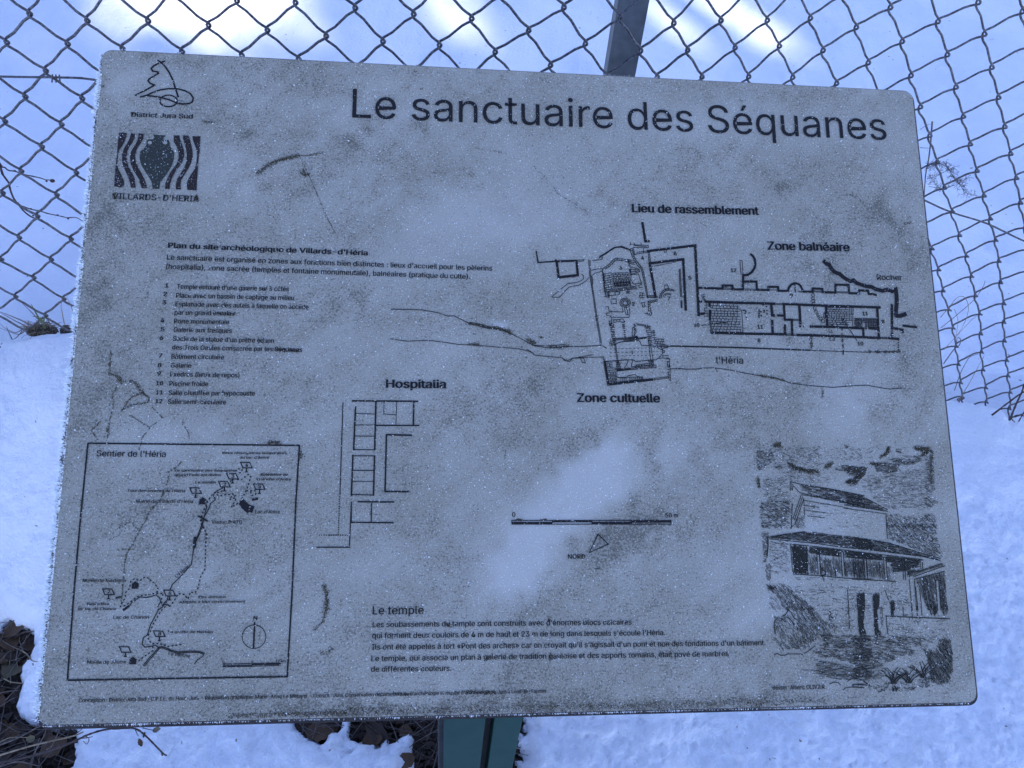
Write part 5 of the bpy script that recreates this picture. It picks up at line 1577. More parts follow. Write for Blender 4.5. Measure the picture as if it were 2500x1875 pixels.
["trail_map",0.66,0,0.0,[1190,6268,1221,6269]],
["trail_map",0.69,1,0.0,[1064,6576,1157,6579,1187,6634,1092,6632]],
["trail_map",0.98,0,0.0,[1130,6633,1131,6673]],
["trail_map",0.65,0,0.0,[1117,6674,1147,6675]],
["trail_map",0.69,1,0.0,[740,6727,831,6730,861,6785,768,6783]],
["trail_map",0.97,0,0.0,[805,6784,806,6824]],
["trail_map",0.64,0,0.0,[792,6825,822,6825]],
["trail_map",4.71,0,0.0,[1453,5256,1496,5256]],
["trail_map",2.14,0,0.0,[1451,5241,1473,5221,1497,5241]],
["trail_map",4.54,0,0.0,[829,6124,871,6125]],
["trail_map",2.06,0,0.0,[826,6110,847,6091,872,6111]],
["trail_map",4.43,0,0.0,[864,6875,906,6876]],
["trail_map",2.01,0,0.0,[861,6862,883,6843,907,6862]],
["trail_map",0.69,0,0.0,[1675,5108,1618,5138,1590,5159,1582,5192,1603,5226,1586,5252,1557,5272,1547,5319,1527,5365,1498,5418,1494,5458,1485,5517,1469,5576,1447,5635,1425,5688,1421,5726]],
["trail_map",0.95,0,2.16,[1674,5138,1645,5152,1606,5159]],
["trail_map",0.95,0,2.16,[1606,5155,1574,5172,1553,5206,1526,5246,1513,5292,1487,5352,1469,5412,1465,5464,1485,5511,1513,5550,1535,5596,1534,5662,1536,5727]],
["trail_map",0.95,0,2.15,[1614,5179,1654,5192,1692,5182,1758,5177,1774,5168,1811,5192,1785,5199,1750,5212,1758,5232,1786,5219,1815,5212,1814,5245,1790,5279,1775,5316,1817,5289,1854,5259,1876,5245,1884,5212,1908,5165,1923,5125,1937,5084,1953,5023,1962,4989,1934,4962,1899,4990,1861,5022,1814,5017]],
["trail_map",0.95,0,2.17,[1920,5138,1966,5138,2006,5134,2026,5151,2018,5182,1982,5190,1970,5158,1973,5138]],
["trail_map",0.96,0,2.18,[1790,4929,1828,4902,1865,4908,1860,4942,1817,4949]],
["trail_map",0.6,0,0.0,[1432,5405,1537,5465]],
["trail_map",0.6,0,0.0,[1445,5402,1543,5458]],
["trail_map",0.87,0,2.17,[1759,5024,1735,5071]],
["trail_map",6.04,0,0.0,[1884,5265,1943,5319,1989,5332]],
["trail_map",5.17,0,0.0,[1902,5299,1957,5346]],
["trail_map",2.16,0,0.0,[1991,5232,2043,5222]],
["trail_map",2.54,0,0.0,[1420,5629,1421,5728]],
["trail_map",0.69,0,0.0,[1521,5298,1490,5464,1450,5596,1412,5760,1401,5907,1309,6020,1219,6115,1204,6163]],
["trail_map",0.94,0,2.13,[1470,5398,1484,5489,1530,5580,1536,5761,1542,5957,1502,6037,1485,6150,1456,6198,1408,6189,1389,6261,1346,6213,1289,6204,1254,6276,1211,6331,1153,6307,1116,6338]],
["trail_map",0.74,0,0.0,[1187,6229,1183,6267,1156,6293,1143,6338,1100,6363,1073,6427,1034,6510,1010,6612,971,6643,963,6707,994,6736,1069,6727,1094,6715,1124,6738]],
["trail_map",0.91,0,2.06,[1169,6332,1121,6383,1093,6447,1059,6504,1039,6574,1017,6625,1027,6670,1061,6702,1125,6700,1222,6730,1286,6724,1381,6710]],
["trail_map",0.89,0,2.03,[1072,6727,1073,6772,1018,6809,940,6871]],
["trail_map",0.65,0,0.0,[1121,6741,1159,6732,1198,6742,1251,6768,1329,6789,1450,6781,1547,6789,1592,6809]],
["trail_map",0.64,0,0.0,[991,6915,1040,6847,1087,6797,1122,6750,1166,6745,1225,6768,1317,6801,1451,6794,1541,6799,1581,6818,1575,6837,1526,6868,1497,6909]],
["trail_map",0.56,0,0.0,[1004,6922,1053,6854,1100,6801,1135,6754]],
["trail_map",0.7,0,0.0,[1064,6214,1105,6247,1117,6286,1091,6331,1101,6370]],
["trail_map",0.66,0,0.0,[1064,6214,1014,6233,963,6242,905,6235,862,6267,832,6286,809,6318,755,6366]],
["trail_map",2.04,0,0.0,[752,6363,800,6328]],
["trail_map",0.91,0,2.07,[1127,6202,1056,6198,999,6210,916,6219,866,6238,825,6276,770,6315,720,6330,718,6308,741,6276,761,6237,757,6192,795,6147,802,6075,839,6050,892,6070,935,6037,967,6041,1008,6077,1049,6104,1071,6143,1089,6169,1056,6195]],
["trail_map",0.91,0,2.07,[1134,6209,1124,6247,1128,6306,1167,6313]],
["trail_map",0.91,0,2.06,[1165,6280,1208,6339]],
["trail_map",0.53,0,0.0,[666,6252,671,6233]],
["trail_map",0.53,0,0.0,[677,6250,680,6231]],
["trail_map",0.53,0,0.0,[689,6247,689,6229]],
["trail_map",0.53,0,0.0,[700,6245,697,6227]],
["trail_map",0.53,0,0.0,[711,6242,706,6226]],
["trail_map",0.53,0,0.0,[723,6240,715,6224]],
["trail_map",1.25,0,0.0,[2079,6506,2081,6763]],
["trail_map",0.46,1,0.0,[2201,6651,2198,6684,2185,6715,2164,6740,2136,6758,2103,6767,2069,6766,2036,6756,2006,6737,1982,6712,1967,6681,1960,6647,1963,6614,1975,6583,1997,6558,2024,6540,2057,6531,2091,6531,2125,6541,2155,6560,2178,6586,2194,6617]],
["trail_map",0.49,0,0.0,[1784,6915,2361,6917,2362,6937]],
["trail_map",1.39,0,0.0,[1785,6938,2074,6939]],
["trail_map",1.23,0,0.0,[2074,6924,2362,6925]],
["trail_map",0.49,0,0.0,[2075,6942,2362,6941]],
["district_emblem",1.49,0,0.0,[637,112,675,138,727,188,782,266,826,356,861,459,904,571]],
["district_emblem",1.49,0,0.0,[720,117,659,148,602,183,572,221,591,255,645,261,660,279,617,312,560,358,549,384,575,413,625,432,564,481,420,575]],
["district_emblem",1.46,0,0.0,[478,593,544,571,611,528,700,489,791,470,889,467,977,487,1039,524,1072,571,1068,621,1031,647,967,656,901,651,801,610,707,587,609,574,544,571]],
["district_emblem",1.28,1,0.0,[894,620,891,641,881,661,864,677,841,690,815,697,788,698,761,694,737,684,718,669,705,651,699,630,702,610,712,590,729,573,751,561,777,554,805,552,832,557,856,567,875,582,888,600]],
["temple_drawing",0.62,0,0.0,[8002,5024,8117,5053,8437,5100,8875,5183]],
["temple_drawing",0.63,0,0.0,[8834,5183,9139,5343]],
["temple_drawing",0.58,0,0.0,[7996,5024,7988,5125]],
["temple_drawing",0.48,0,0.0,[8007,5042,8098,5148,8201,5172]],
["temple_drawing",0.57,0,0.0,[8121,5172,8550,5236,8863,5313]],
["temple_drawing",0.58,0,0.0,[8618,5289,9138,5361]],
["temple_drawing",0.43,0,0.0,[8140,5236,8544,5301,8777,5349]],
["temple_drawing",0.43,0,0.0,[8615,5325,9134,5393]],
["temple_drawing",0.48,0,0.0,[8114,5178,7996,5447]],
["temple_drawing",0.48,0,0.0,[8131,5195,8013,5459]],
["temple_drawing",0.48,0,0.0,[8145,5213,8023,5494,7957,5552]],
["temple_drawing",0.76,0,0.0,[8002,5272,7970,5552]],
["temple_drawing",0.48,0,0.0,[8142,5219,8140,5401]],
["temple_drawing",0.58,0,0.0,[9115,5396,9112,5555]],
["temple_drawing",0.58,0,0.0,[9109,5508,9106,5672]],
["temple_drawing",0.43,0,0.0,[8148,5295,8320,5316]],
["temple_drawing",0.43,0,0.0,[8150,5348,8389,5378]],
["temple_drawing",0.43,0,0.0,[8170,5413,8397,5436]],
["temple_drawing",1.03,0,0.0,[7687,5650,7685,5736,7665,5851]],
["temple_drawing",0.75,0,0.0,[7693,5650,7866,5621,8125,5590]],
["temple_drawing",0.61,0,0.0,[7704,5667,7994,5697,8237,5721,8541,5763,8917,5800]],
["temple_drawing",0.62,0,0.0,[8675,5770,9104,5824,9505,5873,9720,5921]],
["temple_drawing",0.56,0,0.0,[7944,5726,8235,5756,8539,5792,8913,5840]],
["temple_drawing",0.57,0,0.0,[8670,5819,9039,5853,9495,5908]],
["temple_drawing",0.56,0,0.0,[7946,5731,7952,6024,7968,6052]],
["temple_drawing",0.6,0,0.0,[7956,6058,8240,6077,8573,6109,8887,6123]],
["temple_drawing",0.56,0,0.0,[8644,6121,9036,6141,9165,6154]],
["temple_drawing",0.67,0,0.0,[8685,5653,9114,5719,9509,5838,9723,5897]],
["temple_drawing",0.57,0,0.0,[9385,6127,9757,6043]],
["temple_drawing",0.57,0,0.0,[9376,6098,9770,5979]],
["temple_drawing",0.57,0,0.0,[9323,6126,9321,6321,9325,6469]],
["temple_drawing",0.57,0,0.0,[9385,6127,9374,6469]],
["temple_drawing",0.57,0,0.0,[9389,6207,9393,6469]],
["temple_drawing",0.57,0,0.0,[9436,6236,9436,6470]],
["temple_drawing",0.47,0,0.0,[9317,6424,9318,6537]],
["temple_drawing",0.56,0,0.0,[9385,6424,9380,6538]],
["temple_drawing",0.56,0,0.0,[9435,6425,9433,6527]],
["temple_drawing",0.74,0,0.0,[8999,6527,9342,6546,9761,6567]],
["temple_drawing",0.65,0,0.0,[9008,6533,9006,6646,9011,6724]],
["temple_drawing",0.56,0,0.0,[8578,6234,8573,6460]],
["temple_drawing",0.56,0,0.0,[8574,6415,8565,6656]],
["temple_drawing",0.56,0,0.0,[9025,6255,9053,6352]],
["temple_drawing",0.47,0,0.0,[9218,6423,9211,6524,9264,6517]],
["temple_drawing",0.54,0,0.0,[7673,6919,7715,6909,7744,6929,7791,6930,7828,6916,7935,6918,7994,6925,8074,6888,8150,6834]],
["temple_drawing",0.54,0,0.0,[8284,7241,8328,7223,8387,7230,8408,7255]],
["temple_drawing",0.54,0,0.0,[8489,7218,8540,7192,8600,7190,8658,7205,8704,7233,8732,7250]],
["temple_drawing",0.45,0,0.0,[8434,7310,8460,7286,8532,7279,8681,7288]],
["temple_drawing",0.54,0,0.0,[8546,7252,8713,7261]],
["temple_drawing",0.73,0,0.0,[7862,6441,7901,6475,7927,6531,7959,6553]],
["temple_drawing",0.73,0,0.0,[7838,6519,7873,6536,7906,6575,7926,6623]],
["temple_drawing",0.73,0,0.0,[7790,6518,7834,6496,7874,6441]],
["temple_drawing",0.55,0,0.0,[7694,6622,7703,6567,7742,6528,7789,6540,7822,6574]],
["temple_drawing",0.54,0,0.0,[7693,6628,7706,6705]],
["temple_drawing",0.6,0,0.0,[8341,6474,8359,6475,8364,6497,8338,6519,8340,6558,8370,6564]],
["temple_drawing",0.83,0,0.0,[8356,6519,8378,6542,8414,6543]],
["temple_drawing",0.75,0,0.0,[8302,5986,8293,6015,8335,6032,8332,6067,8282,6078,8310,6112,8308,6140]],
["temple_drawing",0.75,0,0.0,[8430,5987,8451,6027,8453,6085]],
["temple_drawing",0.45,0,0.0,[8544,7258,8623,7248,8724,7261]],
["temple_drawing",0.45,0,0.0,[8543,7274,8679,7285]],
["temple_drawing",0.45,0,0.0,[8743,7251,8741,7272,8770,7276]],
["temple_drawing",0.45,0,0.0,[8837,7334,8874,7330,8882,7308,8910,7325,8916,7298,8951,7277,8966,7250,8990,7245]],
["temple_drawing",0.45,0,0.0,[8668,7216,8719,7250]],
["temple_drawing",0.52,0,0.0,[8251,5779,8250,6060]],
["temple_drawing",0.66,0,0.0,[8279,5779,8277,6060]],
["temple_drawing",0.56,0,0.0,[8236,5776,8294,5779]],
["temple_drawing",0.52,0,0.0,[8537,5815,8534,6085]],
["temple_drawing",0.66,0,0.0,[8564,5815,8562,6086]],
["temple_drawing",0.57,0,0.0,[8522,5812,8580,5815]],
["temple_drawing",0.52,0,0.0,[8805,5851,8801,6105]],
["temple_drawing",0.66,0,0.0,[8833,5851,8829,6105]],
["temple_drawing",0.57,0,0.0,[8790,5848,8849,5852]],
["temple_drawing",0.52,0,0.0,[8800,5851,8796,6105]],
["temple_drawing",0.66,0,0.0,[8828,5851,8824,6105]],
["temple_drawing",0.57,0,0.0,[8785,5848,8844,5852]],
["temple_drawing",0.52,0,0.0,[9039,5882,9034,6124]],
["temple_drawing",0.67,0,0.0,[9067,5882,9062,6124]],
["temple_drawing",0.57,0,0.0,[9024,5879,9083,5882]],
["temple_drawing",0.52,0,0.0,[9260,5912,9255,6131]],
["temple_drawing",0.67,0,0.0,[9285,5912,9280,6132]],
["temple_drawing",0.57,0,0.0,[9245,5909,9301,5912]],
["temple_drawing",0.53,0,0.0,[9476,5913,9473,6012]],
["temple_drawing",0.67,0,0.0,[9501,5913,9498,6012]],
["temple_drawing",0.57,0,0.0,[9461,5910,9517,5914]],
["temple_drawing",0.52,0,0.0,[9640,6140,9629,6472]],
["temple_drawing",0.67,0,0.0,[9677,6141,9666,6473]],
["temple_drawing",0.57,0,0.0,[9624,6137,9693,6141]],
["temple_drawing",0.55,0,0.0,[9043,7257,9048,7211,9062,7167,9087,7126,9120,7089]],
["temple_drawing",0.55,0,0.0,[9051,7257,9080,7218,9117,7185,9161,7160,9209,7143]],
["temple_drawing",0.55,0,0.0,[9052,7257,9032,7224,9005,7197,8972,7176,8934,7161]],
["temple_drawing",0.55,0,0.0,[9002,7256,9009,7206,9027,7159,9056,7115,9094,7076]],
["temple_drawing",0.55,0,0.0,[9028,7256,9037,7224,9038,7192,9032,7160,9019,7131]],
["temple_drawing",0.55,0,0.0,[9008,7256,9008,7230,9015,7204,9027,7179,9044,7156]],
["temple_drawing",0.55,0,0.0,[9042,7257,9038,7207,9022,7160,8996,7118,8961,7082]],
["temple_drawing",0.55,0,0.0,[9004,7256,8990,7212,8966,7172,8933,7138,8892,7111]],
["temple_drawing",0.55,0,0.0,[8995,7256,8998,7226,9007,7198,9022,7171,9043,7147]],
["temple_drawing",0.55,0,0.0,[9008,7256,9025,7227,9048,7202,9076,7181,9107,7166]],
["temple_drawing",0.55,0,0.0,[9013,7256,9047,7216,9089,7183,9138,7159,9190,7143]],
["temple_drawing",0.55,0,0.0,[9036,7256,9063,7223,9097,7195,9136,7173,9179,7159]],
["temple_drawing",0.55,0,0.0,[9037,7256,9026,7208,9004,7163,8972,7123,8931,7092]],
["temple_drawing",0.55,0,0.0,[9013,7256,9047,7215,9089,7181,9137,7155,9190,7138]],
["temple_drawing",0.55,0,0.0,[9004,7256,9006,7226,9001,7196,8990,7168,8972,7144]],
["temple_drawing",0.55,0,0.0,[9032,7256,9016,7227,8994,7201,8966,7180,8933,7166]],
["temple_drawing",0.55,0,0.0,[9192,7249,9169,7214,9138,7186,9101,7164,9058,7150]],
["temple_drawing",0.55,0,0.0,[9201,7249,9200,7204,9189,7161,9168,7122,9138,7088]],
["temple_drawing",0.55,0,0.0,[9214,7249,9214,7213,9205,7177,9189,7145,9164,7117]],
["temple_drawing",0.55,0,0.0,[9173,7248,9150,7206,9117,7169,9076,7140,9029,7119]],
["temple_drawing",0.55,0,0.0,[9173,7248,9188,7204,9213,7163,9246,7126,9287,7096]],
["temple_drawing",0.55,0,0.0,[9207,7249,9220,7217,9240,7187,9267,7161,9298,7141]],
["temple_drawing",0.55,0,0.0,[9183,7248,9168,7227,9149,7209,9126,7195,9100,7186]],
["temple_drawing",0.55,0,0.0,[9218,7249,9237,7224,9262,7203,9291,7187,9322,7177]],
["temple_drawing",0.55,0,0.0,[9193,7249,9223,7207,9261,7172,9307,7144,9357,7125]],
["temple_drawing",0.55,0,0.0,[9219,7249,9221,7211,9215,7175,9200,7140,9178,7110]],
["temple_drawing",0.55,0,0.0,[9220,7249,9203,7210,9178,7175,9144,7146,9104,7125]],
["temple_drawing",0.55,0,0.0,[9229,7249,9242,7226,9261,7205,9283,7188,9309,7175]],
["temple_drawing",0.55,0,0.0,[9209,7249,9195,7219,9174,7193,9148,7172,9117,7156]],
["temple_drawing",0.55,0,0.0,[9228,7249,9248,7220,9274,7196,9305,7176,9340,7162]],
["temple_drawing",0.55,0,0.0,[9367,7197,9365,7166,9371,7136,9384,7106,9403,7080]],
["temple_drawing",0.55,0,0.0,[9356,7197,9350,7173,9338,7151,9321,7132,9299,7117]],
["temple_drawing",0.55,0,0.0,[9357,7197,9368,7150,9388,7106,9419,7066,9457,7032]],
["temple_drawing",0.55,0,0.0,[9380,7197,9357,7157,9326,7123,9286,7095,9240,7076]],
["temple_drawing",0.55,0,0.0,[9384,7197,9388,7168,9386,7140,9378,7112,9363,7088]],
["temple_drawing",0.55,0,0.0,[9373,7197,9389,7165,9412,7136,9440,7112,9473,7093]],
["temple_drawing",0.55,0,0.0,[9349,7197,9328,7158,9298,7124,9260,7097,9217,7079]],
["temple_drawing",0.55,0,0.0,[9355,7197,9369,7155,9373,7112,9367,7069,9351,7030]],
["temple_drawing",0.55,0,0.0,[9386,7197,9399,7153,9423,7111,9456,7073,9496,7042]],
["temple_drawing",0.55,0,0.0,[9374,7197,9384,7172,9400,7150,9420,7130,9445,7114]],
["temple_drawing",0.55,0,0.0,[9365,7197,9352,7157,9329,7120,9298,7089,9260,7065]],
["temple_drawing",0.55,0,0.0,[9399,7198,9411,7151,9412,7105,9402,7059,9382,7017]],
["temple_drawing",0.55,0,0.0,[9377,7197,9401,7169,9430,7146,9464,7128,9501,7117]],
["temple_drawing",0.55,0,0.0,[9365,7197,9375,7163,9393,7131,9418,7103,9448,7079]],
["temple_drawing",0.55,0,0.0,[9023,7333,9024,7323,9023,7314,9020,7305,9015,7297]],
["temple_drawing",0.55,0,0.0,[9038,7333,9049,7320,9063,7309,9079,7301,9096,7297]],
["temple_drawing",0.55,0,0.0,[9005,7332,9009,7322,9010,7311,9008,7300,9004,7290]],
["temple_drawing",0.55,0,0.0,[9052,7333,9051,7319,9046,7305,9038,7293,9028,7283]],
["temple_drawing",0.55,0,0.0,[9047,7333,9048,7319,9045,7304,9040,7291,9031,7279]],
["temple_drawing",0.55,0,0.0,[9046,7333,9049,7320,9055,7307,9064,7295,9075,7286]],
["temple_drawing",0.55,0,0.0,[9017,7333,9018,7319,9016,7305,9010,7292,9002,7281]],
["temple_drawing",0.55,0,0.0,[9042,7333,9046,7319,9047,7305,9045,7290,9039,7277]]]
def stroke_quads(pts, w, closed, dash, z, V, F):
    P = [np.array(p, float) for p in pts]
    if closed: P = P + [P[0]]
    segs = []
    if dash:
        cur = [P[0]]; left = dash; on = True
        for a, b in zip(P[:-1], P[1:]):
            L = np.linalg.norm(b - a); pos = 0.0
            while L - pos > left:
                pos += left; q = a + (b - a) * (pos / L)
                if on: cur.append(q); segs.append(cur)
                cur = [q]; on = not on; left = dash if on else dash * 0.9
            left -= (L - pos)
            if on: cur.append(b)
            else: cur = [b]
        if on and len(cur) > 1: segs.append(cur)
        closed = 0
    else: segs = [P]
    for S in segs:
        n = len(S)
        if n < 2: continue
        for k in range(n):
            if k == 0: d0 = d1 = (S[1] - S[0]) if not closed else None
            if k == 0 and closed: d0 = S[0] - S[-2]; d1 = S[1] - S[0]
            elif k == 0: d0 = d1 = S[1] - S[0]
            elif k == n - 1 and closed: d0 = S[-1] - S[-2]; d1 = S[1] - S[0]
            elif k == n - 1: d0 = d1 = S[-1] - S[-2]
            else: d0 = S[k] - S[k - 1]; d1 = S[k + 1] - S[k]
            d0 = d0 / (np.linalg.norm(d0) + 1e-9); d1 = d1 / (np.linalg.norm(d1) + 1e-9)
            nn = np.array([-(d0 + d1)[1], (d0 + d1)[0]]); L = np.linalg.norm(nn)
            nn = nn / L if L > 0.3 else np.array([-d1[1], d1[0]])
            c = max(0.45, abs(nn @ np.array([-d1[1], d1[0]])))
            o = nn * (w * 0.5 / c)
            p = S[k]
            if not closed and not dash:
                if k == 0: p = p - d1 * w * 0.25
                if k == n - 1: p = p + d0 * w * 0.25
            V.append(loc(p[0] + o[0], p[1] + o[1], z)); V.append(loc(p[0] - o[0], p[1] - o[1], z))
        b = len(V) - 2 * n
        for k in range(n - 1):
            F.append((b + 2 * k, b + 2 * k + 1, b + 2 * k + 3, b + 2 * k + 2))

class Print:
    """flat print: many ink strokes on the board's face, one part per drawing"""
    def __init__(self): self.V = []; self.F = []; self.k = 0
    def z(self): self.k += 1; return 0.00062 + (self.k % 60) * 0.000003
    def stroke(self, pts, w, closed=0, dash=0): stroke_quads(pts, w, closed, dash, self.z(), self.V, self.F)
    def poly(self, pts):
        z = self.z(); b = len(self.V)
        self.V.extend(loc(p[0], p[1], z) for p in pts)
        return list(range(b, b + len(pts)))
    def build(self, name, mat, kind=None):
        me = bpy.data.meshes.new(name); me.from_pydata(self.V, [], self.F); me.update()
        o = link(name, me, mat, sign)
        if kind: o['kind'] = kind
        return o

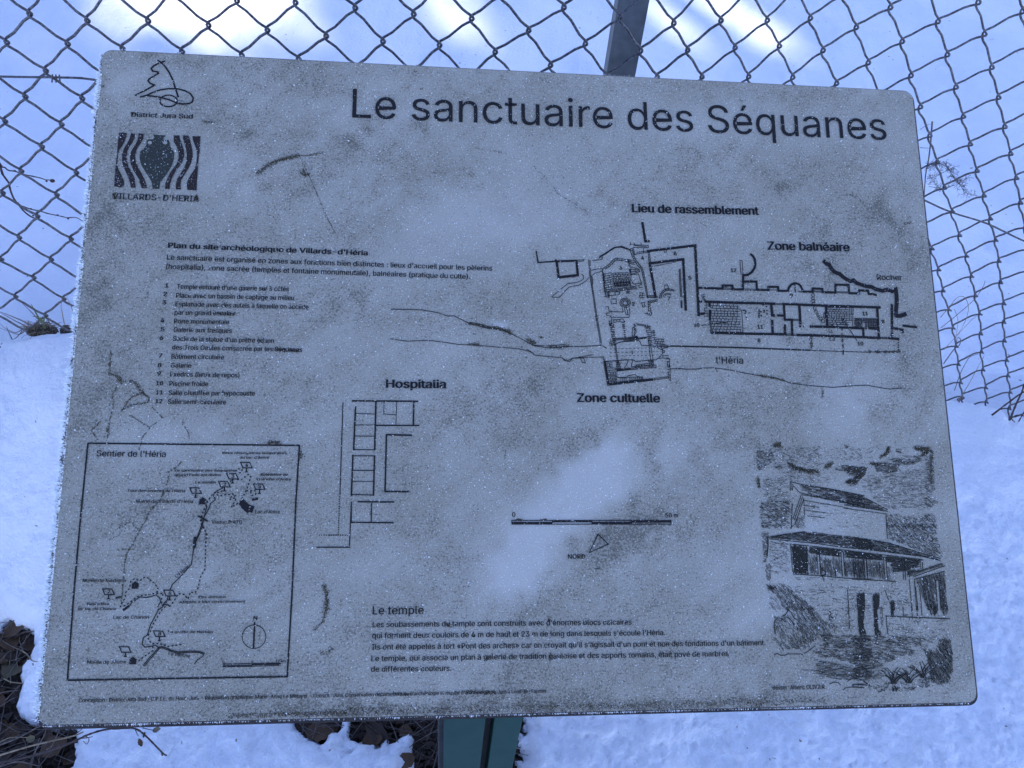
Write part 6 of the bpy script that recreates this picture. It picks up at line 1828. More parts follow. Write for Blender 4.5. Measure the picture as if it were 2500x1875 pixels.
# ---- temple drawing hatch
REG = [
[1.0,1.072,3.9,0.366,0.55,1,[[889.9,494.9],[928.1,492.4],[964.9,483.2],[969.8,485.0],[969.3,525.3],[962.3,531.3],[913.4,533.7],[900.0,522.4],[882.5,507.5]]],
[1.0,1.248,3.36,0.36,0.5,2,[[786.8,490.5],[801.8,488.1],[845.3,490.3],[847.9,503.4],[810.6,503.5],[799.6,501.8],[785.8,504.8]]],
[-22.0,0.867,2.41,0.481,0.75,3,[[761.8,466.8],[783.4,468.4],[782.8,476.8],[772.9,485.2],[763.4,490.6],[760.6,485.9]]],
[-32.0,0.866,2.4,0.481,0.7,4,[[782.5,481.0],[791.1,482.2],[791.3,488.1],[783.2,489.4]]],
[-2.0,1.145,2.39,0.43,0.5,5,[[767.1,498.9],[799.2,498.8],[797.3,525.4],[768.3,527.2],[765.7,510.7]]],
[10.0,0.946,2.84,0.568,0.68,6,[[762.4,524.3],[799.2,524.2],[798.4,535.4],[794.5,555.2],[760.4,555.1],[761.3,531.3]]],
[58.0,0.852,1.89,0.473,0.75,7,[[802.0,544.8],[814.0,540.1],[814.1,555.2],[800.0,555.2]]],
[83.0,0.575,3.83,0.479,0.8,8,[[799.5,503.6],[803.6,506.5],[802.5,513.0],[798.8,512.5]]],
[7.0,0.648,5.76,0.504,0.85,9,[[810.5,505.3],[830.2,507.7],[856.0,511.8],[874.4,515.3],[887.4,518.9],[886.3,531.3],[860.9,527.2],[820.0,518.3],[814.9,511.8]]],
[7.0,0.651,5.79,0.507,0.85,10,[[863.1,514.1],[883.4,517.7],[900.7,528.3],[913.9,534.3],[911.2,536.1],[861.8,528.9]]],
[28.0,0.627,2.89,0.531,0.85,11,[[796.3,478.6],[807.1,483.3],[819.2,488.0],[832.9,488.6],[838.1,486.1],[826.4,492.2],[816.6,489.8],[802.9,490.5]]],
[-27.0,0.63,3.88,0.485,0.8,12,[[840.5,486.7],[855.6,478.8],[854.7,481.9],[845.5,487.9]]],
[6.0,0.777,3.88,0.486,0.75,13,[[851.8,486.7],[864.7,482.4],[890.5,485.3],[889.6,494.9],[879.8,490.2],[860.9,490.2]]],
[-24.0,0.633,4.39,0.56,0.85,14,[[865.8,482.4],[884.5,485.3],[895.9,484.7],[891.3,493.7],[878.3,504.6],[866.4,504.6],[865.5,501.0],[877.1,497.4],[865.1,490.2]]],
[-14.0,0.687,2.94,0.49,0.85,15,[[901.4,480.4],[911.6,479.2],[934.3,482.1],[931.6,490.0],[918.6,492.4],[903.0,490.1]]],
[-8.0,0.69,4.93,0.493,0.85,16,[[923.6,473.6],[948.9,475.9],[965.8,474.0],[964.2,477.1],[951.5,482.0],[935.5,482.7],[920.6,477.9]]],
[10.0,0.891,3.96,0.495,0.75,17,[[929.8,462.6],[940.6,463.8],[936.8,469.3],[949.4,471.7],[966.3,469.7],[961.8,475.9],[942.7,474.1],[930.7,466.9]]],
[3.0,0.696,2.98,0.547,0.8,18,[[954.2,461.9],[976.2,461.1],[975.6,466.6],[968.9,469.7],[959.5,466.7]]],
[-42.0,0.693,2.47,0.544,0.8,19,[[919.8,460.3],[924.9,460.2],[924.1,468.2],[910.7,475.5],[908.4,473.1],[917.8,467.6]]],
[8.0,0.994,2.48,0.447,0.6,20,[[966.1,471.6],[977.0,471.5],[974.4,513.3],[967.1,516.4],[962.0,510.4]]],
[13.0,0.882,2.45,0.49,0.7,21,[[961.3,516.4],[977.6,525.3],[968.6,531.3],[959.8,530.7]]],
[2.0,1.659,2.44,0.39,0.35,22,[[836.3,461.5],[892.6,462.3],[891.2,477.5],[846.4,476.5],[796.6,475.0],[783.3,469.0],[797.3,464.1]]],
[2.0,1.668,2.45,0.392,0.35,23,[[867.6,461.2],[903.2,461.0],[901.7,476.2],[866.3,476.4]]],
[33.0,0.914,1.92,0.553,0.75,24,[[911.6,550.8],[972.7,550.9],[970.2,562.8],[973.9,574.5],[976.2,588.6],[966.2,587.4],[951.0,582.6],[929.9,574.3],[911.9,567.2]]],
[48.0,0.965,1.93,0.555,0.65,25,[[912.1,540.2],[926.7,539.0],[945.2,543.2],[971.2,537.3],[972.4,555.6],[911.2,555.5]]],
[6.0,0.608,3.28,0.538,0.9,26,[[769.3,565.0],[786.6,562.1],[812.5,559.0],[824.7,559.4],[849.1,562.9],[873.6,565.4],[892.7,568.3],[891.7,580.0],[860.3,575.8],[823.8,571.5],[799.6,568.0],[770.5,566.1]]],
[8.0,0.618,3.8,0.547,0.9,27,[[868.5,565.3],[893.0,568.3],[916.3,572.5],[935.7,579.0],[950.8,584.4],[972.1,590.9],[968.3,591.5],[950.5,587.3],[910.4,582.4],[867.5,576.4]]],
[-2.0,0.89,2.34,0.515,0.8,28,[[762.5,558.0],[770.3,559.8],[766.2,593.1],[760.8,593.0],[762.6,585.0],[761.5,573.6]]],
[73.0,0.742,1.85,0.464,0.75,29,[[764.4,593.0],[770.4,594.2],[769.1,613.5],[763.2,611.8]]],
[6.0,1.215,2.8,0.421,0.5,30,[[770.2,569.6],[790.8,571.4],[790.0,582.9],[782.1,590.9],[768.9,590.2]]],
[78.0,0.422,3.75,0.563,1,31,[[795.5,573.2],[815.5,575.5],[813.7,607.1],[796.8,605.8]]],
[3.0,0.446,2.82,0.517,0.97,32,[[815.5,576.1],[853.9,579.2],[853.2,587.3],[828.2,584.8],[815.5,583.0]]],
[6.0,0.449,2.84,0.52,0.95,33,[[856.9,579.8],[891.3,583.5],[890.6,591.0],[856.2,587.9]]],
[6.0,0.449,2.84,0.52,0.95,34,[[867.1,581.6],[903.8,585.8],[903.3,591.6],[866.4,588.5]]],
[4.0,0.475,2.85,0.523,0.95,35,[[906.3,586.4],[948.9,590.8],[946.2,598.9],[932.7,602.2],[929.5,603.4],[916.3,604.4],[911.8,606.7],[911.8,594.0],[906.2,593.4]]],
[85.0,0.703,5.63,0.422,0.9,36,[[815.8,583.0],[824.6,584.8],[824.0,607.2],[814.3,607.1]]],
[85.0,0.751,6.57,0.446,0.95,37,[[828.2,585.4],[853.1,587.9],[853.8,609.1],[827.0,607.7]]],
[85.0,0.754,6.6,0.448,0.95,38,[[856.8,588.5],[880.6,590.9],[880.6,611.6],[855.6,609.7]]],
[85.0,0.709,6.62,0.449,0.95,39,[[882.3,590.9],[903.1,593.4],[903.7,613.5],[882.2,611.6]]],
[85.0,0.755,6.61,0.448,0.95,40,[[866.4,589.1],[879.6,590.3],[879.5,611.6],[864.4,611.5]]],
[85.0,0.949,6.64,0.451,0.9,41,[[906.8,594.0],[910.5,594.3],[910.4,614.2],[906.8,613.6]]],
[85.0,0.664,3.32,0.545,0.85,42,[[938.5,612.7],[975.6,604.9],[975.3,647.4],[967.2,647.3],[967.0,615.2],[963.5,612.9],[963.5,647.2],[950.4,647.1],[945.8,632.3],[942.6,620.8]]],
[-22.0,0.57,2.85,0.523,0.9,43,[[931.5,602.2],[947.8,601.8],[974.9,594.4],[976.5,597.3],[951.9,603.5],[931.9,610.3]]],
[78.0,0.523,2.38,0.57,0.95,44,[[930.9,601.7],[933.8,603.4],[933.1,610.3],[930.0,610.3]]],
[78.0,0.565,3.3,0.541,0.9,45,[[949.0,642.6],[962.7,642.7],[962.8,653.5],[954.7,653.4]]],
[83.0,0.661,3.31,0.52,0.85,46,[[968.3,642.8],[976.4,642.9],[974.6,653.1],[967.7,653.6]]],
[83.0,0.42,3.74,0.607,1,47,[[870.2,626.4],[877.8,626.4],[876.6,646.2],[867.5,646.1],[867.4,633.1]]],
[83.0,0.421,3.75,0.609,1,48,[[888.2,627.1],[894.9,627.7],[895.5,634.6],[891.9,646.4],[886.4,646.3],[886.3,633.9]]],
[83.0,0.422,3.75,0.562,1,49,[[907.0,636.4],[914.4,636.5],[911.5,646.6],[906.6,646.6]]],
[83.0,0.418,3.72,0.604,1,50,[[867.9,641.6],[876.4,641.7],[873.2,664.2],[877.3,672.6],[867.4,674.7],[867.1,664.1]]],
[83.0,0.419,3.73,0.606,1,51,[[886.8,641.9],[892.0,641.9],[890.0,666.7],[896.7,672.9],[886.2,675.0],[885.3,664.4]]],
[83.0,0.421,3.74,0.561,1,52,[[907.1,642.1],[912.6,642.1],[909.7,652.6],[906.7,652.5]]],
[83.0,0.746,2.8,0.42,0.7,53,[[893.6,641.9],[898.5,642.0],[896.3,664.5],[893.9,664.5]]],
[1.0,3.703,7.41,0.463,0.62,54,[[799.6,616.6],[888.0,619.1],[885.5,646.3],[818.0,645.5],[804.1,629.7],[795.3,626.7]]],
[86.0,5.099,2.78,0.464,0.35,55,[[808.1,616.7],[868.9,618.9],[866.4,646.1],[824.0,645.6],[813.1,630.9]]],
[1.0,3.231,6.46,0.462,0.55,56,[[827.4,641.2],[866.8,641.6],[864.1,673.0],[846.0,671.6],[826.5,652.4]]],
[1.0,3.29,5.64,0.47,0.55,57,[[895.7,619.2],[931.2,623.0],[930.6,646.8],[895.6,646.4]]],
[86.0,3.76,3.29,0.47,0.35,58,[[895.7,619.2],[931.2,623.0],[930.6,646.8],[895.6,646.4]]],
[1.0,3.257,4.65,0.465,0.4,59,[[899.7,654.4],[974.2,656.5],[972.1,675.7],[962.7,676.7],[937.5,681.9],[913.8,673.7],[898.6,665.7]]],
[86.0,4.187,3.26,0.465,0.4,60,[[899.7,654.4],[974.2,656.5],[972.1,675.7],[937.5,681.9],[901.9,670.2]]],
[1.0,4.187,3.72,0.419,0.5,61,[[876.4,641.7],[886.8,641.9],[885.2,672.2],[877.9,672.1]]],
[1.0,1.392,4.64,0.371,0.5,62,[[796.6,608.1],[888.5,613.4],[888.4,615.1],[796.3,612.6]]],
[48.0,0.873,2.76,0.506,0.8,63,[[765.6,620.8],[779.2,615.3],[792.2,619.4],[795.2,627.3],[804.5,631.9],[818.0,645.5],[780.7,645.1],[777.9,633.3]]],
[58.0,0.825,2.75,0.504,0.8,64,[[781.0,640.6],[817.1,641.1],[819.7,646.7],[825.6,655.2],[846.7,663.8],[840.2,669.3],[812.3,680.0],[794.8,665.9],[797.2,649.2]]],
[73.0,0.999,2.73,0.432,0.65,65,[[787.8,671.9],[815.9,672.3],[808.6,688.2],[799.8,687.0],[787.8,679.6]]],
[-42.0,1.457,3.19,0.455,0.55,66,[[769.3,654.5],[782.5,653.0],[780.2,669.6],[770.0,670.5]]],
[28.0,1.176,3.17,0.43,0.55,67,[[773.6,678.3],[791.4,679.7],[799.2,687.0],[784.8,687.8]]],
[28.0,0.552,2.3,0.552,0.85,68,[[763.0,615.2],[773.4,620.3],[771.3,624.8],[765.3,624.8]]],
[3.0,0.868,4.11,0.548,0.68,69,[[821.9,671.3],[883.0,673.3],[879.5,710.9],[867.0,707.4],[837.8,697.5],[820.0,695.6],[811.0,688.8],[824.1,681.3]]],
[4.0,0.873,4.13,0.551,0.68,70,[[859.0,673.5],[897.8,674.1],[918.8,685.0],[931.7,690.2],[930.0,695.2],[911.5,696.6],[894.7,706.8],[873.8,710.8],[855.7,710.5]]],
[-1.0,0.724,6.34,0.43,0.75,71,[[813.9,697.7],[879.7,708.7],[878.6,720.8],[830.0,719.8],[812.7,713.0]]],
[-1.0,1.35,7.2,0.45,0.55,72,[[798.2,707.2],[830.8,710.0],[830.1,718.2],[794.5,717.5]]],
[-1.0,0.863,5.45,0.409,0.6,73,[[855.9,708.3],[898.2,708.0],[891.0,719.9],[854.7,721.9]]],
[18.0,0.925,2.31,0.509,0.6,74,[[901.6,673.6],[939.9,676.4],[940.1,685.9],[918.9,683.9],[910.0,680.4]]],
[63.0,0.654,3.27,0.537,0.85,75,[[962.7,676.7],[974.9,678.0],[975.6,693.7],[974.4,710.4],[968.2,726.9],[954.0,727.8],[945.3,723.7],[944.9,698.8],[940.4,688.7],[954.9,691.2]]],
[18.0,0.733,2.29,0.504,0.75,76,[[931.6,720.7],[945.9,718.2],[944.6,729.8],[931.2,730.6]]],
[-27.0,0.684,2.74,0.593,0.85,77,[[917.9,729.2],[928.4,728.3],[926.1,732.1],[918.3,731.4]]],
[58.0,1.094,3.19,0.456,0.6,80,[[769.5,651.7],[797.3,647.6],[809.3,680.0],[802.7,688.1],[773.0,687.6],[768.0,673.8]]],
[53.0,1.382,3.23,0.415,0.45,81,[[766.1,613.5],[779.2,615.3],[780.7,645.1],[764.0,644.9]]],
[8.0,1.496,3.27,0.421,0.5,82,[[770.4,567.9],[793.3,570.3],[793.4,602.4],[768.9,607.9]]],
[13.0,1.452,3.63,0.454,0.4,83,[[872.7,722.3],[903.0,721.2],[932.8,726.2],[932.0,733.9],[871.8,732.6]]],
[4.0,2.864,4.77,0.382,0.35,84,[[815.2,524.2],[886.0,534.3],[884.1,555.4],[814.7,555.2]]],
[-7.0,1.445,2.89,0.434,0.4,85,[[761.9,465.0],[797.4,462.9],[841.2,462.6],[839.4,485.5],[789.4,488.1],[760.6,485.9]]],
[18.0,1.297,2.78,0.463,0.5,86,[[910.7,673.7],[962.7,676.7],[942.9,688.7],[912.4,687.1]]]]
def in_poly(x, y, poly):
    c = False; n = len(poly)
    for i in range(n):
        x0, y0 = poly[i]; x1, y1 = poly[(i + 1) % n]
        if (y0 > y) != (y1 > y) and x < (x1 - x0) * (y - y0) / (y1 - y0) + x0: c = not c
    return c
def hatch(pr, ang, gap, ln, wd, keep, seed, poly):
    rnd = random.Random(seed)
    a = math.radians(ang); ca, sa = math.cos(a), math.sin(a)
    R = [(x * ca + y * sa, -x * sa + y * ca) for x, y in poly]
    x0 = min(p[0] for p in R); x1 = max(p[0] for p in R); y0 = min(p[1] for p in R); y1 = max(p[1] for p in R)
    y = y0 + gap * rnd.random()
    while y < y1:
        x = x0 + rnd.random() * ln
        while x < x1:
            L = ln * rnd.uniform(0.45, 1.5)
            if rnd.random() < keep and in_poly(x + L * 0.3, y, R) and in_poly(x + L * 0.8, y, R):
                j = gap * 0.35
                pts = [(x, y + rnd.uniform(-j, j)), (x + L * 0.5, y + rnd.uniform(-j, j)), (x + L, y + rnd.uniform(-j, j))]
                pr.stroke([(px * ca - py * sa, px * sa + py * ca) for px, py in pts], wd * rnd.uniform(0.55, 1.1))
            x += L + gap * rnd.uniform(0.2, 1.1)
        y += gap * rnd.uniform(0.65, 1.1)

NAMES = {'site_plan': 'ink', 'hospitalia_plan': 'ink', 'scale_bar': 'ink', 'north_arrow': 'ink', 'trail_map': 'ink', 'district_emblem': 'ink', 'temple_drawing': 'ink_draw'}
PR = {k: Print() for k in NAMES}
for gname, w, closed, dash, flat in STROKES:
    PR[gname].stroke([(flat[i] / 10, flat[i + 1] / 10) for i in range(0, len(flat), 2)], w * 1.15 + 0.2, closed, dash)
for ang, gap, ln, wd, keep, seed, poly in REG:
    hatch(PR['temple_drawing'], ang, gap, ln, wd, keep, seed, poly)
LBL = {'site_plan': 'plan of the excavated sanctuary and baths in black line', 'hospitalia_plan': 'plan of the hospitalia rooms', 'trail_map': 'framed trail map in the lower left corner',
       'temple_drawing': 'pen drawing of a reconstructed temple above a stream', 'scale_bar': 'fifty metre scale bar', 'north_arrow': 'outlined triangle pointing north', 'district_emblem': 'line emblem of a fir tree over a loop'}
for k, p in PR.items():
    o = p.build(k, MAT[NAMES[k]]); o['label'] = LBL[k]

# urn emblem (filled shapes)
import bmesh
URN = [[0, [[27.73, 105.16], [36.38, 104.94], [36.23, 109.85], [35.07, 115.29], [32.64, 121.36], [29.86, 126.24], [28.66, 131.05], [28.97, 138.14], [29.02, 145.22], [31.33, 151.01], [35.0, 157.32], [37.87, 163.65], [38.46, 167.73], [37.73, 171.73], [27.71, 171.08], [27.4, 151.18], [27.63, 134.65], [27.65, 118.61]]], [0, [[41.02, 105.14], [45.98, 105.2], [45.38, 111.22], [43.68, 116.68], [40.66, 122.19], [38.92, 127.03], [38.6, 132.98], [39.42, 140.05], [42.08, 147.02], [46.32, 153.91], [49.45, 160.25], [50.47, 166.66], [51.29, 171.77], [46.12, 171.63], [44.61, 165.72], [41.96, 158.8], [38.82, 152.46], [35.68, 146.11], [33.8, 139.11], [33.4, 130.84], [34.94, 123.64], [37.69, 118.15], [39.86, 112.08]]], [0, [[49.44, 105.04], [55.04, 105.07], [55.21, 110.77], [53.0, 116.85], [50.19, 121.76], [48.43, 126.6], [47.73, 132.58], [48.91, 139.64], [52.14, 147.18], [56.32, 153.49], [60.02, 160.4], [62.61, 166.75], [64.04, 171.68], [57.99, 171.92], [55.73, 166.45], [54.27, 161.23], [50.71, 156.08], [47.1, 150.35], [43.96, 143.99], [42.26, 135.78], [42.71, 128.05], [45.86, 120.76], [48.58, 114.66], [49.54, 109.83]]], [1, [[64.99, 105.81], [80.01, 106.0], [77.48, 108.23], [77.14, 110.95], [78.81, 111.77], [83.06, 111.27], [84.65, 114.8], [85.21, 118.97], [88.17, 123.03], [90.6, 127.1], [90.64, 135.45], [88.6, 144.45], [84.39, 152.91], [80.13, 160.17], [77.6, 165.56], [77.27, 172.03], [69.89, 172.32], [68.85, 165.33], [65.78, 159.58], [59.84, 150.99], [54.99, 142.93], [52.77, 134.73], [52.76, 127.6], [56.68, 123.25], [59.03, 118.97], [59.15, 113.58], [61.15, 111.69], [65.43, 111.79], [67.41, 109.6], [66.72, 107.53]]], [0, [[88.31, 105.61], [94.74, 105.31], [96.49, 111.25], [99.04, 117.14], [101.05, 123.05], [101.96, 130.18], [100.9, 136.79], [98.1, 142.86], [94.24, 148.95], [91.46, 154.98], [89.79, 161.54], [88.57, 166.88], [88.63, 171.58], [83.61, 171.78], [83.41, 165.33], [85.34, 158.77], [87.54, 152.19], [90.85, 146.13], [94.21, 140.65], [95.85, 133.43], [95.41, 126.89], [92.78, 119.82], [89.11, 113.39]]], [0, [[98.77, 105.12], [105.24, 105.12], [107.27, 111.35], [109.31, 117.87], [110.85, 125.0], [111.59, 132.15], [110.18, 139.36], [107.44, 146.61], [104.14, 153.27], [100.85, 159.91], [100.19, 165.83], [101.14, 171.96], [95.29, 171.9], [95.11, 165.45], [96.03, 159.52], [99.27, 152.29], [102.56, 145.63], [104.76, 138.41], [104.84, 130.05], [103.69, 122.33], [101.06, 115.25], [99.36, 109.91]]], [0, [[109.58, 105.52], [118.48, 105.22], [118.83, 123.45], [118.29, 131.85], [118.21, 147.35], [118.16, 159.2], [118.32, 172.46], [108.32, 171.97], [106.95, 164.97], [108.72, 157.81], [112.02, 151.17], [114.84, 145.11], [115.99, 137.92], [116.26, 129.55], [114.95, 121.82], [112.38, 115.33], [110.15, 110.02]]], [2, [[65.21, 115.99], [64.75, 117.48], [63.38, 118.32], [61.75, 118.11], [60.61, 116.96], [60.51, 115.41], [61.49, 114.18], [63.09, 113.85], [64.56, 114.59]]], [2, [[82.27, 115.21], [81.81, 116.7], [80.43, 117.54], [78.79, 117.33], [77.66, 116.18], [77.56, 114.63], [78.55, 113.39], [80.15, 113.07], [81.63, 113.8]]]]
def filled(name, polys, mat, z0):
    bm = bmesh.new()
    for k, poly in enumerate(polys):
        vs = [bm.verts.new(loc(x, y, z0 + k * 0.00001)) for x, y in poly]
        f = bm.faces.new(vs); f.normal_update()
        if f.normal.z < 0: f.normal_flip()
    bmesh.ops.triangulate(bm, faces=bm.faces[:], ngon_method='EAR_CLIP')
    me = bpy.data.meshes.new(name); bm.to_mesh(me); bm.free()
    return link(name, me, mat, sign)
o = filled('urn_emblem', [p for c, p in URN if c == 0], MAT['ink_brown'], 0.00062); o['label'] = 'six dark red-brown wavy stripes of the square emblem'
o = filled('urn_shape', [p for c, p in URN if c == 1], MAT['ink_green'], 0.00062); o['label'] = 'grey-green urn between the wavy stripes'
filled('urn_handle_gap', [p for c, p in URN if c == 2], MAT['board'], 0.00098)

# ---- lettering
FONT = None
try:
    import os
    fp = os.path.join(bpy.utils.system_resource('DATAFILES'), 'fonts', 'Inter.woff2')
    if os.path.exists(fp): FONT = bpy.data.fonts.load(fp)
except Exception:
    FONT = None
def cap_height():
    cu = bpy.data.curves.new('cap', 'FONT'); cu.body = 'H'; cu.size = 1.0
    if FONT: cu.font = FONT
    tmp = bpy.data.objects.new('tmp', cu); COL.objects.link(tmp)
    bpy.context.view_layer.update()
    h = tmp.dimensions.y
    bpy.data.objects.remove(tmp); bpy.data.curves.remove(cu)
    return h if h > 0.2 else 0.7
CAP = cap_height()
TEXTS = [
["title","Le sanctuaire des Séquanes",0,290.8,73.11,958.03,71.23,37.22],
["place_name","Lieu de rassemblement",1,626.1,180.42,782.86,178.18,10.5],
["place_name","Zone balnéaire",1,792.08,222.56,895.35,221.33,10.51],
["place_name","Rocher",0,927.32,257.05,959.43,256.56,7.1],
["place_name","l'Héria",0,720.08,365.0,752.19,364.65,8.38],
["place_name","Zone cultuelle",1,554.26,412.67,650.08,412.05,9.98],
["place_name","Hospitalia",1,338.48,399.19,404.34,398.81,9.34],
["heading","Plan du site archéologique de Villards-d'Héria",1,91.97,242.39,313.38,244.54,6.07],
["text_line","Le sanctuaire est organisé en zones aux fonctions bien distinctes : lieux d'accueil pour les pèlerins",0,91.59,256.41,456.96,258.89,6.04],
["text_line","(hospitalia), zone sacrée (temples et fontaine monumentale), balnéaires (pratique du culte).",0,91.49,267.19,431.25,269.59,6.01],
["legend_number","1",1,91.84,288.94,95.58,288.84,4.77],
["legend_line","Temple entouré d'une galerie sur 3 côtés",0,104.69,290.07,226.68,289.82,5.49],
["legend_number","2",1,90.85,298.87,94.58,298.77,4.75],
["legend_line","Place avec un bassin de captage au milieu",0,104.54,300.35,232.9,300.06,5.46],
["legend_number","3",1,90.7,308.54,94.42,308.45,4.73],
["legend_line","Esplanade avec des autels à laquelle on accède",0,104.71,310.21,249.4,310.4,5.44],
["legend_line","par un grand escalier",0,104.37,320.04,169.79,319.44,5.42],
["legend_number","4",1,90.14,329.05,93.84,328.97,4.69],
["legend_line","Porte monumentale",0,104.55,330.0,163.52,329.79,5.4],
["legend_number","5",1,90.88,339.31,94.58,339.23,4.67],
["legend_line","Galerie aux fresques",0,104.72,339.74,167.0,339.7,5.38],
["legend_number","6",1,90.57,349.01,94.26,348.93,4.65],
["legend_line","Socle de la statue d'un prêtre éduen",0,104.57,349.8,213.15,350.18,5.36],
["legend_line","des Trois Gaules consacrée par les Séquanes",0,104.42,359.65,244.46,359.74,5.33],
["legend_number","7",1,90.85,368.98,94.52,368.91,4.61],
["legend_line","Bâtiment circulaire",0,104.48,370.16,160.38,369.71,5.31],
["legend_number","8",1,90.79,379.79,94.46,379.73,4.59],
["legend_line","Galerie",0,104.49,379.92,125.93,379.92,5.29],
["legend_number","9",1,90.8,388.97,94.45,388.91,4.58],
["legend_line","Exèdres (lieux de repos)",0,104.35,389.82,177.97,389.92,5.27],
["legend_number","10",1,90.59,399.87,97.56,399.77,4.56],
["legend_line","Piscine froide",0,104.42,400.37,145.35,400.14,5.25],
["legend_number","11",1,91.0,410.01,97.95,409.92,4.54],
["legend_line","Salle chauffée par hypocauste",0,104.3,410.53,195.47,410.04,5.22],
["legend_number","12",1,91.22,419.76,98.15,419.68,4.52],
["legend_line","Salle semi-circulaire",0,104.16,420.3,165.34,420.09,5.2],
["map_title","Sentier de l'Héria",0,34.95,477.63,105.77,478.07,6.58],
["map_name","Deux résurgences temporaires",1,165.04,474.47,232.6,474.34,2.67],
["map_name","du lac d'Antre",1,183.39,479.42,214.23,479.25,2.67],
["map_name","Le sanctuaire des Séquanes :",1,116.73,493.49,181.32,493.43,2.63],
["map_name","quand l'eau est divine",1,116.75,498.4,164.66,498.23,2.63],
["map_name","Le moulin",1,138.76,506.19,159.88,506.13,2.63],
["map_name","Belvédère de",1,206.7,497.68,234.97,497.58,2.65],
["map_name","la Roche d'Antre",1,202.31,502.64,238.87,502.74,2.65],
["map_name","Lac d'Antre",0,202.67,537.9,228.51,538.06,3.48],
["map_name","Viaduc D 470",0,158.02,548.58,189.15,548.52,3.45],
["map_name","Tour des sources de l'Héria",1,69.61,515.21,128.6,515.45,2.73],
["map_name","Mairie de Villards d'Héria",0,79.37,526.83,137.5,526.81,3.45],
["map_name","Mairie de Martigna",0,32.38,607.9,75.3,608.28,3.32],
["map_name","Belvédère",1,38.87,631.15,60.45,631.39,2.47],
["map_name","du lac de Chanon",1,30.45,635.91,68.04,636.36,2.46],
["map_name","Lac de Chanon",0,65.89,645.1,100.94,645.36,3.28],
["map_name","La grotte de Nerbier",1,121.36,660.0,166.86,660.65,2.45],
["map_name","La Bienne",0,123.16,681.56,144.44,684.58,3.24],
["map_name","Mairie de Jeurre",0,44.05,689.0,81.91,689.29,3.21],
["map_name","L'Héria",0,126.18,604.67,137.83,593.92,3.35],
["map_name","Des animaux",1,149.67,625.44,177.73,625.42,2.5],
["map_name","adaptés à leur environnement",1,129.9,630.18,197.17,630.28,2.49],
["map_name","N",1,206.65,647.86,210.36,647.9,3.73],
["map_name","0",0,177.53,690.51,179.44,690.54,2.44],
["map_name","6",0,206.48,690.7,208.4,690.74,2.44],
["map_name","12 km",0,231.28,690.83,241.07,690.68,2.45],
["text_line","Conception : District Jura Sud / C.P.I.E. du Haut-Jura - Réalisation graphique: Marie-Anne Le Métayer - Conseil : Jura. Conservation départementale d'archéologie et musée d'archéologie du Jura à Lons-le-Saunier",0,39.12,726.02,514.1,726.68,3.79],
["heading","Le temple",0,329.59,643.94,383.26,644.11,8.43],
["text_line","Les soubassements du temple sont construits avec d'énormes blocs calcaires",0,329.92,657.04,608.72,658.05,5.65],
["text_line","qui forment deux couloirs de 4 m de haut et 23 m de long dans lesquels s'écoule l'Héria.",0,329.72,668.3,645.42,669.7,5.62],
["text_line","Ils ont été appelés à tort «Pont des arches» car on croyait qu'il s'agissait d'un pont et non des fondations d'un bâtiment.",0,329.69,679.82,758.07,682.08,5.6],
["text_line","Le temple, qui associe un plan à galerie de tradition gauloise et des apports romains, était pavé de marbres",0,329.49,691.44,715.61,692.88,5.57],
["text_line","de différentes couleurs.",0,329.44,702.06,413.16,702.66,5.54],
["scale_text","0",0,478.73,541.87,482.23,541.87,4.91],
["scale_text","50 m",0,651.46,542.97,665.65,542.64,5.0],
["north_text","NORD",0,540.02,587.43,559.01,587.54,4.85],
["text_line","dessin : Albéric OLIVIER",0,763.37,728.76,822.4,728.98,4.26],
["emblem_name","District Jura Sud",2,39.85,84.63,108.16,83.74,5.66],
["emblem_name","VILLARDS-D'HERIA",3,27.12,186.22,121.76,186.23,7.16],
["plan_number","3",1,608.09,253.13,611.15,253.04,4.58],
["plan_number","2",1,621.72,297.04,624.77,296.96,4.51],
["plan_number","4",1,634.83,239.87,637.91,239.78,4.61],
["plan_number","6",1,674.81,233.24,677.93,233.14,4.65],
["plan_number","5",1,691.38,263.11,694.49,263.02,4.6],
["plan_number","7",1,664.74,289.49,667.82,289.42,4.54],
["plan_number","1",1,619.21,355.57,620.38,355.55,4.4],
["plan_number","12",1,743.87,252.36,750.47,252.18,4.65],
["plan_number","9",1,815.61,282.15,818.79,282.07,4.63],
["plan_number","8",1,771.75,338.24,774.86,338.17,4.51],
["plan_number","11",1,772.48,321.77,779.03,321.63,4.54],
["plan_number","10",1,695.1,321.32,701.55,321.18,4.5],
["plan_number","11",1,904.69,302.33,911.44,302.17,4.64],
["plan_number","8",1,928.21,311.79,931.44,311.72,4.64],
["plan_number","10",1,895.36,339.91,902.05,339.78,4.57],
["map_number","1",1,138.57,515.36,141.18,515.36,3.49],
["map_number","2",1,168.03,508.6,170.66,508.59,3.51],
["map_number","3",1,175.95,500.02,178.59,500.01,3.52],
["map_number","4",1,189.82,487.97,192.47,487.95,3.55],
["map_number","5",1,204.59,511.08,207.24,511.07,3.52],
["map_number","7",1,58.06,619.52,60.61,619.55,3.31],
["map_number","6",1,119.13,621.43,121.71,621.46,3.33],
["map_number","8",1,111.76,662.13,114.32,662.17,3.27]]
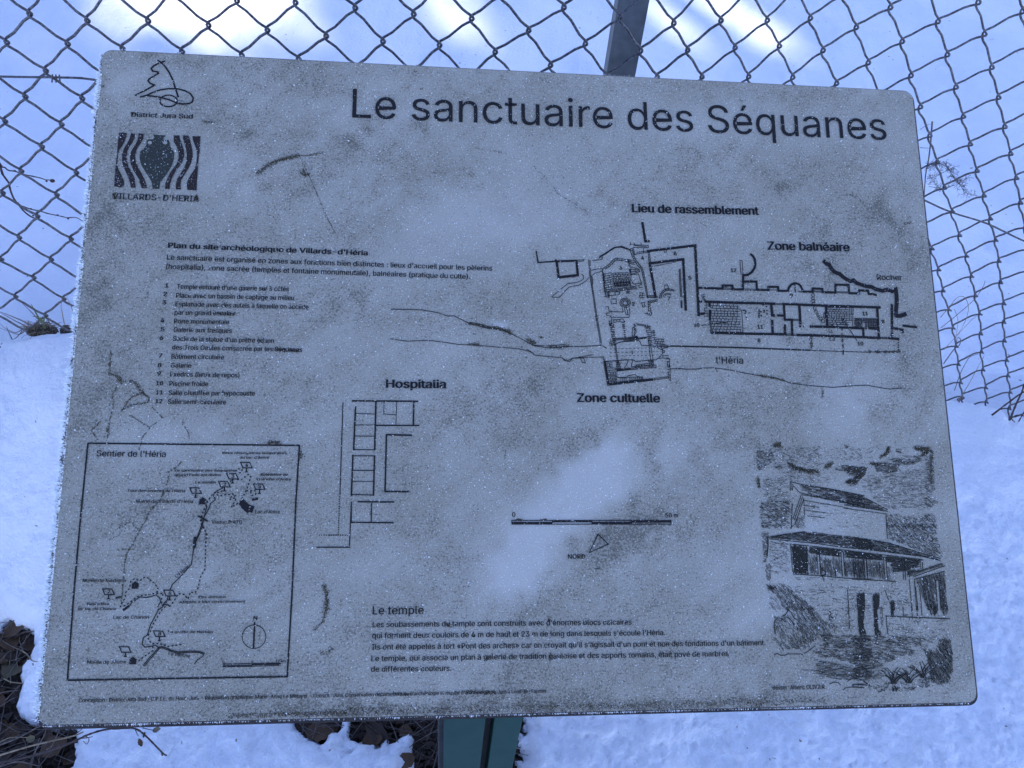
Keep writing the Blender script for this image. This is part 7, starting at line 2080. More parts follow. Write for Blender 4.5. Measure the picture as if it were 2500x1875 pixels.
def lettering(name, body, style, x0, y0, x1, y1, cap, idx):
    cu = bpy.data.curves.new(name, 'FONT')
    cu.body = body; cu.size = 1.0
    cu.resolution_u = 3
    if FONT: cu.font = FONT
    tmp = bpy.data.objects.new('tmp', cu); COL.objects.link(tmp)
    bpy.context.view_layer.update()
    me = bpy.data.meshes.new_from_object(tmp.evaluated_get(bpy.context.evaluated_depsgraph_get()))
    bpy.data.objects.remove(tmp); bpy.data.curves.remove(cu)
    n = len(me.vertices); co = np.zeros(n * 3, np.float32); me.vertices.foreach_get('co', co); co = co.reshape(-1, 3)
    a, b = co[:, 0].min(), co[:, 0].max()
    L = math.hypot(x1 - x0, y1 - y0); dx, dy = (x1 - x0) / L, (y1 - y0) / L
    sx = L / (b - a); sy = cap / CAP
    px = (co[:, 0] - a) * sx; py = co[:, 1] * sy
    out = np.zeros_like(co)
    out[:, 0] = (x0 + px * dx + py * dy) * 0.001
    out[:, 1] = -(y0 + px * dy - py * dx) * 0.001
    out[:, 2] = 0.00085 + (idx % 12) * 0.000012
    # heavier weights: the same outlines laid again a hair to the side
    wgt = {0: 0.02, 1: 0.07, 2: 0.05, 3: 0.02}[style] * cap
    if cap < 8 and style == 0: wgt = 0.16 if cap > 4.8 else 0.12
    if cap > 20: wgt = 0.05
    tri = []
    me.calc_loop_triangles()
    tr = np.zeros(len(me.loop_triangles) * 3, np.int32); me.loop_triangles.foreach_get('vertices', tr); tr = tr.reshape(-1, 3)
    bpy.data.meshes.remove(me)
    steps = 1 if wgt < 0.10 and style != 1 else (2 if style != 1 else (4 if cap > 4 else 2))
    VV = []; FF = []
    for q in range(steps):
        f = (q / (steps - 1) - 0.5) if steps > 1 else 0.0
        o_ = out.copy(); o_[:, 0] += f * 2 * wgt * 0.001; o_[:, 1] += (0.4 * wgt * 0.001 if q % 2 else 0.0); o_[:, 2] += q * 0.000003
        VV.append(o_); FF.append(tr + n * q)
    me = mesh_np(name, np.concatenate(VV), np.concatenate(FF), smooth=False)
    return link(name, me, MAT['ink_title'] if cap > 20 else MAT['ink'], sign)
bpy.context.view_layer.update()
for k, (nm, body, style, x0, y0, x1, y1, cap) in enumerate(TEXTS):
    lettering(nm, body, style, x0, y0, x1, y1, cap, k)

# ---- dried algae streaks and dots on the face: thousands of small raised crumbs
STAINS = [
[2.2,3.5,[1852,1489,1937,1407,2058,1323,2200,1277,2298,1243]],
[1,1.5,[2298,1243,2434,1237,2587,1196]],
[0.8,0.8,[2307,1233,2405,1427,2523,1678,2642,1965,2767,2202]],
[2,2.5,[2334,1439,2381,1487,2443,1474]],
[1.5,1.5,[2368,1408,2399,1506]],
[1.1,1.75,[404,3621,401,3877,519,3910,541,3979]],
[1.1,3.0,[486,3910,548,3962,671,3960,762,4064,807,4115]],
[1.3,1.25,[565,4275,659,4222,837,4185,841,4132,763,4081,652,4135,573,4274]],
[0.9,1.0,[496,4032,452,4103,477,4206,447,4431,443,4584]],
[1.6,2.5,[433,4465,446,4516]],
[0.8,0.8,[650,4325,788,4410,874,4461,936,4409]],
[0.8,0.8,[874,4461,801,4581,778,4701]],
[0.7,0.75,[874,4236,945,4305,1016,4373]],
[0.7,0.75,[1213,4354,1209,4423,1272,4492,1295,4595]],
[0.8,1.25,[363,4397,274,4500,348,4602]],
[0.9,0.9,[1228,4826,1183,4885,1105,4936,1097,5054,1044,5222,970,5320]],
[0.9,0.9,[968,5298,872,5512,803,5659,735,5805,725,5983,727,6207,727,6302]],
[0.6,0.6,[548,5650,654,5594,648,5512,756,5463,844,5562]],
[0.6,0.6,[635,5748,810,5749,798,5692]],
[2.2,2.5,[2113,4623,2179,4614,2264,4613]],
[1,3.0,[2470,4707,2482,4793]],
[1.2,2.0,[233,5222,250,5320]],
[1.6,2.5,[2130,3571,2233,3578,2424,3592]],
[1,2.0,[1439,2883,1500,2891]],
[1.2,2.0,[1957,2878,2027,2877]],
[1.1,2.0,[1491,3175,1698,3189]],
[2,3.5,[2776,6129,2805,6228,2813,6325,2807,6438]],
[1.2,2.0,[2804,6438,2774,6518,2695,6589]],
[0.8,2.5,[2786,6837,2898,6776]],
[2.5,2.0,[1415,5637,1421,5728]],
[2,2.5,[4296,3223,4423,3248,4569,3282]],
[3.2,3.0,[4569,3264,4678,3289,4796,3324]],
[2.6,4.0,[4988,3395,5024,3432,5060,3450]],
[4,2.0,[5125,3374,5149,3373]],
[1.8,2.5,[4297,3469,4424,3477]],
[1.6,2.5,[5225,3484,5353,3491,5455,3465]],
[1.5,2.5,[5789,3094,5796,3151]],
[1.8,3.0,[5948,3395,5965,3470]],
[2,3.0,[6367,3225,6423,3233]],
[1,2.0,[5841,3585,5867,3641]],
[0.8,1.0,[4717,4675,4708,4799]],
[0.9,1.25,[4351,3352,4387,3352]],
[0.3,1.0,[5066,1253,5254,1449,5366,1606,5555,1720,5706,1814]],
[0.3,1.0,[4363,1060,4572,1091,4762,1103]],
[1.4,2.5,[8372,3269,8380,3424,8359,3444]],
[1.2,2.0,[9344,3468,9485,3457]],
[1.2,2.0,[8477,3920,8458,4034]],
[1.2,2.5,[7696,3780,7848,3806,8000,3832]],
[1.5,2.5,[8694,2948,8713,2968]],
[1.3,2.0,[9677,3143,9728,3146]],
[0.8,1.5,[8767,3261,8764,3533]],
[3,4.0,[7832,4599,7906,4617,7890,4581]],
[2.4,2.5,[8701,4602,8709,4621]],
[2.4,3.5,[8006,4818,8078,4872,8208,4899,8341,4908]],
[2,3.5,[8521,4797,8440,4852]],
[2.4,4.0,[8763,4888,8875,4924,8769,5034,8673,5034]],
[2,2.0,[9223,4617,9185,4701,9104,4739]],
[3,3.5,[9544,4624,9720,4633,9632,4717]],
[1.4,3.5,[9756,4660,9722,4884,9716,5031]],
[2.4,3.0,[8981,4813,9096,4822]],
[2.5,3.0,[7618,4983,7621,5091]],
[3,3.0,[5723,5978,5741,5982]],
[1.5,2.5,[4074,6552,4125,6577]],
[1.5,2.0,[5181,6484,5180,6534]],
[1.5,2.0,[5193,6861,5183,6926]],
[2,2.0,[4827,5450,4889,5450]],
[2,1.5,[5108,5454,5179,5450]],
[1,2.5,[3537,7246,3701,7249]],
[1,2.5,[4246,7237,4597,7260]],
[0.9,3.0,[4496,6898,4547,6915]],
[1,1.5,[710,7049,958,7054]],
[1,2.0,[2247,7040,2312,7057]],
[1,4.0,[1872,7426,3065,7423]],
[0.55,7.5,[2861,7403,4330,7420,5337,7411,6540,7438]],
[0.5,6.5,[6546,7414,7426,7409,8232,7410]],
[2,3.5,[289,1792,300,1861]],
[3,3.5,[1181,1792,1195,1839]],
[1.3,2.5,[1044,1803,1108,1818]],
[1.2,2.5,[1192,866,1317,870]],
[2,2.0,[7708,257,7713,267]],
[1.6,1.5,[9423,821,9437,824]],
[1.2,1.5,[9905,1740,9916,1740]],
[1.2,1.5,[9688,1835,9795,1807]],
[1.3,2.0,[31,475,66,479]],
[1.5,1.5,[909,101,922,100]],
[0.9,2.5,[384,796,449,804]],
[1.4,2.0,[3643,92,3656,91]],
[1.6,2.5,[3713,312,3732,315]],
[0.5,1.5,[8918,1489,9023,1464,9218,1582]],
[0.6,2.0,[248,2842,316,2858]],
[0.5,1.5,[727,2938,756,2993,684,3040]]]
rnd = random.Random(11)
V = []; F = []
def crumb(x, y, r, z=0.0006):
    b = len(V); n = rnd.choice((3, 4, 4, 5))
    a0 = rnd.random() * 6.28
    el = rnd.uniform(0.4, 1); ea = rnd.random() * 3.14
    for k in range(n):
        a = a0 + 6.283 * k / n; rr_ = r * rnd.uniform(0.6, 1.2)
        lx, ly = rr_ * math.cos(a), rr_ * el * math.sin(a)
        V.append(loc(x + lx * math.cos(ea) - ly * math.sin(ea), y + lx * math.sin(ea) + ly * math.cos(ea), z))
    V.append(loc(x, y, z + r * 0.0004))
    for k in range(n): F.append((b + k, b + (k + 1) % n, b + n))
for dens, spread, flat in STAINS:
    P = [(flat[i] / 10, flat[i + 1] / 10) for i in range(0, len(flat), 2)]
    for (ax, ay), (bx, by) in zip(P[:-1], P[1:]):
        L = math.hypot(bx - ax, by - ay)
        for k in range(max(2, int(L * dens * (1.7 + spread * 1.1)))):
            t = rnd.random(); x = ax + (bx - ax) * t + rnd.gauss(0, spread * 0.42); y = ay + (by - ay) * t + rnd.gauss(0, spread * 0.42)
            crumb(x, y, rnd.uniform(0.25, 0.9))
me = bpy.data.meshes.new('algae_streaks'); me.from_pydata(V, [], F)
tag(link('algae_streaks', me, MAT['moss'], sign), kind='stuff')
V = []; F = []
rs = np.random.RandomState(4)
cand = rs.rand(26000, 2) * (1000, 748)
gg, cc = wear_masks(cand[:, 0], cand[:, 1])
keep = rs.rand(len(cand)) < np.clip(gg * 0.9 - cc * 0.3 + 0.04, 0, 1)
for x, y in cand[keep]:
    crumb(min(max(x, 3), 997), min(max(y, 3), 745), 0.25 + 0.5 * rnd.random() ** 3, 0.0005)
me = bpy.data.meshes.new('dirt_grains'); me.from_pydata(V, [], F)
tag(link('dirt_grains', me, MAT['moss'], sign), kind='stuff')

# ---- frost grains on the face (tiny tilted flakes) and hoar needles on the edges
def flakes(n, seed, size0, size1, mask=None):
    rs = np.random.RandomState(seed)
    u = rs.rand(n) * 994 + 3; v = rs.rand(n) * 742 + 3
    if mask is not None:
        k = rs.rand(n) < mask(u, v); u = u[k]; v = v[k]; n = len(u)
    s = size0 + (size1 - size0) * rs.rand(n) ** 2.5
    nrm = rs.normal(size=(n, 3)); nrm[:, 2] = np.abs(nrm[:, 2]) + 0.5
    nrm /= np.linalg.norm(nrm, axis=1)[:, None]
    t = np.cross(nrm, rs.normal(size=(n, 3))); t /= np.linalg.norm(t, axis=1)[:, None]
    b = np.cross(nrm, t)
    c = np.stack([u, -v, np.full(n, 0.55) + 0.3 * s], 1)
    el = rs.uniform(0.25, 0.7, n)[:, None]
    p0 = c + t * s[:, None]; p1 = c - t * s[:, None] * 0.5 + b * s[:, None] * el; p2 = c - t * s[:, None] * 0.5 - b * s[:, None] * el
    p3 = c + nrm * s[:, None] * 0.45
    V = np.stack([p0, p1, p2, p3], 1).reshape(-1, 3) * 0.001
    k = np.arange(n)[:, None] * 4
    F = np.concatenate([k + np.array([[0, 1, 3]]), k + np.array([[1, 2, 3]]), k + np.array([[2, 0, 3]])], 0)
    return V, F
def fmask(u, v):
    g_, c_ = wear_masks(u, v)
    return np.clip(0.75 - 0.5 * g_ + 0.3 * c_, 0.15, 1)
V, F = flakes(66000, 1, 0.3, 0.95, fmask)
V2, F2 = flakes(2500, 2, 0.9, 1.6, fmask)
me = mesh_np('frost_grains', np.concatenate([V, V2]), np.concatenate([F, F2 + len(V)]), smooth=False)
tag(link('frost_grains', me, MAT['frost'], sign), kind='stuff')

def needles(n, seed, edge):
    """hoar needles along one edge; edge = left, bottom or top"""
    rs = np.random.RandomState(seed)
    t = rs.rand(n)
    dens = 0.55 + 0.45 * fbm(t * 60, t * 0 + seed, seed, 3)
    L = rs.uniform(0.8, 2.2, n) * (0.55 + 0.75 * np.clip(0.5 + fbm(t * 90, t * 0 + 3.3, seed + 5, 3), 0, 1))
    if edge == 'left':
        L *= 2.0 + 0.6 * t
        base = np.stack([0.6 - rs.rand(n) * 3.0, -(6 + t * 738), 0.8 - rs.rand(n) * 9.5], 1)
        out = np.stack([-np.ones(n), rs.normal(0, .45, n), rs.normal(0.1, .5, n)], 1)
        top = rs.rand(n) < 0.35
        base[top, 0] = rs.rand(top.sum()) * 3.0; base[top, 2] = 0.3; out[top, 2] = 0.8
        L[top] *= 0.6
    elif edge == 'bottom':
        base = np.stack([6 + t * 985, np.full(n, -747.6) - rs.rand(n) * 0.4, 0.4 - rs.rand(n) ** 2 * 0.9], 1)
        out = np.stack([rs.normal(0, .45, n), -np.ones(n), rs.normal(-0.1, .35, n)], 1)
        L *= (1.25 - 0.5 * t)
        top = rs.rand(n) < 0.35
        base[top, 1] += rs.rand(top.sum()) * 2.5; base[top, 2] = 0.3; out[top, 2] = 0.7
        L[top] *= 0.55
    else:
        base = np.stack([6 + t * 985, rs.rand(n) * 0.4, 0.6 - rs.rand(n) * 4.0], 1)
        out = np.stack([rs.normal(0, .5, n), np.ones(n), rs.normal(0.5, .5, n)], 1)
        L *= 0.75 * (1.1 - 0.5 * t)
    out /= np.linalg.norm(out, axis=1)[:, None]
    keep = rs.rand(n) < np.clip(0.72 + 1.1 * fbm(t * 34, t * 0 + 1.7, seed + 11, 3), 0.12, 1)
    base = base[keep]; out = out[keep]; L = L[keep]; n = len(L)
    a = np.cross(out, rs.normal(size=(n, 3))); a /= np.linalg.norm(a, axis=1)[:, None]
    b = np.cross(out, a); w = (L * rs.uniform(0.12, 0.26, n))[:, None]
    p = [base + a * w, base - a * w * 0.5 + b * w * 0.87, base - a * w * 0.5 - b * w * 0.87, base + out * L[:, None]]
    V = np.stack(p, 1).reshape(-1, 3) * 0.001
    k = np.arange(n)[:, None] * 4
    F = np.concatenate([k + np.array([[0, 1, 3]]), k + np.array([[1, 2, 3]]), k + np.array([[2, 0, 3]])], 0)
    return V, F
parts = [needles(14000, 7, 'left'), needles(2600, 8, 'bottom'), needles(3200, 9, 'top')]
Vs = []; Fs = []; b = 0
for V, F in parts: Vs.append(V); Fs.append(F + b); b += len(V)
gv, gf = needles(3200, 17, 'left'); gv[:, 0] = gv[:, 0] * 0.45 + 0.0006  # dark flakes stand in for the shade in gaps between the left needles
tag(link('gap_shade_flakes', mesh_np('gap_shade_flakes', gv, gf, smooth=False), MAT['edge'], sign), kind='stuff')
me = mesh_np('hoar_frost', np.concatenate(Vs), np.concatenate(Fs), smooth=False)
tag(link('hoar_frost', me, MAT['frost'], sign), kind='stuff')

# ---- post of the sign: two green boards on a dark core, and the bracket arms under the panel
SINV = sign.matrix_world.inverted()
def box_world(x0, x1, y0, y1, z0, z1, bev=0.002):
    bm = bmesh.new()
    bmesh.ops.create_cube(bm, size=1)
    for v in bm.verts:
        v.co = Vector(((x0 + x1) / 2 + v.co.x * (x1 - x0), (y0 + y1) / 2 + v.co.y * (y1 - y0), (z0 + z1) / 2 + v.co.z * (z1 - z0)))
    if bev: bmesh.ops.bevel(bm, geom=bm.edges[:], offset=bev, segments=2, affect='EDGES', profile=0.6)
    return bm
def part_world(name, bm, mat, parent, inv, ang=0.0, piv=(0, 0, 0)):
    if ang: bmesh.ops.rotate(bm, cent=piv, matrix=Matrix.Rotation(ang, 3, 'Z'), verts=bm.verts[:])
    me = bpy.data.meshes.new(name); bm.to_mesh(me); bm.free()
    me.transform(inv)
    for p in me.polygons: p.use_smooth = False
    return link(name, me, mat, parent)
PX0, PX1, PY = -0.0218, 0.0796, 0.3449
PZ = 0.66
gapa, gapb = PX0 + (PX1 - PX0) * 0.56, PX0 + (PX1 - PX0) * 0.66
ANG = math.radians(4.0)
piv = (PX0, PY, 0)
part_world('post_board', box_world(PX0 + 0.008, gapa, PY, PY + 0.022, -0.05, PZ), MAT['green'], sign, SINV, ANG, piv)
part_world('post_board', box_world(gapb, PX1, PY, PY + 0.022, -0.05, PZ), MAT['green'], sign, SINV, ANG, piv)
part_world('post_core', box_world(PX0 + 0.001, PX1 - 0.004, PY + 0.024, PY + 0.095, -0.05, PZ), MAT['darkwood'], sign, SINV, ANG, piv)
# bracket arms under the panel
for u in (0.33, 0.62):
    g = Geo()
    a = (u, -0.72, -0.028); bb = (u, -0.10, -0.028)
    g.tube([a, bb], 0.012, 4)
    g.build('bracket_arm', MAT['rust'], sign, smooth=False)
g = Geo(); g.tube([(0.33, -0.60, -0.044), (0.62, -0.60, -0.044)], 0.012, 4); g.build('cross_bar', MAT['rust'], sign, smooth=False)

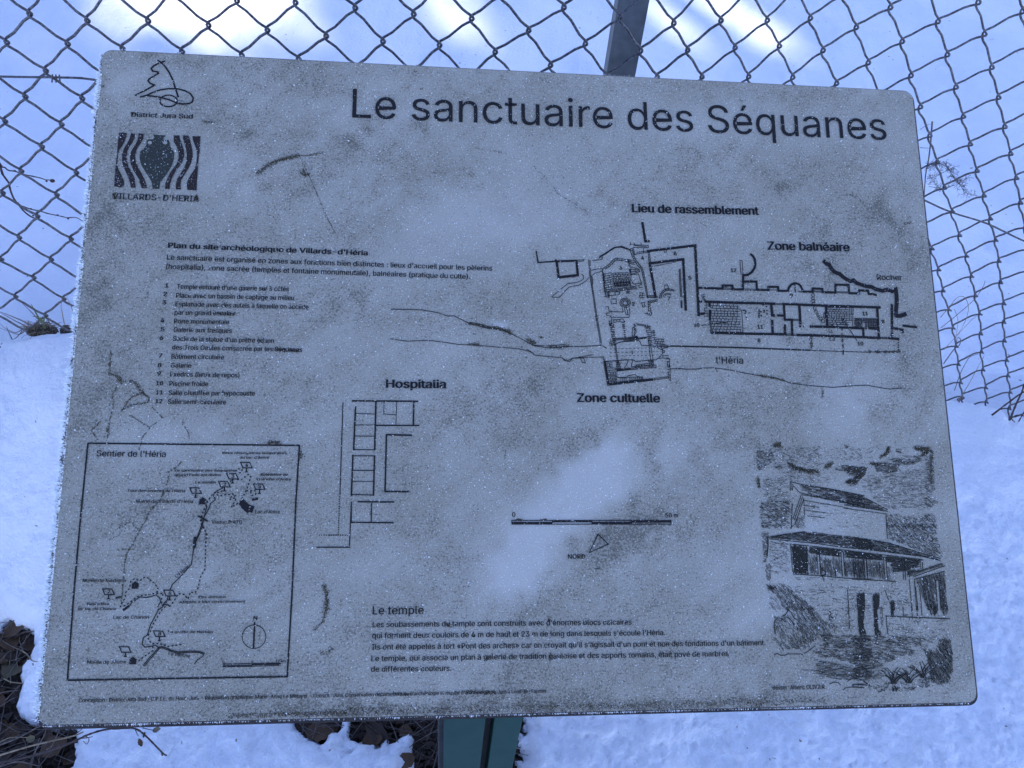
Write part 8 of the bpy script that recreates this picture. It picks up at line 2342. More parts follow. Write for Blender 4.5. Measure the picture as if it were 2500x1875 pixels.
# ------------------------------------------------------------------ chain-link fence
I0, J0, J1 = (-11, -12, 18)
LAT = [-10560,12599,13993,-10659,12514,13142,-10759,12429,12291,-10858,12344,11440,-10957,12259,10589,-11057,12174,9738,-11156,12089,8887,-11255,12004,8036,-11355,11919,7185,-11454,11833,6334,-11553,11748,5483,-11653,11663,4632,-11752,11578,3782,-11851,11493,2931,-11951,11408,2080,-10169,12648,14484,-10260,12563,13629,-10351,12477,12773,-10442,12392,11918,-10533,12306,11062,-10624,12221,10207,-10714,12135,9351,-10805,12050,8495,-10896,11964,7640,-10987,11878,6784,-11078,11793,5929,-11169,11707,5073,-11260,11622,4218,-11351,11536,3362,-11442,11451,2507,-11532,11365,1651,-9864,12612,14115,-9947,12526,13255,-10029,12440,12395,-10112,12354,11535,-10195,12267,10675,-10277,12181,9815,-10360,12095,8955,-10443,12009,8095,-10526,11923,7234,-10608,11837,6374,-10691,11751,5514,-10774,11665,4654,-10856,11579,3794,-10939,11493,2934,-11022,11407,2074,-9471,12660,14601,-9546,12574,13737,-9621,12487,12872,-9695,12401,12008,-9770,12314,11143,-9845,12228,10278,-9920,12141,9414,-9995,12055,8549,-10069,11968,7685,-10144,11882,6820,-10219,11795,5953,-10294,11708,5080,-10367,11622,4218,-10443,11536,3360,-10518,11450,2497,-10593,11363,1633,-9148,12622,14218,-9215,12535,13349,-9282,12448,12480,-9350,12361,11611,-9417,12274,10742,-9484,12187,9873,-9551,12100,9004,-9618,12013,8135,-9685,11927,7266,-9753,11839,6394,-9820,11749,5486,-9883,11661,4614,-9949,11576,3761,-10020,11492,2917,-10088,11405,2052,-8753,12670,14698,-8813,12582,13825,-8873,12495,12951,-8933,12408,12078,-8992,12320,11205,-9052,12233,10332,-9112,12146,9458,-9172,12059,8586,-9232,11971,7715,-9294,11884,6844,-9351,11793,5933,-9409,11703,5032,-9463,11617,4172,-9526,11531,3312,-9590,11447,2469,-9649,11360,1599,-8414,12630,14300,-8467,12542,13423,-8519,12455,12545,-8572,12367,11668,-8624,12279,10790,-8677,12191,9912,-8732,12103,9033,-8785,12017,8166,-8840,11929,7292,-8890,11841,6406,-8939,11748,5482,-8987,11660,4600,-9041,11573,3731,-9100,11487,2867,-9151,11402,2015,-8018,12677,14775,-8064,12589,13893,-8109,12501,13012,-8155,12413,12130,-8201,12325,11249,-8247,12236,10364,-8299,12147,9469,-8342,12061,8608,-8387,11974,7739,-8434,11886,6855,-8474,11796,5955,-8524,11700,4997,-8556,11615,4146,-8615,11528,3284,-8662,11442,2417,-8703,11355,1552,-7663,12636,14364,-7703,12548,13478,-7742,12459,12593,-7781,12371,11707,-7819,12282,10819,-7861,12191,9911,-7905,12103,9033,-7938,12018,8179,-7978,11930,7301,-8021,11840,6404,-8047,11750,5502,-8075,11662,4616,-8141,11571,3712,-8178,11483,2827,-8211,11396,1963,-7266,12683,14834,-7299,12594,13944,-7331,12505,13055,-7364,12417,12165,-7396,12327,11275,-7421,12236,10361,-7463,12147,9471,-7495,12061,8608,-7533,11973,7732,-7572,11884,6844,-7586,11797,5970,-7631,11705,5050,-7675,11614,4141,-7700,11525,3247,-7729,11437,2367,-7756,11349,1492,-6897,12641,14410,-6924,12552,13517,-6951,12462,12623,-6977,12373,11730,-6993,12282,10817,-7020,12191,9914,-7073,12102,9018,-7077,12017,8173,-7092,11932,7318,-7123,11842,6420,-7146,11752,5521,-7191,11658,4581,-7227,11567,3671,-7251,11478,2779,-7270,11390,1904,-6499,12688,14875,-6519,12598,13978,-6540,12508,13081,-6561,12418,12184,-6580,12328,11281,-6591,12236,10355,-6599,12146,9461,-6631,12061,8611,-6657,11973,7731,-6673,11887,6868,-6695,11795,5948,-6719,11703,5033,-6756,11610,4100,-6779,11520,3198,-6790,11432,2316,-6809,11342,1421,-6117,12649,14439,-6133,12561,13539,-6148,12473,12638,-6163,12384,11737,-6180,12292,10798,-6195,12202,9895,-6186,12119,9041,-6214,12034,8185,-6228,11944,7281,-6242,11855,6389,-6256,11764,5473,-6281,11671,4547,-6307,11578,3622,-6315,11489,2730,-6329,11399,1832,-5718,12699,14900,-5728,12613,13996,-5737,12526,13092,-5747,12440,12188,-5760,12352,11273,-5785,12261,10326,-5807,12171,9392,-5794,12093,8573,-5789,12010,7706,-5795,11925,6817,-5804,11837,5906,-5817,11747,4979,-5836,11657,4051,-5845,11569,3147,-5855,11482,2243,-5864,11394,1339,-5325,12662,14453,-5330,12578,13546,-5334,12493,12638,-5339,12409,11730,-5360,12321,10788,-5374,12235,9878,-5407,12152,8997,-5376,12071,8113,-5356,11990,7233,-5360,11905,6323,-5369,11818,5388,-5376,11732,4472,-5381,11647,3563,-5386,11562,2656,-5391,11477,1748,-4925,12709,14910,-4924,12627,13999,-4924,12544,13088,-4924,12462,12178,-4925,12379,11259,-4940,12295,10330,-4937,12213,9426,-4963,12131,8529,-4946,12051,7636,-4922,11970,6724,-4923,11887,5804,-4923,11804,4891,-4923,11722,3980,-4923,11640,3069,-4923,11557,2158,-4923,11475,1248,-4521,12673,14453,-4517,12593,13539,-4512,12513,12625,-4506,12433,11708,-4494,12350,10761,-4510,12271,9865,-4542,12192,8980,-4529,12112,8062,-4491,12033,7143,-4479,11954,6226,-4474,11874,5312,-4470,11794,4398,-4465,11715,3484,-4460,11635,2570,-4456,11555,1656,-4121,12718,14906,-4111,12639,13989,-4102,12561,13071,-4093,12483,12154,-4067,12403,11200,-4062,12325,10279,-4076,12249,9394,-4090,12172,8500,-4078,12095,7585,-4040,12018,6651,-4030,11941,5734,-4021,11864,4816,-4012,11787,3899,-4003,11710,2982,-3994,11633,2065,-3985,11556,1147,-3708,12684,14439,-3695,12608,13518,-3682,12532,12598,-3664,12456,11669,-3633,12378,10710,-3606,12301,9763,-3665,12232,8955,-3651,12156,8027,-3610,12080,7083,-3591,12005,6156,-3577,11931,5236,-3564,11856,4316,-3551,11782,3395,-3538,11708,2475,-3525,11634,1555,-3307,12725,14889,-3290,12652,13965,-3273,12578,13042,-3256,12504,12119,-3223,12429,11169,-3211,12356,10247,-3227,12284,9352,-3224,12213,8462,-3203,12141,7539,-3155,12067,6580,-3138,11995,5656,-3121,11923,4733,-3104,11851,3810,-3088,11780,2886,-3071,11708,1963,-3054,11637,1040,-2887,12693,14412,-2866,12622,13486,-2846,12550,12560,-2823,12479,11632,-2793,12408,10698,-2769,12338,9775,-2819,12270,8925,-2787,12198,7980,-2731,12127,7013,-2703,12057,6077,-2683,11988,5151,-2662,11918,4225,-2642,11849,3299,-2621,11780,2373,-2601,11712,1447,-2485,12733,14859,-2462,12663,13930,-2438,12594,13002,-2414,12525,12073,-2381,12457,11146,-2363,12388,10221,-2369,12319,9294,-2358,12253,8399,-2326,12185,7465,-2272,12117,6499,-2248,12050,5570,-2225,11983,4641,-2201,11916,3713,-2177,11850,2784,-2154,11784,1855,-2130,11718,926,-2059,12702,14375,-2032,12635,13443,-2005,12568,12511,-1976,12502,11582,-1944,12437,10662,-1909,12371,9731,-1926,12305,8811,-1908,12239,7891,-1847,12174,6924,-1818,12109,5990,-1791,12045,5059,-1765,11981,4127,-1738,11917,3196,-1711,11853,2264,-1684,11790,1333,-1657,12739,14819,-1628,12674,13885,-1598,12610,12951,-1568,12545,12017,-1533,12483,11100,-1511,12419,10173,-1527,12354,9244,-1487,12292,8314,-1431,12229,7355,-1392,12166,6411,-1362,12104,5477,-1333,12042,4543,-1303,11981,3609,-1274,11920,2675,-1244,11860,1741,-1215,11799,806,-1225,12711,14327,-1193,12649,13390,-1161,12587,12453,-1127,12525,11523,-1095,12466,10616,-1056,12404,9673,-1068,12343,8757,-1036,12282,7811,-969,12221,6834,-937,12161,5897,-905,12102,4960,-873,12043,4023,-841,11985,3087,-809,11926,2150,-777,11869,1213,-824,12746,14769,-789,12686,13830,-755,12625,12890,-721,12566,11952,-682,12509,11051,-658,12451,10129,-674,12392,9219,-628,12333,8264,-559,12274,7269,-515,12216,6317,-481,12159,5378,-447,12102,4439,-412,12046,3500,-378,11991,2561,-344,11935,1622,-310,11880,683,-387,12720,14269,-351,12662,13328,-315,12605,12387,-271,12548,11449,-233,12494,10551,-196,12440,9642,-210,12381,8692,-173,12325,7736,-98,12268,6739,-61,12214,5797,-25,12160,4856,12,12107,3914,48,12059,2973,84,12011,2032,120,11964,1090,14,12754,14709,52,12701,13766,90,12648,12822,132,12597,11876,220,12552,10907,220,12500,10006,179,12444,9129,235,12396,8156,308,12352,7171,356,12306,6217,394,12261,5274,432,12216,4330,470,12172,3386,508,12129,2443,546,12086,1499,584,12045,556,453,12761,14204,493,12713,13258,533,12666,12312,637,12625,11312,685,12581,10357,672,12532,9458,665,12482,8528,698,12438,7588,769,12401,6638,808,12360,5693,848,12320,4747,887,12280,3801,927,12241,2855,966,12204,1910,1006,12167,964,854,12818,14642,894,12774,13694,935,12731,12747,994,12690,11783,1121,12656,10753,1176,12619,9805,1061,12560,8895,1123,12524,7951,1175,12490,7050,1220,12455,6113,1260,12419,5165,1301,12384,4217,1342,12350,3269,1382,12316,2322,1423,12284,1374,1464,12252,426,1295,12831,14131,1336,12792,13182,1379,12754,12231,1517,12724,11188,1575,12690,10206,1574,12649,9236,1569,12610,8317,1593,12575,7399,1628,12545,6533,1670,12514,5584,1711,12483,4635,1753,12453,3685,1795,12424,2735,1836,12396,1786,1878,12369,836,1694,12883,14568,1737,12848,13617,1779,12815,12665,1847,12784,11688,1999,12761,10621,2058,12734,9655,1993,12689,8683,2030,12660,7767,2039,12631,6931,2075,12604,6005,2118,12577,5053,2160,12552,4102,2203,12527,3150,2245,12504,2199,2287,12481,1247,2330,12459,296,2136,12901,14052,2179,12871,13099,2223,12843,12145,2380,12825,11078,2448,12802,10087,2477,12774,9106,2452,12742,8193,2469,12715,7278,2479,12690,6425,2521,12667,5473,2564,12646,4520,2607,12626,3567,2650,12606,2613,2692,12588,1660,2735,12570,707,2535,12950,14488,2578,12924,13534,2621,12899,12579,2690,12878,11600,2846,12867,10538,2924,12851,9550,2835,12814,8655,2873,12793,7704,2884,12772,6832,2922,12753,5894,2965,12736,4940,3008,12720,3985,3051,12704,3030,3094,12690,2075,3137,12677,1120,3180,12664,165,2976,12973,13969,3018,12952,13012,3062,12933,12055,3195,12923,11033,3252,12908,10058,3246,12885,9107,3253,12865,8166,3281,12848,7228,3319,12834,6316,3362,12821,5360,3405,12809,4404,3448,12798,3448,3491,12788,2491,3534,12776,1535,3577,12765,578,3373,13017,14404,3416,13001,13446,3458,12985,12488,3515,12972,11525,3616,12963,10547,3671,12950,9590,3592,12923,8639,3651,12912,7685,3709,12902,6738,3756,12891,5783,3799,12880,4825,3842,12870,3867,3884,12860,2909,3927,12851,1951,3969,12843,993,4012,12835,35,3812,13040,13881,3854,13027,12921,3896,13014,11962,3967,13005,11026,4007,12994,10080,4019,12980,9145,4026,12966,8163,4070,12956,7191,4148,12951,6207,4190,12943,5247,4232,12935,4288,4274,12928,3329,4316,12922,2369,4358,12916,1410,4400,12911,451,4208,13076,14316,4249,13065,13355,4291,13055,12395,4331,13046,11450,4363,13037,10562,4418,13030,9596,4386,13014,8636,4431,13008,7675,4525,13007,6646,4579,13003,5671,4620,12998,4710,4661,12994,3750,4702,12990,2789,4744,12987,1829,4785,12985,868,4826,12983,-93,4644,13100,13790,4684,13093,12828,4724,13086,11867,4720,13077,11017,4739,13070,10096,4748,13062,9174,4794,13057,8155,4855,13055,7152,4964,13060,6097,5005,13058,5134,5045,13056,4172,5085,13055,3211,5125,13055,2249,5165,13055,1287,5205,13056,325,5039,13133,14225,5077,13128,13262,5116,13124,12299,5134,13119,11373,5096,13110,10553,5109,13105,9636,5149,13102,8619,5202,13102,7638,5329,13112,6549,5387,13115,5559,5426,13115,4597,5465,13117,3634,5504,13119,2671,5542,13122,1708,5581,13125,745,5620,13129,-217,5470,13161,13697,5507,13160,12733,5541,13159,11773,5500,13152,10927,5508,13149,10018,5509,13145,9095,5574,13149,8082,5643,13154,7070,5766,13168,5988,5804,13172,5023,5842,13176,4059,5879,13181,3095,5916,13186,2131,5953,13192,1167,5990,13198,203,5863,13190,14132,5898,13192,13168,5933,13194,12203,5924,13193,11294,5918,13192,10391,5925,13192,9487,5959,13195,8499,5999,13200,7529,6127,13209,6438,6180,13216,5450,6216,13222,4485,6251,13229,3521,6286,13238,2556,6321,13247,1591,6357,13257,626,6392,13269,-338,6289,13190,13603,6322,13194,12638,6352,13198,11677,6337,13203,10771,6346,13208,9829,6357,13213,8888,6385,13220,7939,6454,13230,6930,6554,13245,5880,6587,13257,4913,6620,13269,3948,6654,13282,2982,6687,13296,2017,6720,13311,1051,6753,13327,86,6680,13172,14039,6711,13181,13073,6745,13191,12104,6800,13203,11119,6780,13213,10202,6771,13224,9283,6794,13236,8302,6838,13251,7311,6921,13269,6307,6957,13286,5343,6987,13303,4377,7018,13321,3411,7049,13340,2445,7080,13360,1478,7110,13380,512,7141,13402,-454,7099,13164,13510,7128,13180,12542,7212,13197,11526,7240,13214,10558,7204,13231,9640,7178,13247,8686,7239,13268,7683,7288,13290,6694,7323,13310,5767,7352,13332,4808,7380,13355,3841,7408,13379,2874,7436,13403,1907,7465,13428,940,7493,13454,-26,7488,13142,13947,7513,13163,12980,7552,13184,12000,7652,13209,10965,7701,13235,9979,7624,13255,9086,7607,13278,8101,7659,13305,7117,7682,13331,6157,7714,13357,5234,7740,13384,4273,7765,13413,3306,7790,13442,2338,7816,13471,1371,7841,13502,404,7866,13533,-564,7899,13141,13417,7922,13168,12449,8005,13196,11426,8050,13218,10435,8058,13246,9474,8050,13277,8509,8039,13308,7534,8047,13336,6585,8068,13363,5626,8098,13387,4700,8120,13415,3739,8142,13443,2771,8164,13471,1803,8186,13500,836,8208,13530,-132,8286,13065,13856,8304,13093,12888,8327,13121,11916,8417,13139,10881,8428,13170,9912,8434,13203,8942,8417,13238,7991,8404,13273,7025,8427,13303,6056,8458,13332,5096,8481,13362,4159,8492,13394,3203,8509,13426,2238,8528,13458,1270,8546,13491,302,8565,13524,-666,8688,13000,13327,8703,13033,12359,8726,13065,11382,8795,13091,10357,8798,13128,9388,8797,13164,8431,8781,13203,7472,8776,13241,6486,8814,13272,5529,8853,13305,4561,8871,13340,3594,8858,13377,2668,8867,13413,1706,8882,13450,738,8897,13486,-230,9071,12904,13768,9082,12942,12799,9094,12979,11830,9113,13016,10853,9161,13049,9836,9163,13089,8868,9167,13129,7904,9154,13171,6945,9159,13211,5972,9202,13246,5002,9233,13284,4017,9240,13324,3055,9211,13365,2139,9215,13405,1176,9226,13445,208,9237,13486,-761,9463,12847,13240,9470,12889,12272,9477,12931,11303,9490,12972,10326,9523,13012,9317,9525,13055,8350,9529,13098,7392,9535,13141,6427,9550,13185,5426,9573,13225,4479,9587,13269,3491,9587,13312,2543,9551,13358,1613,9552,13402,648,9559,13445,-320,9844,12748,13683,9847,12795,12714,9849,12841,11746,9851,12888,10777,9858,12934,9801,9881,12979,8799,9882,13025,7841,9885,13071,6907,9904,13116,5922,9925,13162,4931,9923,13213,3907,9925,13258,2987,9913,13306,2035,9880,13355,1087,9878,13403,123,9880,13450,-846,10224,12682,13158,10222,12731,12189,10219,12780,11221,10217,12829,10253,10218,12878,9278,10234,12923,8290,10230,12972,7341,10214,13023,6396,10234,13065,5451,10252,13111,4444,10269,13157,3423,10242,13211,2483,10225,13264,1509,10198,13319,561,10192,13369,-400,10602,12559,13603,10595,12610,12634,10588,12660,11666,10581,12710,10698,10573,12761,9730,10569,12810,8758,10576,12857,7789,10566,12907,6834,10562,12956,5881,10527,13011,4964,10550,13055,3964,10570,13102,2929,10545,13157,1959,10535,13209,966,10504,13264,39,10493,13314,-921,10969,12488,13081,10957,12539,12113,10944,12591,11145,10932,12643,10177,10919,12694,9209,10909,12746,8241,10905,12795,7282,10893,12846,6325,10866,12899,5392,10810,12962,4441,10856,12997,3496,10864,13049,2409,10846,13104,1415,10839,13155,426,10796,13211,-473,11344,12365,13528,11326,12418,12561,11309,12471,11593,11291,12525,10626,11273,12578,9658,11255,12631,8691,11238,12684,7724,11224,12735,6766,11196,12789,5835,11155,12848,4885,11131,12903,3910,11129,12952,2934,11156,12999,1863,11143,13051,873,11119,13105,-77,11075,13162,-984,11697,12297,13010,11674,12352,12043,11650,12406,11076,11626,12461,10109,11602,12516,9142,11579,12570,8175,11555,12625,7209,11531,12679,6250,11480,12739,5331,11441,12797,4369,11376,12863,3406,11398,12907,2402,11462,12946,1293,11423,13003,358,11372,13061,-542,12069,12175,13461,12039,12231,12494,12010,12288,11528,11980,12344,10562,11950,12400,9595,11921,12456,8629,11891,12513,7662,11861,12569,6696,11828,12626,5738,11761,12690,4816,11705,12753,3853,11642,12818,2879,11680,12859,1868,11701,12904,847,11677,12959,-118,11624,13019,-1036,12407,12111,12947,12371,12169,11981,12335,12227,11016,12299,12284,10050,12263,12342,9084,12227,12400,8118,12191,12458,7153,12155,12516,6187,12113,12575,5229,12021,12646,4305,11973,12707,3328,11965,12760,2321,12001,12800,1322,11957,12860,364,11909,12920,-580,12775,11990,13401,12733,12050,12436,12690,12109,11471,12648,12169,10506,12605,12228,9541,12563,12288,8576,12520,12347,7611,12478,12407,6647,12436,12466,5682,12384,12528,4724,12283,12602,3786,12255,12658,2806,12221,12715,1862,12232,12762,855,12200,12819,-120,12140,12883,-1073,13096,11931,12892,13047,11992,11928,12997,12052,10964,12948,12114,10000,12899,12175,9036,12850,12236,8072,12801,12298,7108,12752,12359,6144,12702,12420,5180,12643,12484,4221,12556,12555,3270,12527,12611,2310,12519,12661,1351,12478,12722,352,12424,12784,-615,13461,11817,13350,13404,11880,12387,13348,11942,11424,13292,12004,10461,13236,12066,9498,13180,12128,8535,13123,12191,7572,13067,12253,6609,13011,12315,5646,12955,12378,4683,12892,12443,3722,12816,12510,2777,12788,12566,1809,12760,12624,806,12700,12688,-150,12621,12756,-1099,13764,11767,12847,13700,11831,11885,13637,11895,10923,13573,11959,9961,13510,12023,8999,13446,12087,8037,13383,12151,7075,13319,12215,6113,13256,12278,5151,13192,12342,4189,13125,12407,3230,13067,12469,2280,13023,12529,1298,12965,12593,323,12891,12661,-633,14125,11653,13309,14054,11719,12348,13983,11785,11387,13912,11851,10426,13841,11917,9466,13770,11982,8505,13698,12048,7544,13627,12114,6583,13556,12180,5622,13485,12246,4662,13414,12311,3701,13344,12377,2742,13290,12439,1774,13227,12503,801,13152,12570,-159,13060,12640,-1104,14409,11607,12813,14330,11675,11853,14251,11743,10894,14172,11810,9934,14093,11878,8974,14015,11946,8015,13936,12013,7055,13857,12081,6096,13778,12149,5136,13699,12216,4177,13620,12284,3217,13544,12351,2257,13479,12416,1287,13401,12484,326,13307,12554,-623,14766,11495,13279,14679,11564,12321,14592,11634,11362,14505,11704,10404,14418,11773,9446,14331,11843,8488,14244,11912,7530,14157,11982,6571,14071,12052,5613,13984,12121,4655,13897,12191,3697,13810,12261,2738,13724,12330,1780,13640,12399,819,13550,12469,-137,13462,12539,-1094,15029,11453,12790,14934,11525,11833,14839,11596,10876,14744,11668,9920,14649,11740,8963,14553,11811,8006,14458,11883,7049,14363,11955,6092,14268,12026,5136,14173,12098,4179,14078,12170,3222,13982,12241,2265,13887,12313,1309,13792,12384,352,13697,12456,-605,15382,11341,13261,15278,11415,12305,15174,11489,11350,15071,11563,10395,14967,11636,9440,14863,11710,8485,14760,11784,7529,14656,11857,6574,14552,11931,5619,14448,12005,4664,14345,12078,3708,14241,12152,2753,14137,12226,1798,14033,12300,843,13930,12373,-113,13826,12447,-1068]
lat = {}
q = 0
NI = 68
for i in range(I0, I0 + NI):
    for j in range(J0, J1 + 1):
        if (i + j) % 2 == 0:
            lat[(i, j)] = np.array(LAT[q:q + 3], float) / 10000.0; q += 3
# the fence runs on past both sides of the picture
for i in range(I0 - 1, I0 - 19, -1):
    for j in range(J0, J1 + 1):
        if (i + j) % 2 == 0: lat[(i, j)] = lat[(i + 2, j)] + np.array([-0.0803, 0.0, 0.0])
for i in range(I0 + NI, I0 + NI + 14):
    for j in range(J0, J1 + 1):
        if (i + j) % 2 == 0: lat[(i, j)] = lat[(i - 2, j)] + np.array([0.072, -0.006, 0.0])
I0 -= 18; NI += 32
fence = thing('chain_link_fence', 'frosted grey chain-link fence standing in the snow behind the panel', 'fence', (0.3, 1.3, 0.0))
FI = Matrix.Translation((-0.3, -1.3, 0.0))
off = np.array([0.3, 1.3, 0.0])
WR = 0.0021
JB = {}
def jbottom(i):
    return 14 if i < 2 else J1 - 1
for k in range(I0, I0 + NI - 1):
    pts = []
    jb = jbottom(k)
    first = True
    js = [j for j in range(J0, jb + 1)]
    jprev = None
    seq = []
    for j in js:
        col = k if (k + j) % 2 == 0 else k + 1
        seq.append((col, j))
    # loop size varies: on the stretched right part of the fence the spirals stand open
    d = 0.0030 if k < 20 else (0.0030 + min(1.0, (k - 20) / 20.0) * 0.0055)
    for m in range(len(seq) - 1):
        a = lat[seq[m]]; b_ = lat[seq[m + 1]]
        ex = lat[(min(k + 2, I0 + NI - 1), seq[m][1])] - lat[(k, seq[m][1])] if (k, seq[m][1]) in lat and (k + 2, seq[m][1]) in lat else np.array([0.07, 0, 0])
        t = np.array([ex[0], ex[1], 0.0]); t /= np.linalg.norm(t)
        nrm = np.array([-t[1], t[0], 0.0])
        side = -1.0 if seq[m][0] > seq[m + 1][0] else 1.0     # strand running to the right is in front
        outa = t * (0.0028 if seq[m][0] == k + 1 else -0.0028)
        dd = b_ - a
        pts.append(a + outa)
        zf = -d * side
        dh = np.array([dd[0], dd[1], 0.0]); dv = np.array([0.0, 0.0, dd[2]])
        pts.append(a + dh * 0.045 + dv * 0.125 + nrm * zf * 0.8 + outa * 0.3)
        pts.append(a + dd * 0.30 + nrm * zf)
        pts.append(a + dd * 0.70 + nrm * zf)
        outb = t * (0.0028 if seq[m + 1][0] == k + 1 else -0.0028)
        pts.append(a + dh * 0.955 + dv * 0.875 + nrm * zf * 0.8 + outb * 0.3)
    pts.append(lat[seq[-1]])
    sp = catmull(pts, 2)
    g = Geo(); g.tube([p - off for p in sp], WR if k < 24 else 0.00185, 6)
    g.build('wire', MAT['wire'], fence)
# frost on the wires: small grains on their upper side
# straight wires laced through the mesh
STRAIGHT = [[[-0.9151, 1.1982, 0.8453], [-0.7322, 1.1987, 0.8506], [-0.6465, 1.1991, 0.8545], [-0.6099, 1.2009, 0.8544], [-0.5864, 1.2019, 0.8519], [-0.307, 1.214, 0.8242], [0.2277, 1.2636, 0.765]], [[0.75, 1.3249, 0.6633], [0.8562, 1.3217, 0.6194], [0.9118, 1.315, 0.6017], [0.985, 1.3063, 0.5865], [1.0634, 1.2878, 0.5636], [1.1583, 1.2633, 0.5446]]]
for pl in STRAIGHT:
    g = Geo(); g.tube([np.array(p) - off for p in catmull(pl, 4)], 0.0017, 6)
    g.build('tension_wire', MAT['wire'], fence)
g = Geo()
kx, ky, kz = STRAIGHT[0][2]
for k in range(3):
    g.tube([np.array((kx - .008 + .006 * k, ky - .004, kz - .006)) - off, np.array((kx - .002 + .005 * k, ky - .006, kz + .008)) - off], 0.0012, 5)
g.build('wire_knot', MAT['wire'], fence)
# angle-iron post of the fence
fx0, fx1, fy = (0.2073, 0.2559, 1.325)
bm = box_world(fx0, fx1, fy, fy + 0.004, -0.2, 1.62, 0.0006)
me = bpy.data.meshes.new('post_flange'); 
part_world('post', bm, MAT['steel'], fence, FI)
part_world('post_flange', box_world(fx0 + 0.0003, fx0 + 0.0043, fy + 0.0042, fy + 0.042, -0.2, 1.62, 0.0006), MAT['steel'], fence, FI)

# ------------------------------------------------------------------ plants, twigs, leaves
def blade_geo(g, base, tip, bend, w, n=6):
    """flat tapering blade"""
    a = np.array(base, float); c = np.array(tip, float); b = (a + c) / 2 + np.array(bend, float)
    d = c - a; side = np.cross(d, np.array([0.3, -0.6, 0.7])); side /= np.linalg.norm(side) + 1e-9
    V = []
    for k in range(n + 1):
        t = k / n; p = (1 - t) ** 2 * a + 2 * t * (1 - t) * b + t * t * c
        ww = w * (1 - t) ** 0.6 + 0.0002
        V += [p - side * ww / 2, p + side * ww / 2 + np.array([0, 0, 0.0004])]
    F = [(2 * k, 2 * k + 1, 2 * k + 3, 2 * k + 2) for k in range(n)]
    g.add(V, F)

def stem_thing(name, label, cat, polylines, mat, loc0, r0, r1, group=None, part='stem', sides=6, wob=0.0):
    t = thing(name, label, cat, loc0, group)
    rnd = random.Random(hash(label) % 1000 if False else len(label) * 7)
    L0 = np.array(loc0)
    for pl in polylines:
        pts = catmull([np.array(p) for p in pl], 6)
        n = len(pts)
        pts = [p + np.array([rnd.gauss(0, wob), rnd.gauss(0, wob), rnd.gauss(0, wob)]) for p in pts]
        rad = [r0 + (r1 - r0) * k / (n - 1) for k in range(n)]
        g = Geo(); g.tube([p - L0 for p in pts], rad, sides)
        g.build(part, mat, t)
    return t
TW = {"root": [[-1.22, 1.3, 0.1], [-1.16, 1.29, 0.5], [-0.8414, 1.27, 0.6496]], "A": [[-0.8445, 1.27, 0.6414], [-0.841, 1.27, 0.6348], [-0.8397, 1.27, 0.6274], [-0.8358, 1.27, 0.627], [-0.8319, 1.27, 0.621], [-0.8211, 1.27, 0.6198], [-0.8141, 1.27, 0.6164], [-0.8042, 1.27, 0.6126], [-0.7965, 1.27, 0.6112], [-0.7869, 1.27, 0.6092], [-0.7793, 1.27, 0.6071], [-0.773, 1.27, 0.6043], [-0.7648, 1.27, 0.6042], [-0.7622, 1.27, 0.6028]], "B": [[-0.8414, 1.27, 0.6496], [-0.8424, 1.27, 0.631], [-0.8451, 1.27, 0.6132], [-0.8432, 1.27, 0.6018], [-0.8414, 1.27, 0.5928], [-0.8438, 1.27, 0.5823], [-0.8456, 1.27, 0.5676], [-0.8452, 1.27, 0.5542], [-0.8417, 1.27, 0.5436], [-0.8387, 1.27, 0.5315], [-0.8329, 1.27, 0.5208], [-0.8263, 1.27, 0.5149], [-0.8216, 1.27, 0.5131]], "C": [[-0.8419, 1.27, 0.5491], [-0.8392, 1.27, 0.5417], [-0.8345, 1.27, 0.54], [-0.8226, 1.27, 0.5346], [-0.8085, 1.27, 0.532], [-0.7973, 1.27, 0.5272], [-0.7814, 1.27, 0.5234], [-0.7713, 1.27, 0.5212], [-0.7623, 1.27, 0.519], [-0.7466, 1.27, 0.5207], [-0.7372, 1.27, 0.5129], [-0.7276, 1.27, 0.505]], "buds": [[-0.7605, 1.268, 0.6043], [-0.7714, 1.268, 0.6027], [-0.7607, 1.268, 0.5186], [-0.8396, 1.268, 0.5958], [-0.8233, 1.268, 0.5216], [-0.8196, 1.268, 0.622], [-0.8219, 1.268, 0.5376], [-0.7777, 1.268, 0.5259]]}
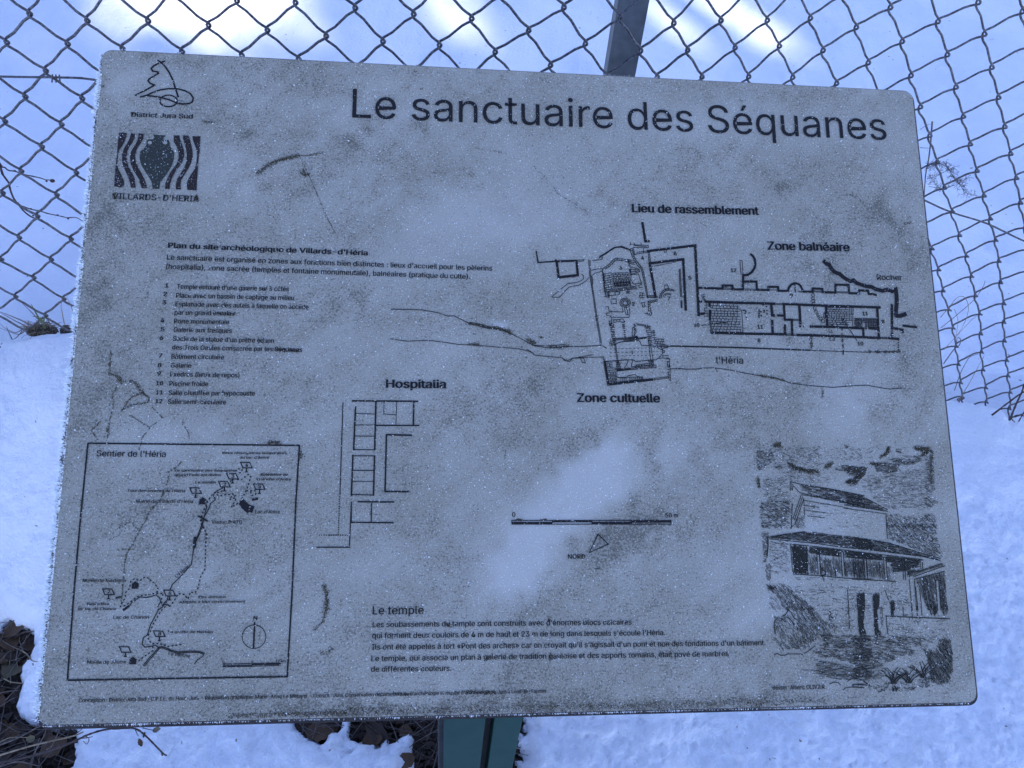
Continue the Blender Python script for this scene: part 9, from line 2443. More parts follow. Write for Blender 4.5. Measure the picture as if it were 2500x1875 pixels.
TUFT = [[[[-0.8282, 1.155, 0.3517], [-0.8299, 1.155, 0.4017]], 0.004, "blade"], [[[-0.8261, 1.155, 0.3498], [-0.8288, 1.155, 0.366], [-0.8387, 1.155, 0.3694]], 0.0035, "blade"], [[[-0.8289, 1.155, 0.3537], [-0.8385, 1.155, 0.3854], [-0.8505, 1.155, 0.4159]], 0.002, "stem_dark"], [[[-0.8482, 1.155, 0.3422], [-0.8685, 1.155, 0.3594], [-0.8961, 1.155, 0.3777]], 0.0028, "stem_dark"], [[[-0.8583, 1.155, 0.3374], [-0.8771, 1.155, 0.3547], [-0.8968, 1.155, 0.3757]], 0.0024, "stem_dark"], [[[-0.8275, 1.155, 0.3538], [-0.8168, 1.155, 0.3525], [-0.8088, 1.155, 0.3513]], 0.0028, "stem_dark"], [[[-0.8282, 1.155, 0.3517], [-0.8111, 1.155, 0.3446], [-0.7931, 1.155, 0.3354]], 0.0022, "stem_dark"], [[[-0.7854, 1.155, 0.3504], [-0.7795, 1.155, 0.3812], [-0.7743, 1.155, 0.4033], [-0.7637, 1.155, 0.4253]], 0.0022, "straw"], [[[-0.7578, 1.155, 0.3865], [-0.7563, 1.155, 0.4064], [-0.7572, 1.155, 0.4267]], 0.0016, "straw"], [[[-0.9023, 1.155, 0.2999], [-0.9011, 1.155, 0.3201], [-0.8994, 1.155, 0.3379]], 0.0026, "stem_dark"], [[[-0.8666, 1.155, 0.3338], [-0.8882, 1.155, 0.3209], [-0.9029, 1.155, 0.3305], [-0.9087, 1.155, 0.3446]], 0.0018, "stem_dark"], [[[-0.8627, 1.155, 0.333], [-0.8844, 1.155, 0.3159], [-0.9135, 1.155, 0.3319]], 0.002, "stem_dark"], [[[-0.8736, 1.155, 0.3261], [-0.89, 1.155, 0.3081], [-0.902, 1.155, 0.2988]], 0.0024, "stem_dark"], [[[-0.8239, 1.155, 0.352], [-0.8147, 1.155, 0.3749], [-0.8147, 1.155, 0.3789]], 0.003, "blade"], [[[-0.8261, 1.155, 0.3374], [-0.8246, 1.155, 0.3581], [-0.8253, 1.155, 0.3682]], 0.004, "blade"], [[[-0.8168, 1.155, 0.3359], [-0.8118, 1.155, 0.3589], [-0.809, 1.155, 0.3713]], 0.0015, "stem_dark"], [[[-0.7938, 1.155, 0.3291], [-0.7846, 1.155, 0.3401], [-0.7733, 1.155, 0.3491]], 0.002, "stem_dark"]]
CLUMP = [[-0.845, 1.16, 0.3163], [-0.7942, 1.165, 0.3206]]
RSTEM = [[[[1.1064, 1.225, 0.1505], [1.105, 1.225, 0.1821], [1.1021, 1.225, 0.2163], [1.0967, 1.225, 0.2592], [1.0916, 1.225, 0.3007]], 0.0009, "straw"], [[[1.0814, 1.225, 0.1841], [1.068, 1.225, 0.2409], [1.0626, 1.225, 0.2797], [1.0636, 1.225, 0.2957], [1.0759, 1.225, 0.306]], 0.0009, "stem_dark"], [[[0.9471, 1.225, 0.4086], [0.9518, 1.225, 0.4427], [0.9555, 1.225, 0.4649], [0.9685, 1.225, 0.4671], [0.9872, 1.225, 0.445], [0.9984, 1.225, 0.4176], [1.0045, 1.225, 0.3833], [1.0045, 1.225, 0.3567]], 0.0008, "straw"], [[[0.9616, 1.225, 0.3791], [0.9765, 1.225, 0.4162], [0.9912, 1.225, 0.4618], [0.992, 1.225, 0.4968], [0.9882, 1.225, 0.5123]], 0.0008, "stem_dark"], [[[1.0168, 1.225, 0.2703], [1.0179, 1.225, 0.3148], [1.0233, 1.225, 0.3306], [1.0169, 1.225, 0.3484], [1.0093, 1.225, 0.351], [1.0142, 1.225, 0.3361]], 0.0012, "stem_dark"], [[[0.997, 1.225, 0.3134], [1.0045, 1.225, 0.3567], [1.0125, 1.225, 0.4013], [1.0177, 1.225, 0.416]], 0.0006, "straw"], [[[0.9648, 1.225, 0.4324], [0.986, 1.225, 0.4025], [1.0018, 1.225, 0.3625], [1.0097, 1.225, 0.3389]], 0.0006, "straw"], [[[1.1086, 1.225, 0.1506], [1.1165, 1.225, 0.1582]], 0.0025, "stem_dark"], [[[1.1111, 1.225, 0.1454], [1.1025, 1.225, 0.1538], [1.1081, 1.225, 0.1612]], 0.002, "stem_dark"]]
DSTALK = [[[[1.1928, 1.16, 0.1671], [1.179, 1.16, 0.2188], [1.1693, 1.16, 0.2619], [1.1603, 1.16, 0.2907], [1.1407, 1.16, 0.3583]], 0.0022], [[[1.1449, 1.16, 0.1818], [1.1556, 1.16, 0.2173], [1.1685, 1.16, 0.2552], [1.1837, 1.16, 0.2792]], 0.002], [[[1.1906, 1.16, 0.167], [1.1964, 1.16, 0.1816], [1.2054, 1.16, 0.1857], [1.2391, 1.16, 0.1772]], 0.0016], [[[1.2151, 1.16, 0.1631], [1.2095, 1.16, 0.1965], [1.2032, 1.16, 0.2271]], 0.0012], [[[1.1822, 1.16, 0.2086], [1.1935, 1.16, 0.1743], [1.2073, 1.16, 0.1608]], 0.0014]]
UMBEL = [[[[0.8038, 1.345, 0.7749], [0.8196, 1.345, 0.7331], [0.831, 1.345, 0.6997], [0.8419, 1.345, 0.6614], [0.8611, 1.345, 0.6109]], 0.0016], [[[0.7891, 1.345, 0.7577], [0.7976, 1.345, 0.7681], [0.804, 1.345, 0.7701]], 0.0005], [[[0.8054, 1.345, 0.7204], [0.8246, 1.345, 0.7206]], 0.0006], [[[0.8387, 1.345, 0.6756], [0.8488, 1.345, 0.6868], [0.8672, 1.345, 0.6862], [0.8971, 1.345, 0.6613], [0.9334, 1.345, 0.6306], [0.9538, 1.345, 0.6206]], 0.0005], [[[0.8371, 1.345, 0.679], [0.8421, 1.345, 0.6882], [0.8547, 1.345, 0.6872]], 0.0006], [[[0.8463, 1.345, 0.6653], [0.8677, 1.345, 0.6449], [0.8863, 1.345, 0.6313]], 0.0005], [[[0.8604, 1.345, 0.6946], [0.8755, 1.345, 0.6815], [0.9034, 1.345, 0.6545], [0.9174, 1.345, 0.6444], [0.9368, 1.345, 0.6233]], 0.0006], [[[0.8589, 1.345, 0.637], [0.8907, 1.345, 0.6353], [0.9127, 1.345, 0.6478], [0.9239, 1.345, 0.6631]], 0.0005], [[[0.848, 1.345, 0.6546], [0.8613, 1.345, 0.6591], [0.8787, 1.345, 0.6745], [0.8938, 1.345, 0.6683]], 0.0005]]
BRAMBLE = [[[[-0.7909, 0.4362, 0.03], [-0.7582, 0.4398, 0.04], [-0.7072, 0.4437, 0.06], [-0.6582, 0.4519, 0.08], [-0.6281, 0.4612, 0.09], [-0.605, 0.4688, 0.1], [-0.5807, 0.4775, 0.1], [-0.5595, 0.4832, 0.09], [-0.5388, 0.4865, 0.08], [-0.5258, 0.4818, 0.06], [-0.504, 0.4656, 0.05], [-0.4956, 0.4597, 0.04], [-0.4901, 0.4575, 0.035]], 0.0022, "twig"], [[[-0.7848, 0.4408, 0.05], [-0.7529, 0.4458, 0.06], [-0.7083, 0.4569, 0.07], [-0.674, 0.4665, 0.07], [-0.6435, 0.4794, 0.06], [-0.6342, 0.4889, 0.05]], 0.0018, "straw"], [[[-0.7822, 0.4632, 0.04], [-0.7638, 0.465, 0.05], [-0.7332, 0.4745, 0.06], [-0.7134, 0.495, 0.05], [-0.7018, 0.5061, 0.05]], 0.0016, "stem_dark"], [[[-0.7258, 0.4445, 0.0], [-0.7124, 0.4585, 0.03], [-0.7015, 0.4861, 0.04], [-0.7037, 0.5016, 0.04]], 0.0012, "stem_dark"], [[[-0.7803, 0.4785, 0.02], [-0.7598, 0.4835, 0.03], [-0.7291, 0.4841, 0.03]], 0.001, "straw"], [[[-0.6991, 0.4679, 0.02], [-0.6875, 0.4711, 0.03], [-0.6838, 0.4975, 0.03], [-0.6843, 0.5037, 0.03]], 0.001, "stem_dark"], [[[-0.8394, 0.6473, 0.03], [-0.8138, 0.6498, 0.03]], 0.0012, "stem_dark"], [[[-0.8094, 0.642, 0.03], [-0.7887, 0.6313, 0.04], [-0.7732, 0.6206, 0.05], [-0.7592, 0.6087, 0.055], [-0.7455, 0.6065, 0.055]], 0.0012, "straw"], [[[-0.7973, 0.6405, 0.03], [-0.7929, 0.6522, 0.04], [-0.7876, 0.6569, 0.05]], 0.0009, "stem_dark"], [[[-0.815, 0.589, 0.02], [-0.7971, 0.5808, 0.025], [-0.773, 0.577, 0.03]], 0.0012, "straw"], [[[-0.8022, 0.553, 0.01], [-0.7914, 0.568, 0.015], [-0.7818, 0.578, 0.02]], 0.0012, "stem_dark"], [[[-0.8167, 0.5659, 0.01], [-0.7994, 0.5678, 0.015], [-0.7815, 0.568, 0.02]], 0.001, "stem_dark"], [[[-0.6289, 0.4731, 0.09], [-0.6274, 0.4823, 0.08], [-0.6241, 0.4862, 0.08]], 0.0008, "twig"], [[[-0.6176, 0.4658, 0.09], [-0.6102, 0.4706, 0.08], [-0.6086, 0.4754, 0.07]], 0.0008, "twig"], [[[-0.616, 0.4703, 0.09], [-0.6097, 0.4692, 0.08], [-0.618, 0.4663, 0.06], [-0.6295, 0.4737, 0.05]], 0.0007, "twig"], [[[-0.5386, 0.4857, 0.08], [-0.537, 0.4814, 0.07], [-0.5373, 0.4815, 0.06]], 0.0007, "twig"], [[[-0.527, 0.4882, 0.08], [-0.5173, 0.4862, 0.08], [-0.5077, 0.4848, 0.08]], 0.0008, "twig"], [[[-0.4988, 0.4611, 0.035], [-0.4986, 0.4588, 0.03]], 0.0016, "twig"], [[[-0.7609, 0.4367, 0.03], [-0.7335, 0.4446, 0.03], [-0.7021, 0.4407, 0.02]], 0.0014, "stem_dark"]]
LEAF1 = [[-0.8056, 0.6143, 0.004, 0.055, 1.49, "leafC", "pale oval dead leaf lying in the bare patch at the lower left"], [-0.2425, 0.5134, 0.004, 0.05, 3.42, "leafB", "large reddish brown dead leaf in the small snow hole under the panel"], [-0.1433, 0.509, 0.004, 0.06, 2.32, "leafA", "broad dark dead leaf in the snow hole left of the green post"], [-0.0874, 0.4594, 0.016, 0.04, 3.79, "leafB", "curled brown dead leaf breaking the snow left of the green post"], [-0.8154, 0.6744, 0.004, 0.05, 3.93, "leafB", "rust brown dead leaf at the upper tip of the left bare patch"]]
LEAF2 = [[-0.7221, 0.4788, 0.04, 0.014, 0.41, "leafC", "small pale dry leaf among the brambles at the lower left corner"], [-0.5034, 0.4857, 0.08, 0.016, 0.08, "leafC", "olive dry leaf hanging on the bramble below the panel edge"], [-0.5398, 0.4779, 0.035, 0.014, 5.26, "leafB", "tiny brown leaf on the snow below the bramble"], [-0.5268, 0.4826, 0.062, 0.01, 1.63, "leafB", "tiny orange leaf bud on the bramble twig"]]
LC = [[-0.813, 0.638, 0.035, 4.01, "leafA"], [-0.882, 0.416, 0.048, 2.45, "leafA"], [-0.754, 0.387, 0.043, 3.71, "leafB"], [-0.871, 0.559, 0.048, 2.43, "leafB"], [-0.835, 0.626, 0.034, 5.88, "leafB"], [-0.823, 0.57, 0.03, 3.19, "leafB"], [-0.831, 0.442, 0.031, 5.75, "leafA"], [-0.754, 0.42, 0.046, 6.06, "leafA"], [-0.741, 0.435, 0.045, 3.6, "leafB"], [-0.914, 0.523, 0.04, 3.04, "leafB"], [-0.716, 0.5, 0.026, 1.85, "leafB"], [-0.77, 0.381, 0.042, 2.08, "leafB"], [-0.859, 0.392, 0.039, 0.2, "leafA"], [-0.666, 0.461, 0.029, 4.33, "leafB"], [-0.688, 0.489, 0.035, 3.27, "leafA"], [-0.802, 0.506, 0.042, 1.49, "leafB"], [-0.822, 0.45, 0.03, 2.13, "leafB"], [-0.661, 0.469, 0.033, 3.7, "leafA"], [-0.932, 0.57, 0.035, 4.27, "leafB"], [-0.772, 0.457, 0.036, 3.7, "leafA"], [-0.817, 0.559, 0.031, 2.29, "leafB"], [-0.873, 0.622, 0.025, 5.11, "leafA"], [-0.859, 0.439, 0.045, 1.5, "leafA"], [-0.922, 0.561, 0.049, 4.24, "leafA"], [-0.822, 0.644, 0.027, 2.11, "leafA"], [-0.884, 0.406, 0.037, 1.2, "leafA"], [-0.698, 0.477, 0.045, 0.54, "leafB"], [-0.778, 0.503, 0.037, 5.34, "leafB"], [-0.849, 0.502, 0.034, 2.57, "leafB"], [-0.885, 0.608, 0.045, 4.16, "leafB"], [-0.791, 0.655, 0.046, 5.39, "leafB"], [-0.915, 0.446, 0.023, 5.04, "leafA"], [-0.732, 0.422, 0.03, 4.16, "leafB"], [-0.885, 0.406, 0.047, 0.75, "leafA"], [-0.948, 0.57, 0.046, 0.31, "leafB"], [-0.877, 0.567, 0.037, 0.32, "leafB"], [-0.925, 0.529, 0.031, 1.98, "leafB"], [-0.837, 0.493, 0.031, 1.66, "leafB"], [-0.825, 0.408, 0.022, 4.54, "leafA"], [-0.784, 0.381, 0.035, 4.08, "leafB"], [-0.886, 0.454, 0.039, 5.04, "leafA"], [-0.826, 0.652, 0.048, 2.35, "leafB"], [-0.914, 0.59, 0.048, 4.59, "leafB"], [-0.785, 0.4, 0.038, 0.03, "leafA"]]
LA = [[-0.273, 0.519, 0.037, 3.54, "leafB"], [-0.218, 0.533, 0.045, 5.98, "leafB"], [-0.225, 0.525, 0.042, 0.67, "leafA"], [-0.265, 0.527, 0.045, 1.52, "leafA"], [-0.236, 0.522, 0.042, 5.92, "leafB"]]
LB = [[0.045, 0.429, 0.041, 4.75, "leafB"], [0.089, 0.43, 0.036, 3.04, "leafB"], [-0.007, 0.534, 0.026, 4.72, "leafA"], [-0.007, 0.452, 0.029, 4.34, "leafB"], [0.02, 0.534, 0.039, 3.67, "leafB"], [0.09, 0.451, 0.03, 5.05, "leafA"], [-0.091, 0.521, 0.026, 6.22, "leafB"], [0.03, 0.436, 0.038, 5.66, "leafA"], [-0.04, 0.513, 0.046, 2.51, "leafA"], [-0.045, 0.44, 0.029, 4.51, "leafA"], [0.112, 0.533, 0.029, 1.19, "leafB"], [-0.149, 0.499, 0.041, 0.23, "leafB"], [0.061, 0.423, 0.029, 5.74, "leafA"], [-0.039, 0.437, 0.038, 6.0, "leafB"], [0.088, 0.417, 0.034, 2.75, "leafB"], [-0.162, 0.547, 0.032, 4.85, "leafB"], [0.015, 0.526, 0.029, 4.74, "leafB"], [0.021, 0.486, 0.025, 3.1, "leafB"], [0.038, 0.517, 0.04, 4.59, "leafA"], [-0.136, 0.539, 0.04, 0.77, "leafA"], [0.1, 0.502, 0.04, 2.64, "leafB"], [0.013, 0.474, 0.031, 1.11, "leafA"], [-0.017, 0.492, 0.033, 0.63, "leafB"], [-0.071, 0.536, 0.023, 3.17, "leafA"], [0.028, 0.482, 0.047, 5.93, "leafB"], [-0.021, 0.521, 0.032, 5.32, "leafA"]]
PATCHES = [[[-0.9851, 2.9886], [-0.677, 2.9374], [-0.6095, 2.633], [-0.6508, 2.4554], [-0.8412, 2.5442], [-0.8901, 2.6393]], [[-1.2468, 2.9079], [-1.169, 2.9542], [-1.0531, 2.7073], [-1.0627, 2.5585], [-1.1206, 2.545]], [[-0.2671, 2.7996], [-0.175, 2.8763], [-0.0039, 2.8677], [0.1113, 2.7984], [-0.0426, 2.7228], [-0.1821, 2.7599]], [[0.6315, 3.7511], [1.0756, 3.9006], [1.0648, 3.5196], [1.1711, 3.268], [1.1811, 3.0807], [0.9916, 3.0788], [0.827, 3.1766], [0.688, 3.2675]], [[-1.4963, 2.4183], [-1.3342, 2.4358], [-1.3523, 2.3386], [-1.461, 2.315]], [[-0.2783, 3.1319], [-0.1043, 3.2381], [-0.1261, 3.0451], [-0.2514, 2.9658]]]
def bud(parent, loc0, p, r):
    bm = bmesh.new(); bmesh.ops.create_icosphere(bm, subdivisions=2, radius=r)
    for v in bm.verts: v.co.x *= 1.35
    me = bpy.data.meshes.new('bud'); bm.to_mesh(me); bm.free()
    o = link('bud', me, MAT['twig'], parent); o.location = Vector(p) - Vector(loc0)
l0 = (TW['root'][0][0], TW['root'][0][1], 0.1)
tw = stem_thing('budded_twig', 'dark bare twig with round buds reaching behind the fence at the left', 'twig', [TW['root']], MAT['twig'], l0, 0.003, 0.0019)
for key, r0, r1 in (('A', 0.0014, 0.0008), ('B', 0.0018, 0.0014), ('C', 0.0013, 0.0006)):
    pts = catmull([np.array(p) for p in TW[key]], 3)
    rnd = random.Random(3)
    n = len(pts)
    rad = [(r0 + (r1 - r0) * k / (n - 1)) * (1.25 if rnd.random() < 0.18 else 1.0) for k in range(n)]
    g = Geo(); g.tube([p - np.array(l0) for p in pts], rad, 7); g.build('branch', MAT['twig'], tw)
for k, p in enumerate(TW['buds']): bud(tw, l0, p, 0.0034 if k == 0 else 0.0016)

# grass tuft at the foot of the fence
c0 = CLUMP[0]
tuft = thing('grass_tuft', 'grass tuft on an earth clod at the fence foot, left of the panel', 'grass tuft', tuple(c0))
for pl, w, mt in TUFT:
    P = [np.array(p) - np.array(c0) for p in pl]
    g = Geo()
    pts = catmull(P, 5) if len(P) > 2 else [P[0] + (P[1] - P[0]) * t / 6 for t in range(7)]
    n = len(pts)
    V = []; F = []
    for k, p in enumerate(pts):
        ww = w * (1.0 - 0.75 * (k / (n - 1)) ** 1.5)
        d = pts[min(k + 1, n - 1)] - pts[max(k - 1, 0)]
        s_ = np.cross(d, np.array([0.1, -0.75, 0.65])); s_ /= np.linalg.norm(s_) + 1e-9
        V += [p - s_ * ww / 2, p + np.array([0, -0.0004, 0.0005]), p + s_ * ww / 2]
    for k in range(n - 1):
        F += [(3 * k, 3 * k + 1, 3 * k + 4, 3 * k + 3), (3 * k + 1, 3 * k + 2, 3 * k + 5, 3 * k + 4)]
    g.add(V, F)
    g.build('blade', MAT[mt], tuft)
def lump(name, parent, p, sx, sy, sz_, seed, mat, sub=4):
    bm = bmesh.new(); bmesh.ops.create_icosphere(bm, subdivisions=sub, radius=1)
    for v in bm.verts:
        c = v.co
        f = 1 + 0.30 * float(fbm(np.array([c.x * 2.3 + c.z]), np.array([c.y * 2.3 + seed]), seed, 4)[0]) + 0.12 * float(fbm(np.array([c.x * 9]), np.array([c.z * 9 + c.y * 5]), seed + 9, 2)[0])
        v.co = Vector((c.x * sx * f, c.y * sy * f, c.z * sz_ * f))
    me = bpy.data.meshes.new(name); bm.to_mesh(me); bm.free()
    for q in me.polygons: q.use_smooth = True
    o = link(name, me, mat, parent); o.location = p
    return o
lump('clod', tuft, (0, 0.006, 0.0), 0.029, 0.016, 0.009, 3, MAT['clump'])
lump('clod', tuft, tuple(Vector(CLUMP[1]) - Vector(c0)), 0.013, 0.012, 0.011, 5, MAT['clump'])

# thin dry stems at the right
l0 = tuple(RSTEM[0][0][0])
t = thing('dry_grass', 'thin pale dried grass stems leaning in the mesh at the right of the panel', 'dry grass', l0)
for pl, r, mt in RSTEM:
    g = Geo(); pts = catmull([np.array(p) - np.array(l0) for p in pl], 6); n = len(pts)
    g.tube(pts, [r * (1 - 0.5 * k / n) for k in range(n)], 5); g.build('stem', MAT[mt], t)
l0 = tuple(DSTALK[0][0][0])
t = thing('dead_stalk', 'dark dead stalk leaning on the fence foot at the right edge', 'dead stalk', l0)
rnd = random.Random(8)
for pl, r in DSTALK:
    g = Geo(); pts = catmull([np.array(p) - np.array(l0) for p in pl], 7); n = len(pts)
    g.tube(pts, [r * (1 - 0.35 * k / n) * rnd.uniform(0.8, 1.25) for k in range(n)], 6); g.build('branch', MAT['twig'], t)
l0 = tuple(UMBEL[0][0][-1])
t = thing('dried_umbel', 'feathery dried umbel weed beyond the mesh beside the upper right of the panel', 'dried weed', l0)
for k, (pl, r) in enumerate(UMBEL):
    base = catmull([np.array(p) - np.array(l0) for p in pl], 6); n = len(base)
    g = Geo(); g.tube(base, [r * (1 - 0.4 * q / n) for q in range(n)], 5)
    if k >= 3:
        for q in range(2, n, 1):
            for m in range(2):
                d = np.array([rnd.gauss(0, 1), rnd.gauss(0, 0.4), rnd.gauss(0.1, 1)]); d *= rnd.uniform(0.004, 0.014) / np.linalg.norm(d)
                e = base[q] + d; g.tube([base[q], base[q] + d * 0.5 + np.array([0, 0, 0.001]), e], 0.00028, 3)
                for w_ in range(2):
                    e2 = e + np.array([rnd.gauss(0, .003), rnd.gauss(0, .002), rnd.gauss(0, .003)]); g.tube([e, e2], 0.00030, 3)
    o = g.build('stem' if k < 3 else 'seed_head', MAT['stem_dark'], t)
    if k >= 3: o['kind'] = 'stuff'
# long dead stem continuing to the ground
foot = (l0[0] - 0.03, l0[1], gz(l0[0], l0[1] + 0.02) - 0.01)
g = Geo(); g.tube(catmull([np.array(foot) - np.array(l0), np.array([-0.01, 0, (foot[2] - l0[2]) * 0.5]), np.zeros(3)], 5), 0.0017, 5); g.build('stem', MAT['stem_dark'], t)

# brambles over the bare patch
BL = [('bramble_stem', 'long brown bramble runner arching from the lower left corner under the panel', [0, 12, 13, 14, 15, 16, 17]),
      ('dry_stem', 'pale straight dry stem crossing the lower left corner', [1]),
      ('dry_stem', 'thin dark stem above the pale one in the lower left corner', [2]),
      ('dry_stem', 'thin stems criss-crossing the dead leaves at the lower left', [3, 4, 5, 18]),
      ('dead_twig', 'forked pale twig on the bare patch beside the left panel edge', [6, 7, 8]),
      ('dead_twig', 'short twigs lying half way down the left bare patch', [9, 10, 11])]
rnd = random.Random(12)
for nm, lab, idx in BL:
    l0 = tuple(BRAMBLE[idx[0]][0][0])
    t = thing(nm, lab, 'bramble' if 'bramble' in nm else 'twig', l0)
    for q in idx:
        pl, r, mt = BRAMBLE[q]
        g = Geo(); pts = catmull([np.array(p) - np.array(l0) for p in pl], 7); n = len(pts)
        g.tube(pts, [r * (1 - 0.4 * k / n) * rnd.uniform(0.85, 1.25) for k in range(n)], 6)
        g.build('stem', MAT[mt], t)

def leaf_mesh(name, size, seed, mat):
    rnd = random.Random(seed)
    n = 8; V = []; F = []
    curl = rnd.uniform(-0.5, 0.9); roll = rnd.uniform(0.2, 0.8); wd = rnd.uniform(0.30, 0.46)
    for k in range(n + 1):
        t = k / n
        w = wd * math.sin(math.pi * min(1, t * 0.93 + 0.04)) ** 0.8 * (1 + rnd.uniform(-0.12, 0.12))
        z = curl * 0.25 * math.sin(t * 2.2) + rnd.uniform(-0.015, 0.015)
        for m, s_ in enumerate((-1, -0.5, 0, 0.5, 1)):
            V.append(((t - 0.5) * size, s_ * w * size * (1 - 0.12 * roll * s_ * s_), (z + roll * 0.16 * s_ * s_ + rnd.uniform(-0.02, 0.02) - (0.015 if m == 2 else 0)) * size))
    for k in range(n):
        for m in range(4):
            a = k * 5 + m; F.append((a, a + 1, a + 6, a + 5))
    b = len(V); V += [(-0.5 * size, 0, 0), (-0.78 * size, 0.03 * size, -0.03 * size), (-0.78 * size, 0.05 * size, -0.03 * size)]
    F.append((b, b + 1, b + 2))
    me = bpy.data.meshes.new(name); me.from_pydata(V, [], F)
    for p in me.polygons: p.use_smooth = True
    me.materials.append(MAT[mat])
    return me
LM = {(m, k): leaf_mesh('dead_leaf', 1.0, k * 7 + len(m) + ord(m[-1]), m) for m in ('leafA', 'leafB', 'leafC') for k in range(5)}
def put_leaf(x, y, z, size, yaw, mt, label, group=None, k=0, tilt=0.45):
    rnd = random.Random(int(x * 9999) + int(y * 7777))
    o = bpy.data.objects.new('dead_leaf', LM[(mt, k % 5)]); COL.objects.link(o)
    o.location = (x, y, z); o.scale = (size, size, size)
    o.rotation_euler = (rnd.uniform(-tilt, tilt), rnd.uniform(-tilt, tilt), yaw)
    return tag(o, label, 'leaf', group)
for k, (x, y, z, s_, yaw, mt, lab) in enumerate(LEAF1): put_leaf(x, y, float(soil_z(np.array([x]), np.array([y]))[0]) + 0.016 if z < 0.01 else z, s_, yaw, mt, lab, None, k, 0.25)
for k, (x, y, z, s_, yaw, mt, lab) in enumerate(LEAF2): put_leaf(x, y, z, s_, yaw, mt, lab, None, k, 0.6)
for L, lab, grp in ((LC, 'dark brown dead leaf lying on the bare earth at the lower left corner', 'dead leaves at the lower left corner'), (LA, 'brown dead leaf in the small snow hole below the panel', 'dead leaves in the small snow hole'), (LB, 'dark dead leaf on the bare earth around the foot of the green post', 'dead leaves around the green post')):
    for k, (x, y, s_, yaw, mt) in enumerate(L):
        put_leaf(x, y, float(soil_z(np.array([x]), np.array([y]))[0]) + 0.006 + 0.0016 * (k % 7), s_, yaw, mt, lab, grp, k)
# crumbs of leaf and bark between them
V = []; F = []
rs = np.random.RandomState(5)
hp = [np.array(h) for h in HOLES]
cnt = 0
for h in hp:
    lo = h.min(0); hi = h.max(0); n = int(14000 * (hi[0] - lo[0]) * (hi[1] - lo[1])) + 200
    P = lo + rs.rand(n, 2) * (hi - lo); sd = poly_sdf(P[:, 0], P[:, 1], h)
    P = P[sd < 0.012]; z = soil_z(P[:, 0], P[:, 1])
    for (x, y), zz in zip(P, z):
        s_ = 0.003 + 0.008 * rs.rand() ** 2; a = rs.rand() * 6.28; b = len(V)
        for q in range(3):
            V.append((x + s_ * math.cos(a + q * 2.1) * (1 if q else 1.6), y + s_ * math.sin(a + q * 2.1), zz + 0.004 + rs.rand() * 0.009))
        F.append((b, b + 1, b + 2))
me = bpy.data.meshes.new('leaf_litter'); me.from_pydata(V, [], F)
tag(link('leaf_litter', me, MAT['leafA']), kind='stuff')

# flattened dead grass over the bare earth
V = []; F = []
rnd = random.Random(31)
gth = Geo()
for h in HOLES:
    H_ = np.array(h); lo = H_.min(0); hi = H_.max(0); lo = np.maximum(lo, (-1.0, 0.3)); cnt = 0
    want = int(1500 * (hi[0] - lo[0]) * (hi[1] - lo[1])) + 12
    while cnt < want:
        x = rnd.uniform(lo[0], hi[0]); y = rnd.uniform(lo[1], hi[1])
        if float(poly_sdf(np.array([x]), np.array([y]), h)[0]) > 0.0: cnt += 0.2; continue
        cnt += 1
        z = float(soil_z(np.array([x]), np.array([y]))[0]) + rnd.uniform(0.008, 0.026)
        a = rnd.gauss(0.4, 0.9); L = rnd.uniform(0.03, 0.11); d = np.array([math.cos(a), math.sin(a), rnd.uniform(-0.1, 0.15)])
        p0 = np.array([x, y, z]); m = np.array([rnd.gauss(0, .006), rnd.gauss(0, .006), rnd.uniform(0, .008)])
        gth.tube([p0 - d * L / 2, p0 - d * L / 5 + m, p0 + d * L / 4 + m * 0.6, p0 + d * L / 2], rnd.uniform(0.0004, 0.0010), 4)
tag(gth.build('dead_grass', MAT['stem_dark']), kind='stuff')
# fibres on the clod
gf = Geo()
for k in range(150):
    a = rnd.uniform(0, 6.28); r_ = rnd.random() ** 0.5
    p0 = np.array([0.029 * r_ * math.cos(a), 0.004 + 0.016 * r_ * math.sin(a), 0.012 * (1 - r_ * r_) + 0.001])
    d = np.array([math.cos(a) * 0.8 + rnd.gauss(0, .6), math.sin(a) * 0.5 + rnd.gauss(0, .5), rnd.uniform(0.1, 1.1)]); d /= np.linalg.norm(d)
    L = rnd.uniform(0.006, 0.022)
    gf.tube([p0, p0 + d * L * 0.6, p0 + d * L + np.array([0, 0, -L * 0.25])], 0.00045, 3)
tag(gf.build('roots', MAT['straw'], tuft), kind='stuff')


